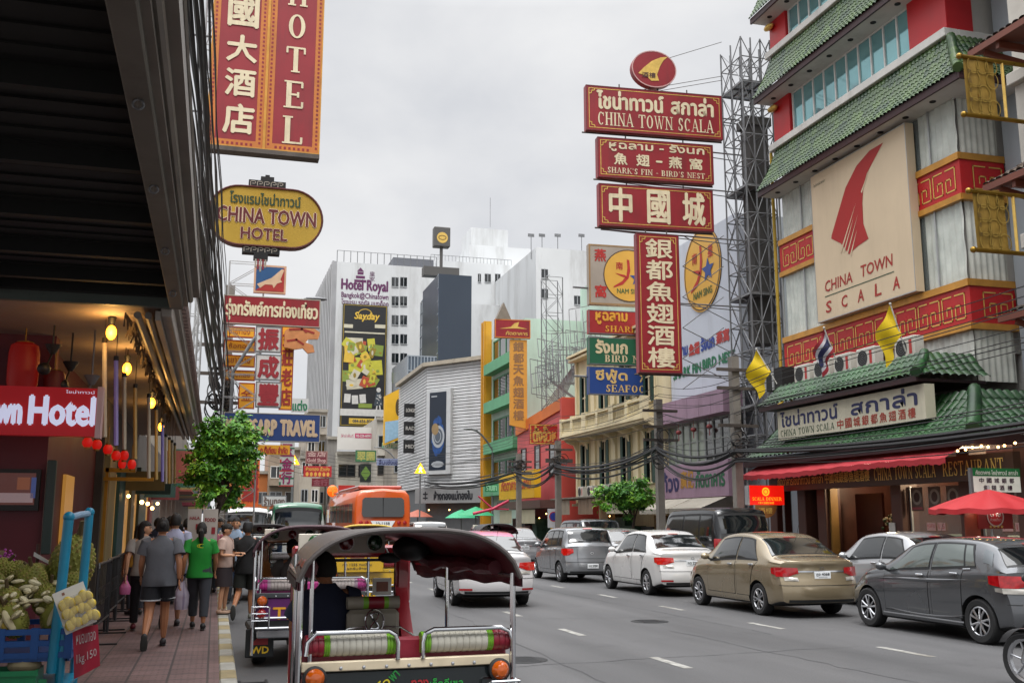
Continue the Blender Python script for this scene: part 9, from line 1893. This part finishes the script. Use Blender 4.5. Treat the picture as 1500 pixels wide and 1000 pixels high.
g = G(); cx, cy = w0*.5, h0*.55; disc(g, SB_, cx, cy, h0*.46, h0*.46, 0, .006); ring(g, SB_, cx, cy, h0*.46, h0*.46, .025, 1, .01); text(g, SB_, 'ตาลิ', cx-h0*.3, cx+h0*.3, cy-.0, cy+h0*.25, 1, .012, .02); text(g, SB_, 'ก๋วยเตี๋ยว', cx-h0*.3, cx+h0*.3, cy-h0*.2, cy-h0*.06, 1, .012); text(g, SB_, '★★★★', cx-h0*.4, cx+h0*.4, .01, .08, 2, .012); part(g, 'logo', [M('logo_crimson', '#a01c20', .6), M('logo_white', '#c0b0ac', .6), GOLDL], t)
t = thing('noodle_stall', 'steel noodle stall with an orange side board under the red umbrella', 'stall', (q.x, UY-.1, .15))
g = G(); g.box(q.x-.9, q.x+.9, UY-.25, UY+.35, .85, .90, 0, .01);
for sx in (-.85, .85):
 for yy in (-.22, .32): g.tube([(q.x+sx, UY+yy, .15), (q.x+sx, UY+yy, .85)], .025, 7)
g.box(q.x-.8, q.x+.8, UY-.2, UY+.3, .90, 1.25, 0, .02); part(g, 'counter', [STEEL], t)
g = G(); a2 = aty(1400, 775, UY); b2 = aty(1420, 748, UY); g.box(a2.x, b2.x, UY-.28, UY-.26, .3, b2.z); part(g, 'side_board', [M('orange_menu', '#8a3418', .6, 0, .35, 4)], t)
for px in (1430, 1461): p = aty(px, 749, UY-.4); g = G(); g.ball(p, .035, 0, 8, 6); part(g, 'stall_bulb', [M('white_bulb', '#ffffff', .4, emit=12, emcol='#fff2e0')], t)
p = atx(811, 758, 16.0); t = thing('no_parking_sign', 'round blue and red no parking sign on a white plate', 'sign', (16, p.y, .15)); g = G(); Z = Plane((16, p.y, p.z), (1, 0, 0), (0, 0, 1)); pbox(g, Z, -.3, .3, -.48, .44, -.03, 0); part(g, 'plate', [M('plate_white', '#a9a9ac', .5)], t); g = G(); disc(g, Z, 0, .06, .24, .24, 0, .006); disc(g, Z, 0, .06, .19, .19, 1, .01); part(g, 'roundel', [M('roundel_red', '#9a1c24', .5), M('roundel_blue', '#1c2c7a', .5)], t); g = G(); g.tube([(16, p.y+.03, .15), (16, p.y+.03, p.z)], .03, 6); part(g, 'post', [STEEL], t)
for i, (px, py, Y, c, w1) in enumerate(((697, 744, 62, '#1f8a5c', 1.2), (676, 748, 66, '#2a9468', 1.1), (612, 748, 78, '#a05a48', 1.2))):
 p = aty(px, py, Y); g = G(); g.lathe([(w1, -.45), (w1*.5, -.12), (.02, .1)], 16, 0, p); g.tube([(p.x, p.y, .15), p], .04, 6, 1); solo(g, 'stall_umbrella', [M('stall_umb_'+c[1:], c, .6), STEEL], ['green stall umbrella nearest the pink shop', 'green stall umbrella farther down the kerb', 'rust coloured stall umbrella behind the bus', 'pale blue stall umbrella between the green and rust ones'][i], 'umbrella', 'stall umbrellas down the street')
g = G(); a = aty(693, 752, 58); b = aty(745, 733, 58); c = aty(722, 745, 58); g.tube([a, c, b], .09, 6); g.tube([a+Vector((.3, 0, 1)), c, b-Vector((0, 0, .5))], .05, 6); solo(g, 'festoon', [M('festoon_pink', '#b02a4a', .6)], 'pink ribbon festoon strung over the kerb by the pink shop', 'festoon')
g = G(); p = aty(487, 719, 70);
t = thing('round_lantern', 'round orange lit lantern hanging over the far street', 'lantern', p); g.ball((0, 0, 0), (.36, .25, .4)); g.build('shade', [M('lantern_orange', '#d05a14', .4, emit=.6, emcol='#ff6a10')], t); g = G(); g.box(.4, 1.5, 0, .15, -.3, .4); text(g, Plane((-.3, -.31, -.3), (1, 0, 0), (0, 0, 1)), '千', 0, .6, 0, .6, 1, .01, .03); g.build('side_board', [M('side_scarlet', '#a0241c', .5), M('gold_glyph', '#e0a030', .5)], t)
# ================================================================== traffic
sports_hatch('dark grey hatchback with a sculpted crease in its doors, nearest at the right', (11.72, 12.2, 0), 0, paint('paint_graphite', '#56585b'), (0, .66, 'ฮษ 8214'))
sedan('gold sedan behind the dark grey hatchback', (10.97, 17.2, 0), 0, paint('paint_gold', '#8f8168'), (0, .72, 'ฎจ 4068'), W=1.72)
sedan('white sedan with its brake lamps lit between the gold and the silver grey cars', (11.1, 22.95, 0), 0, paint('paint_white', '#c9c8c6', .1, .25), (0, .72, 'กต 2291'), 'double', True)
hatch('silver grey small hatchback ahead of the white sedan', (10.8, 29.1, 0), 0, paint('paint_silver_grey', '#85878a'), (0, .42, 'ฆต 5980'), brake=True)
PINK = paint('paint_pink', '#b03a6a', .05, .28)
sedan('white taxi with a pink roof in the middle lane', (5.72, 21.1, 0), -.07, paint('paint_taxi_white', '#b9b7b8', .05, .25), (0, .72, 'มก 771'), 'plain', True, cat='taxi', upper=(PINK, 1.16), kind='taxi', group='cars queuing in the road')
p = atz(770, 832, 0); sedan('silver sedan ahead of the pink roofed taxi', (p.x, p.y, 0), -.02, paint('paint_silver', '#9c9da0'), (0, .72, 'ชว 3056'), 'double')
suv('black tall van parked along the right kerb beyond the gold car', (14.15, 25.8, 0), 0, paint('paint_black', '#16181b', .3, .2), (0, .8, 'ฮค 1042'), L=5.0, tall=2.05, W=1.88, van=True, cat='van', group='cars queuing in the road')
suv('dark blue minivan parked farther along the right kerb', (13.9, 36.2, 0), 0, paint('paint_midnight', '#2a2f38', .4, .2), (0, .8, 'ฎง 902'), tall=1.78)
sedan('silver sedan by the right kerb hidden behind the dark grey hatchback', (14.05, 16.8, 0), 0, paint('paint_pale_silver', '#a5a6a8'), (0, .72, 'งธ 4417'), 'double')
sedan('light grey sedan just beyond the silver grey hatchback', (13.3, 31.5, 0), 0, paint('paint_light_grey', '#98999a'), (0, .72, 'ขอ 118'), 'double')
p = aty(1000, 790, 45); suv('white sport utility car queuing far up the right lane', (9.4, 46, 0), 0, paint('paint_far_white', '#bdbdbb', .1, .25), (0, .8, 'กค 88'), tall=1.7)
suv('white car with a red lamp strip ahead in the middle lane', (8.4, 52, 0), 0, MATS['paint_far_white'], (0, .8, 'กง 71'), tall=1.75)
sedan('dark sedan in the far right lane', (12.8, 43, 0), 0, MATS['paint_midnight'], (0, .72, 'ฌห 6'), 'double'); sedan('silver sedan far up the kerb lane', (14, 50, 0), 0, MATS['paint_silver'], (0, .72, 'ฌฐ 61'), 'double')
van_g = paint('paint_van_green', '#0f5a3c', .05, .3)
p = aty(438, 765, 34); suv('white and green van ahead of the second tuk-tuk', (p.x, 34, 0), 0, paint('paint_van_white', '#a9aaa6', .05, .3), (0, .9, 'นข 1255'), L=4.9, tall=2.28, W=1.9, van=True, cat='van', group='vans ahead in the kerb lane', upper=(van_g, 1.85))
p = aty(352, 770, 40); suv('plain white van ahead at the left kerb', (p.x+.25, 40, 0), 0, MATS['paint_far_white'], (0, .9, 'นก 300'), L=4.9, tall=2.2, W=1.85, van=True, cat='van', group='vans ahead in the kerb lane')
p = aty(561, 760, 46); bus('orange city bus with dark rear window heading away', (p.x, 46, 0), .0, '#c2521a', roof='#9a3a20')
p = aty(538, 760, 60); bus('dark red roofed bus ahead of the orange one', (p.x, 60, 0), .0, '#7d2a26', H=3.55, roof='#a02c34')
tk = tuktuk('grey canopied tuk-tuk with maroon and white seat rolls right in front', (1.235, 6.72, 0), .05, '#4a4442', '#8e1420', '#b5b2a6', '#7c1428', '#6fa52a', '#cdbfa4', [('หอง', -.33, -.17, .575, .64, '#b03428', .75), ('สไว', -.20, -.08, .67, .73, '#c0b020', .75), ('พา', -.10, -.04, .755, .80, '#1f7a34', .75), ('ทอง', .02, .13, .705, .76, '#a01c24', 0), ('เล็กดีเซล', .14, .36, .705, .765, '#1f8a34', 0), ('TURBO 3000 DI-ET DIESEL', .02, .36, .672, .692, '#c0c4cc', 0)], near=True)
tuktuk('second tuk-tuk with pink seat roll and a painted tourist panel behind the man in black', (1.20, 13.3, 0), .02, '#4a3038', '#7a4a14', '#b5aaa6', '#b03080', '#b8a0b0', '#3a3f42', [('THAI', -.46, .10, .58, .72, '#d89a20', 0), ('LAND', .14, .50, .58, .72, '#d89a20', 0), ('ประเทศไทย', -.1, .4, .50, .56, '#d8b0c0', 0)], flap='WD', platec=True, rearpaint=M('rear_magenta', '#5a2460', .3, .1, .4, 2, coat=.6))
p = aty(538, 800, 19.6); yt = tuktuk('yellow roofed tuk-tuk with a yellow rear board seen through the nearest one', (p.x, 19.6, 0), -.02, '#c2a53c', '#c09a18', '#8a2a34', '#a89a30', '#3a4a2a', '#c9a41a', [('กท 1255 ทะเบียน', -.4, .4, .66, .74, '#2a2410', 0)], platec=True, rearpaint=M('rear_yellow', '#c9a010', .35, 0, .08, 1, coat=.6))
g = G(); g.box(-.62, .30, -.10, -.05, .84, 1.20, 0, .012); YPn = Plane((-.62, -.10, .84), (1, 0, 0), (0, 0, 1)); text(g, YPn, 'กท 1255 ทะเบียน', .16, .70, .12, .17, 1, .004, .01); text(g, YPn, 'รถรับจ้าง', .24, .6, .05, .10, 1, .004, .01); rectp(g, YPn, .3, .56, .26, .34, 2, .004); g.build('rear_board', [MATS['rear_yellow'], INK, MATS['card_print']], yt)
tuktuk('dark canopied tuk-tuk waiting far along the left kerb', (1.15, 24.6, 0), 0, '#3a3638', '#1c3a5a', '#7a7476', '#5a2430', '#6a6a5a', '#4a4a48', [('BANGKOK', -.3, .4, .62, .72, '#b0a040', 0)], platec=True)
p = aty(730, 760, 37); tuktuk('black canopied tuk-tuk ahead in the middle lane', (p.x, 37, 0), 0, '#1d1d20', '#4a1420', '#7a7476', '#5a2430', '#6a6a5a', '#4a4a48', [('SIAM', -.2, .3, .62, .72, '#b0a040', 0)], platec=True)
def intk(tl, rz, x, y): c, s = cos(rz), sin(rz); return Vector((tl[0]+c*x-s*y, tl[1]+s*x+c*y, 0))
person('tuk-tuk driver in a navy shirt seated in the nearest tuk-tuk', intk((1.235, 6.72), .05, -.30, 1.42), .1, 1.70, dict(SIT, wl=(-.10, .46, 1.02), wr=(.25, .48, 1.03), el=(-.24, .16, .95), er=(.25, .2, .98), kl=(-.10, .36, .74), al=(-.1, .4, .38), sl=(-.17, .04, 1.17)), 0, ('#141a30', 'tee', .80), ('trousers', '#22242c', .12, None), 'short', '#26262a', 1.12, headyaw=.55, group='tuk-tuk drivers')
person('tuk-tuk driver in a grey shirt seated in the second tuk-tuk', intk((1.20, 13.3), .02, -.1, 1.3), .05, 1.7, dict(SIT), 0, ('#4a4644', 'tee', .80), ('trousers', '#22242c', .12, None), 'short', '#26262a', 1.05, headyaw=.4, group='tuk-tuk drivers')
# motorcycles
def motorcycle(label, loc, rz, col, group=None):
 t = thing('motorcycle', label, 'motorcycle', loc, rz, group); bm = paint('moto_'+col[1:], col, .2, .3)
 for y in (0, 1.22):
  g = G(); X = Matrix.Rotation(pi/2, 4, 'Y'); g.lathe([(.225, -.035), (.27, -.045), (.295, -.02), (.295, .02), (.27, .045), (.225, .035)], 30, 0, (0, 0, 0), X); w_ = g.build('wheel', [TYRE], t, (0, y, .295))
  g = G(); g.lathe([(.226, -.03), (.20, -.02), (.20, .02), (.226, .03)], 26, 0, (0, 0, 0), X); g.lathe([(.04, -.05), (.04, .05)], 12, 0, (0, 0, 0), X)
  for i in range(6): a = i*pi/3; g.tube([(0, .03*cos(a), .03*sin(a)), (0, .205*cos(a+.2), .205*sin(a+.2))], .012, 6)
  g.build('rim', [RIMM], w_)
 g = G(); g.ball((0, .12, .72), (.14, .35, .10)); g.ball((0, .95, .72), (.16, .16, .26)); g.tube([(0, .9, .6), (0, .55, .4), (0, .2, .55)], [.10, .11, .08], 10); g.box(-.09, .09, .25, .8, .28, .5, 0, .04); g.build('body', [bm], t)
 g = G(); g.ball((0, .22, .80), (.13, .38, .05)); g.build('seat', [TRIM], t)
 g = G(); g.tube([(-.07, 1.22, .295), (-.06, 1.0, .9)], .022, 7); g.tube([(.07, 1.22, .295), (.06, 1.0, .9)], .022, 7); g.tube([(-.34, .88, 1.0), (-.1, .98, .98), (.1, .98, .98), (.34, .88, 1.0)], .016, 7); g.tube([(.13, .1, .32), (.14, -.2, .4), (.14, -.35, .45)], [.03, .05, .05], 8); g.build('fork', [CHROME], t)
 g = G(); g.ball((0, 1.10, .86), (.10, .07, .09)); g.build('headlight', [CLEAR], t)
 g = G(); g.grid(lambda u, v: Vector(((u-.5)*.13, 1.22+.335*cos(.5+v*2.0), .295+.335*sin(.5+v*2.0))), 4, 12); g.grid(lambda u, v: Vector(((u-.5)*.13, -.335*cos(.5+v*1.8)*.9, .295+.335*sin(.5+v*1.8))), 4, 12); g.build('mudguard', [bm], t)
 g = G(); g.ball((0, -.22, .70), (.07, .05, .05)); g.build('tail_lamp', [REDL], t)
 for sg in (-1, 1): g = G(); g.tube([(sg*.28, .9, 1.0), (sg*.34, .86, 1.15)], .008, 5); g.ball((sg*.36, .86, 1.18), (.06, .015, .04)); g.build('mirror', [TRIM], t)
 return t
p = atz(1499, 1012, 0); motorcycle('motorcycle cut off by the right edge in front of the dark grey hatchback', (p.x+.36, p.y-1.1, 0), .15, '#3a3a3e')
p = aty(744, 770, 41); motorcycle('motorcycle weaving between the cars in the middle lane', (p.x+.3, 41, 0), 0, '#5a1c24')
def helmet(t, J):
 g = G(); g.ball(J['hed']+Vector((0, 0, .02)), (.13, .145, .14)); g.build('helmet', [M('helmet_white', '#c5c5c4', .25, 0, .05, 3, coat=.6)], t)
person('rider in a dark jacket and white helmet on the motorcycle in the middle lane', (p.x+.3, 41.25, .06), 0, 1.7, SIT, 0, ('#2a2c32', 'long', .82), ('trousers', '#25272d', .1, None), 'short', '#26262a', 1.05, group='motorcycle rider', extra=helmet)
# sweep away the scratch scene used to shape letters
bpy.data.objects.remove(_fo); bpy.data.scenes.remove(_ts)
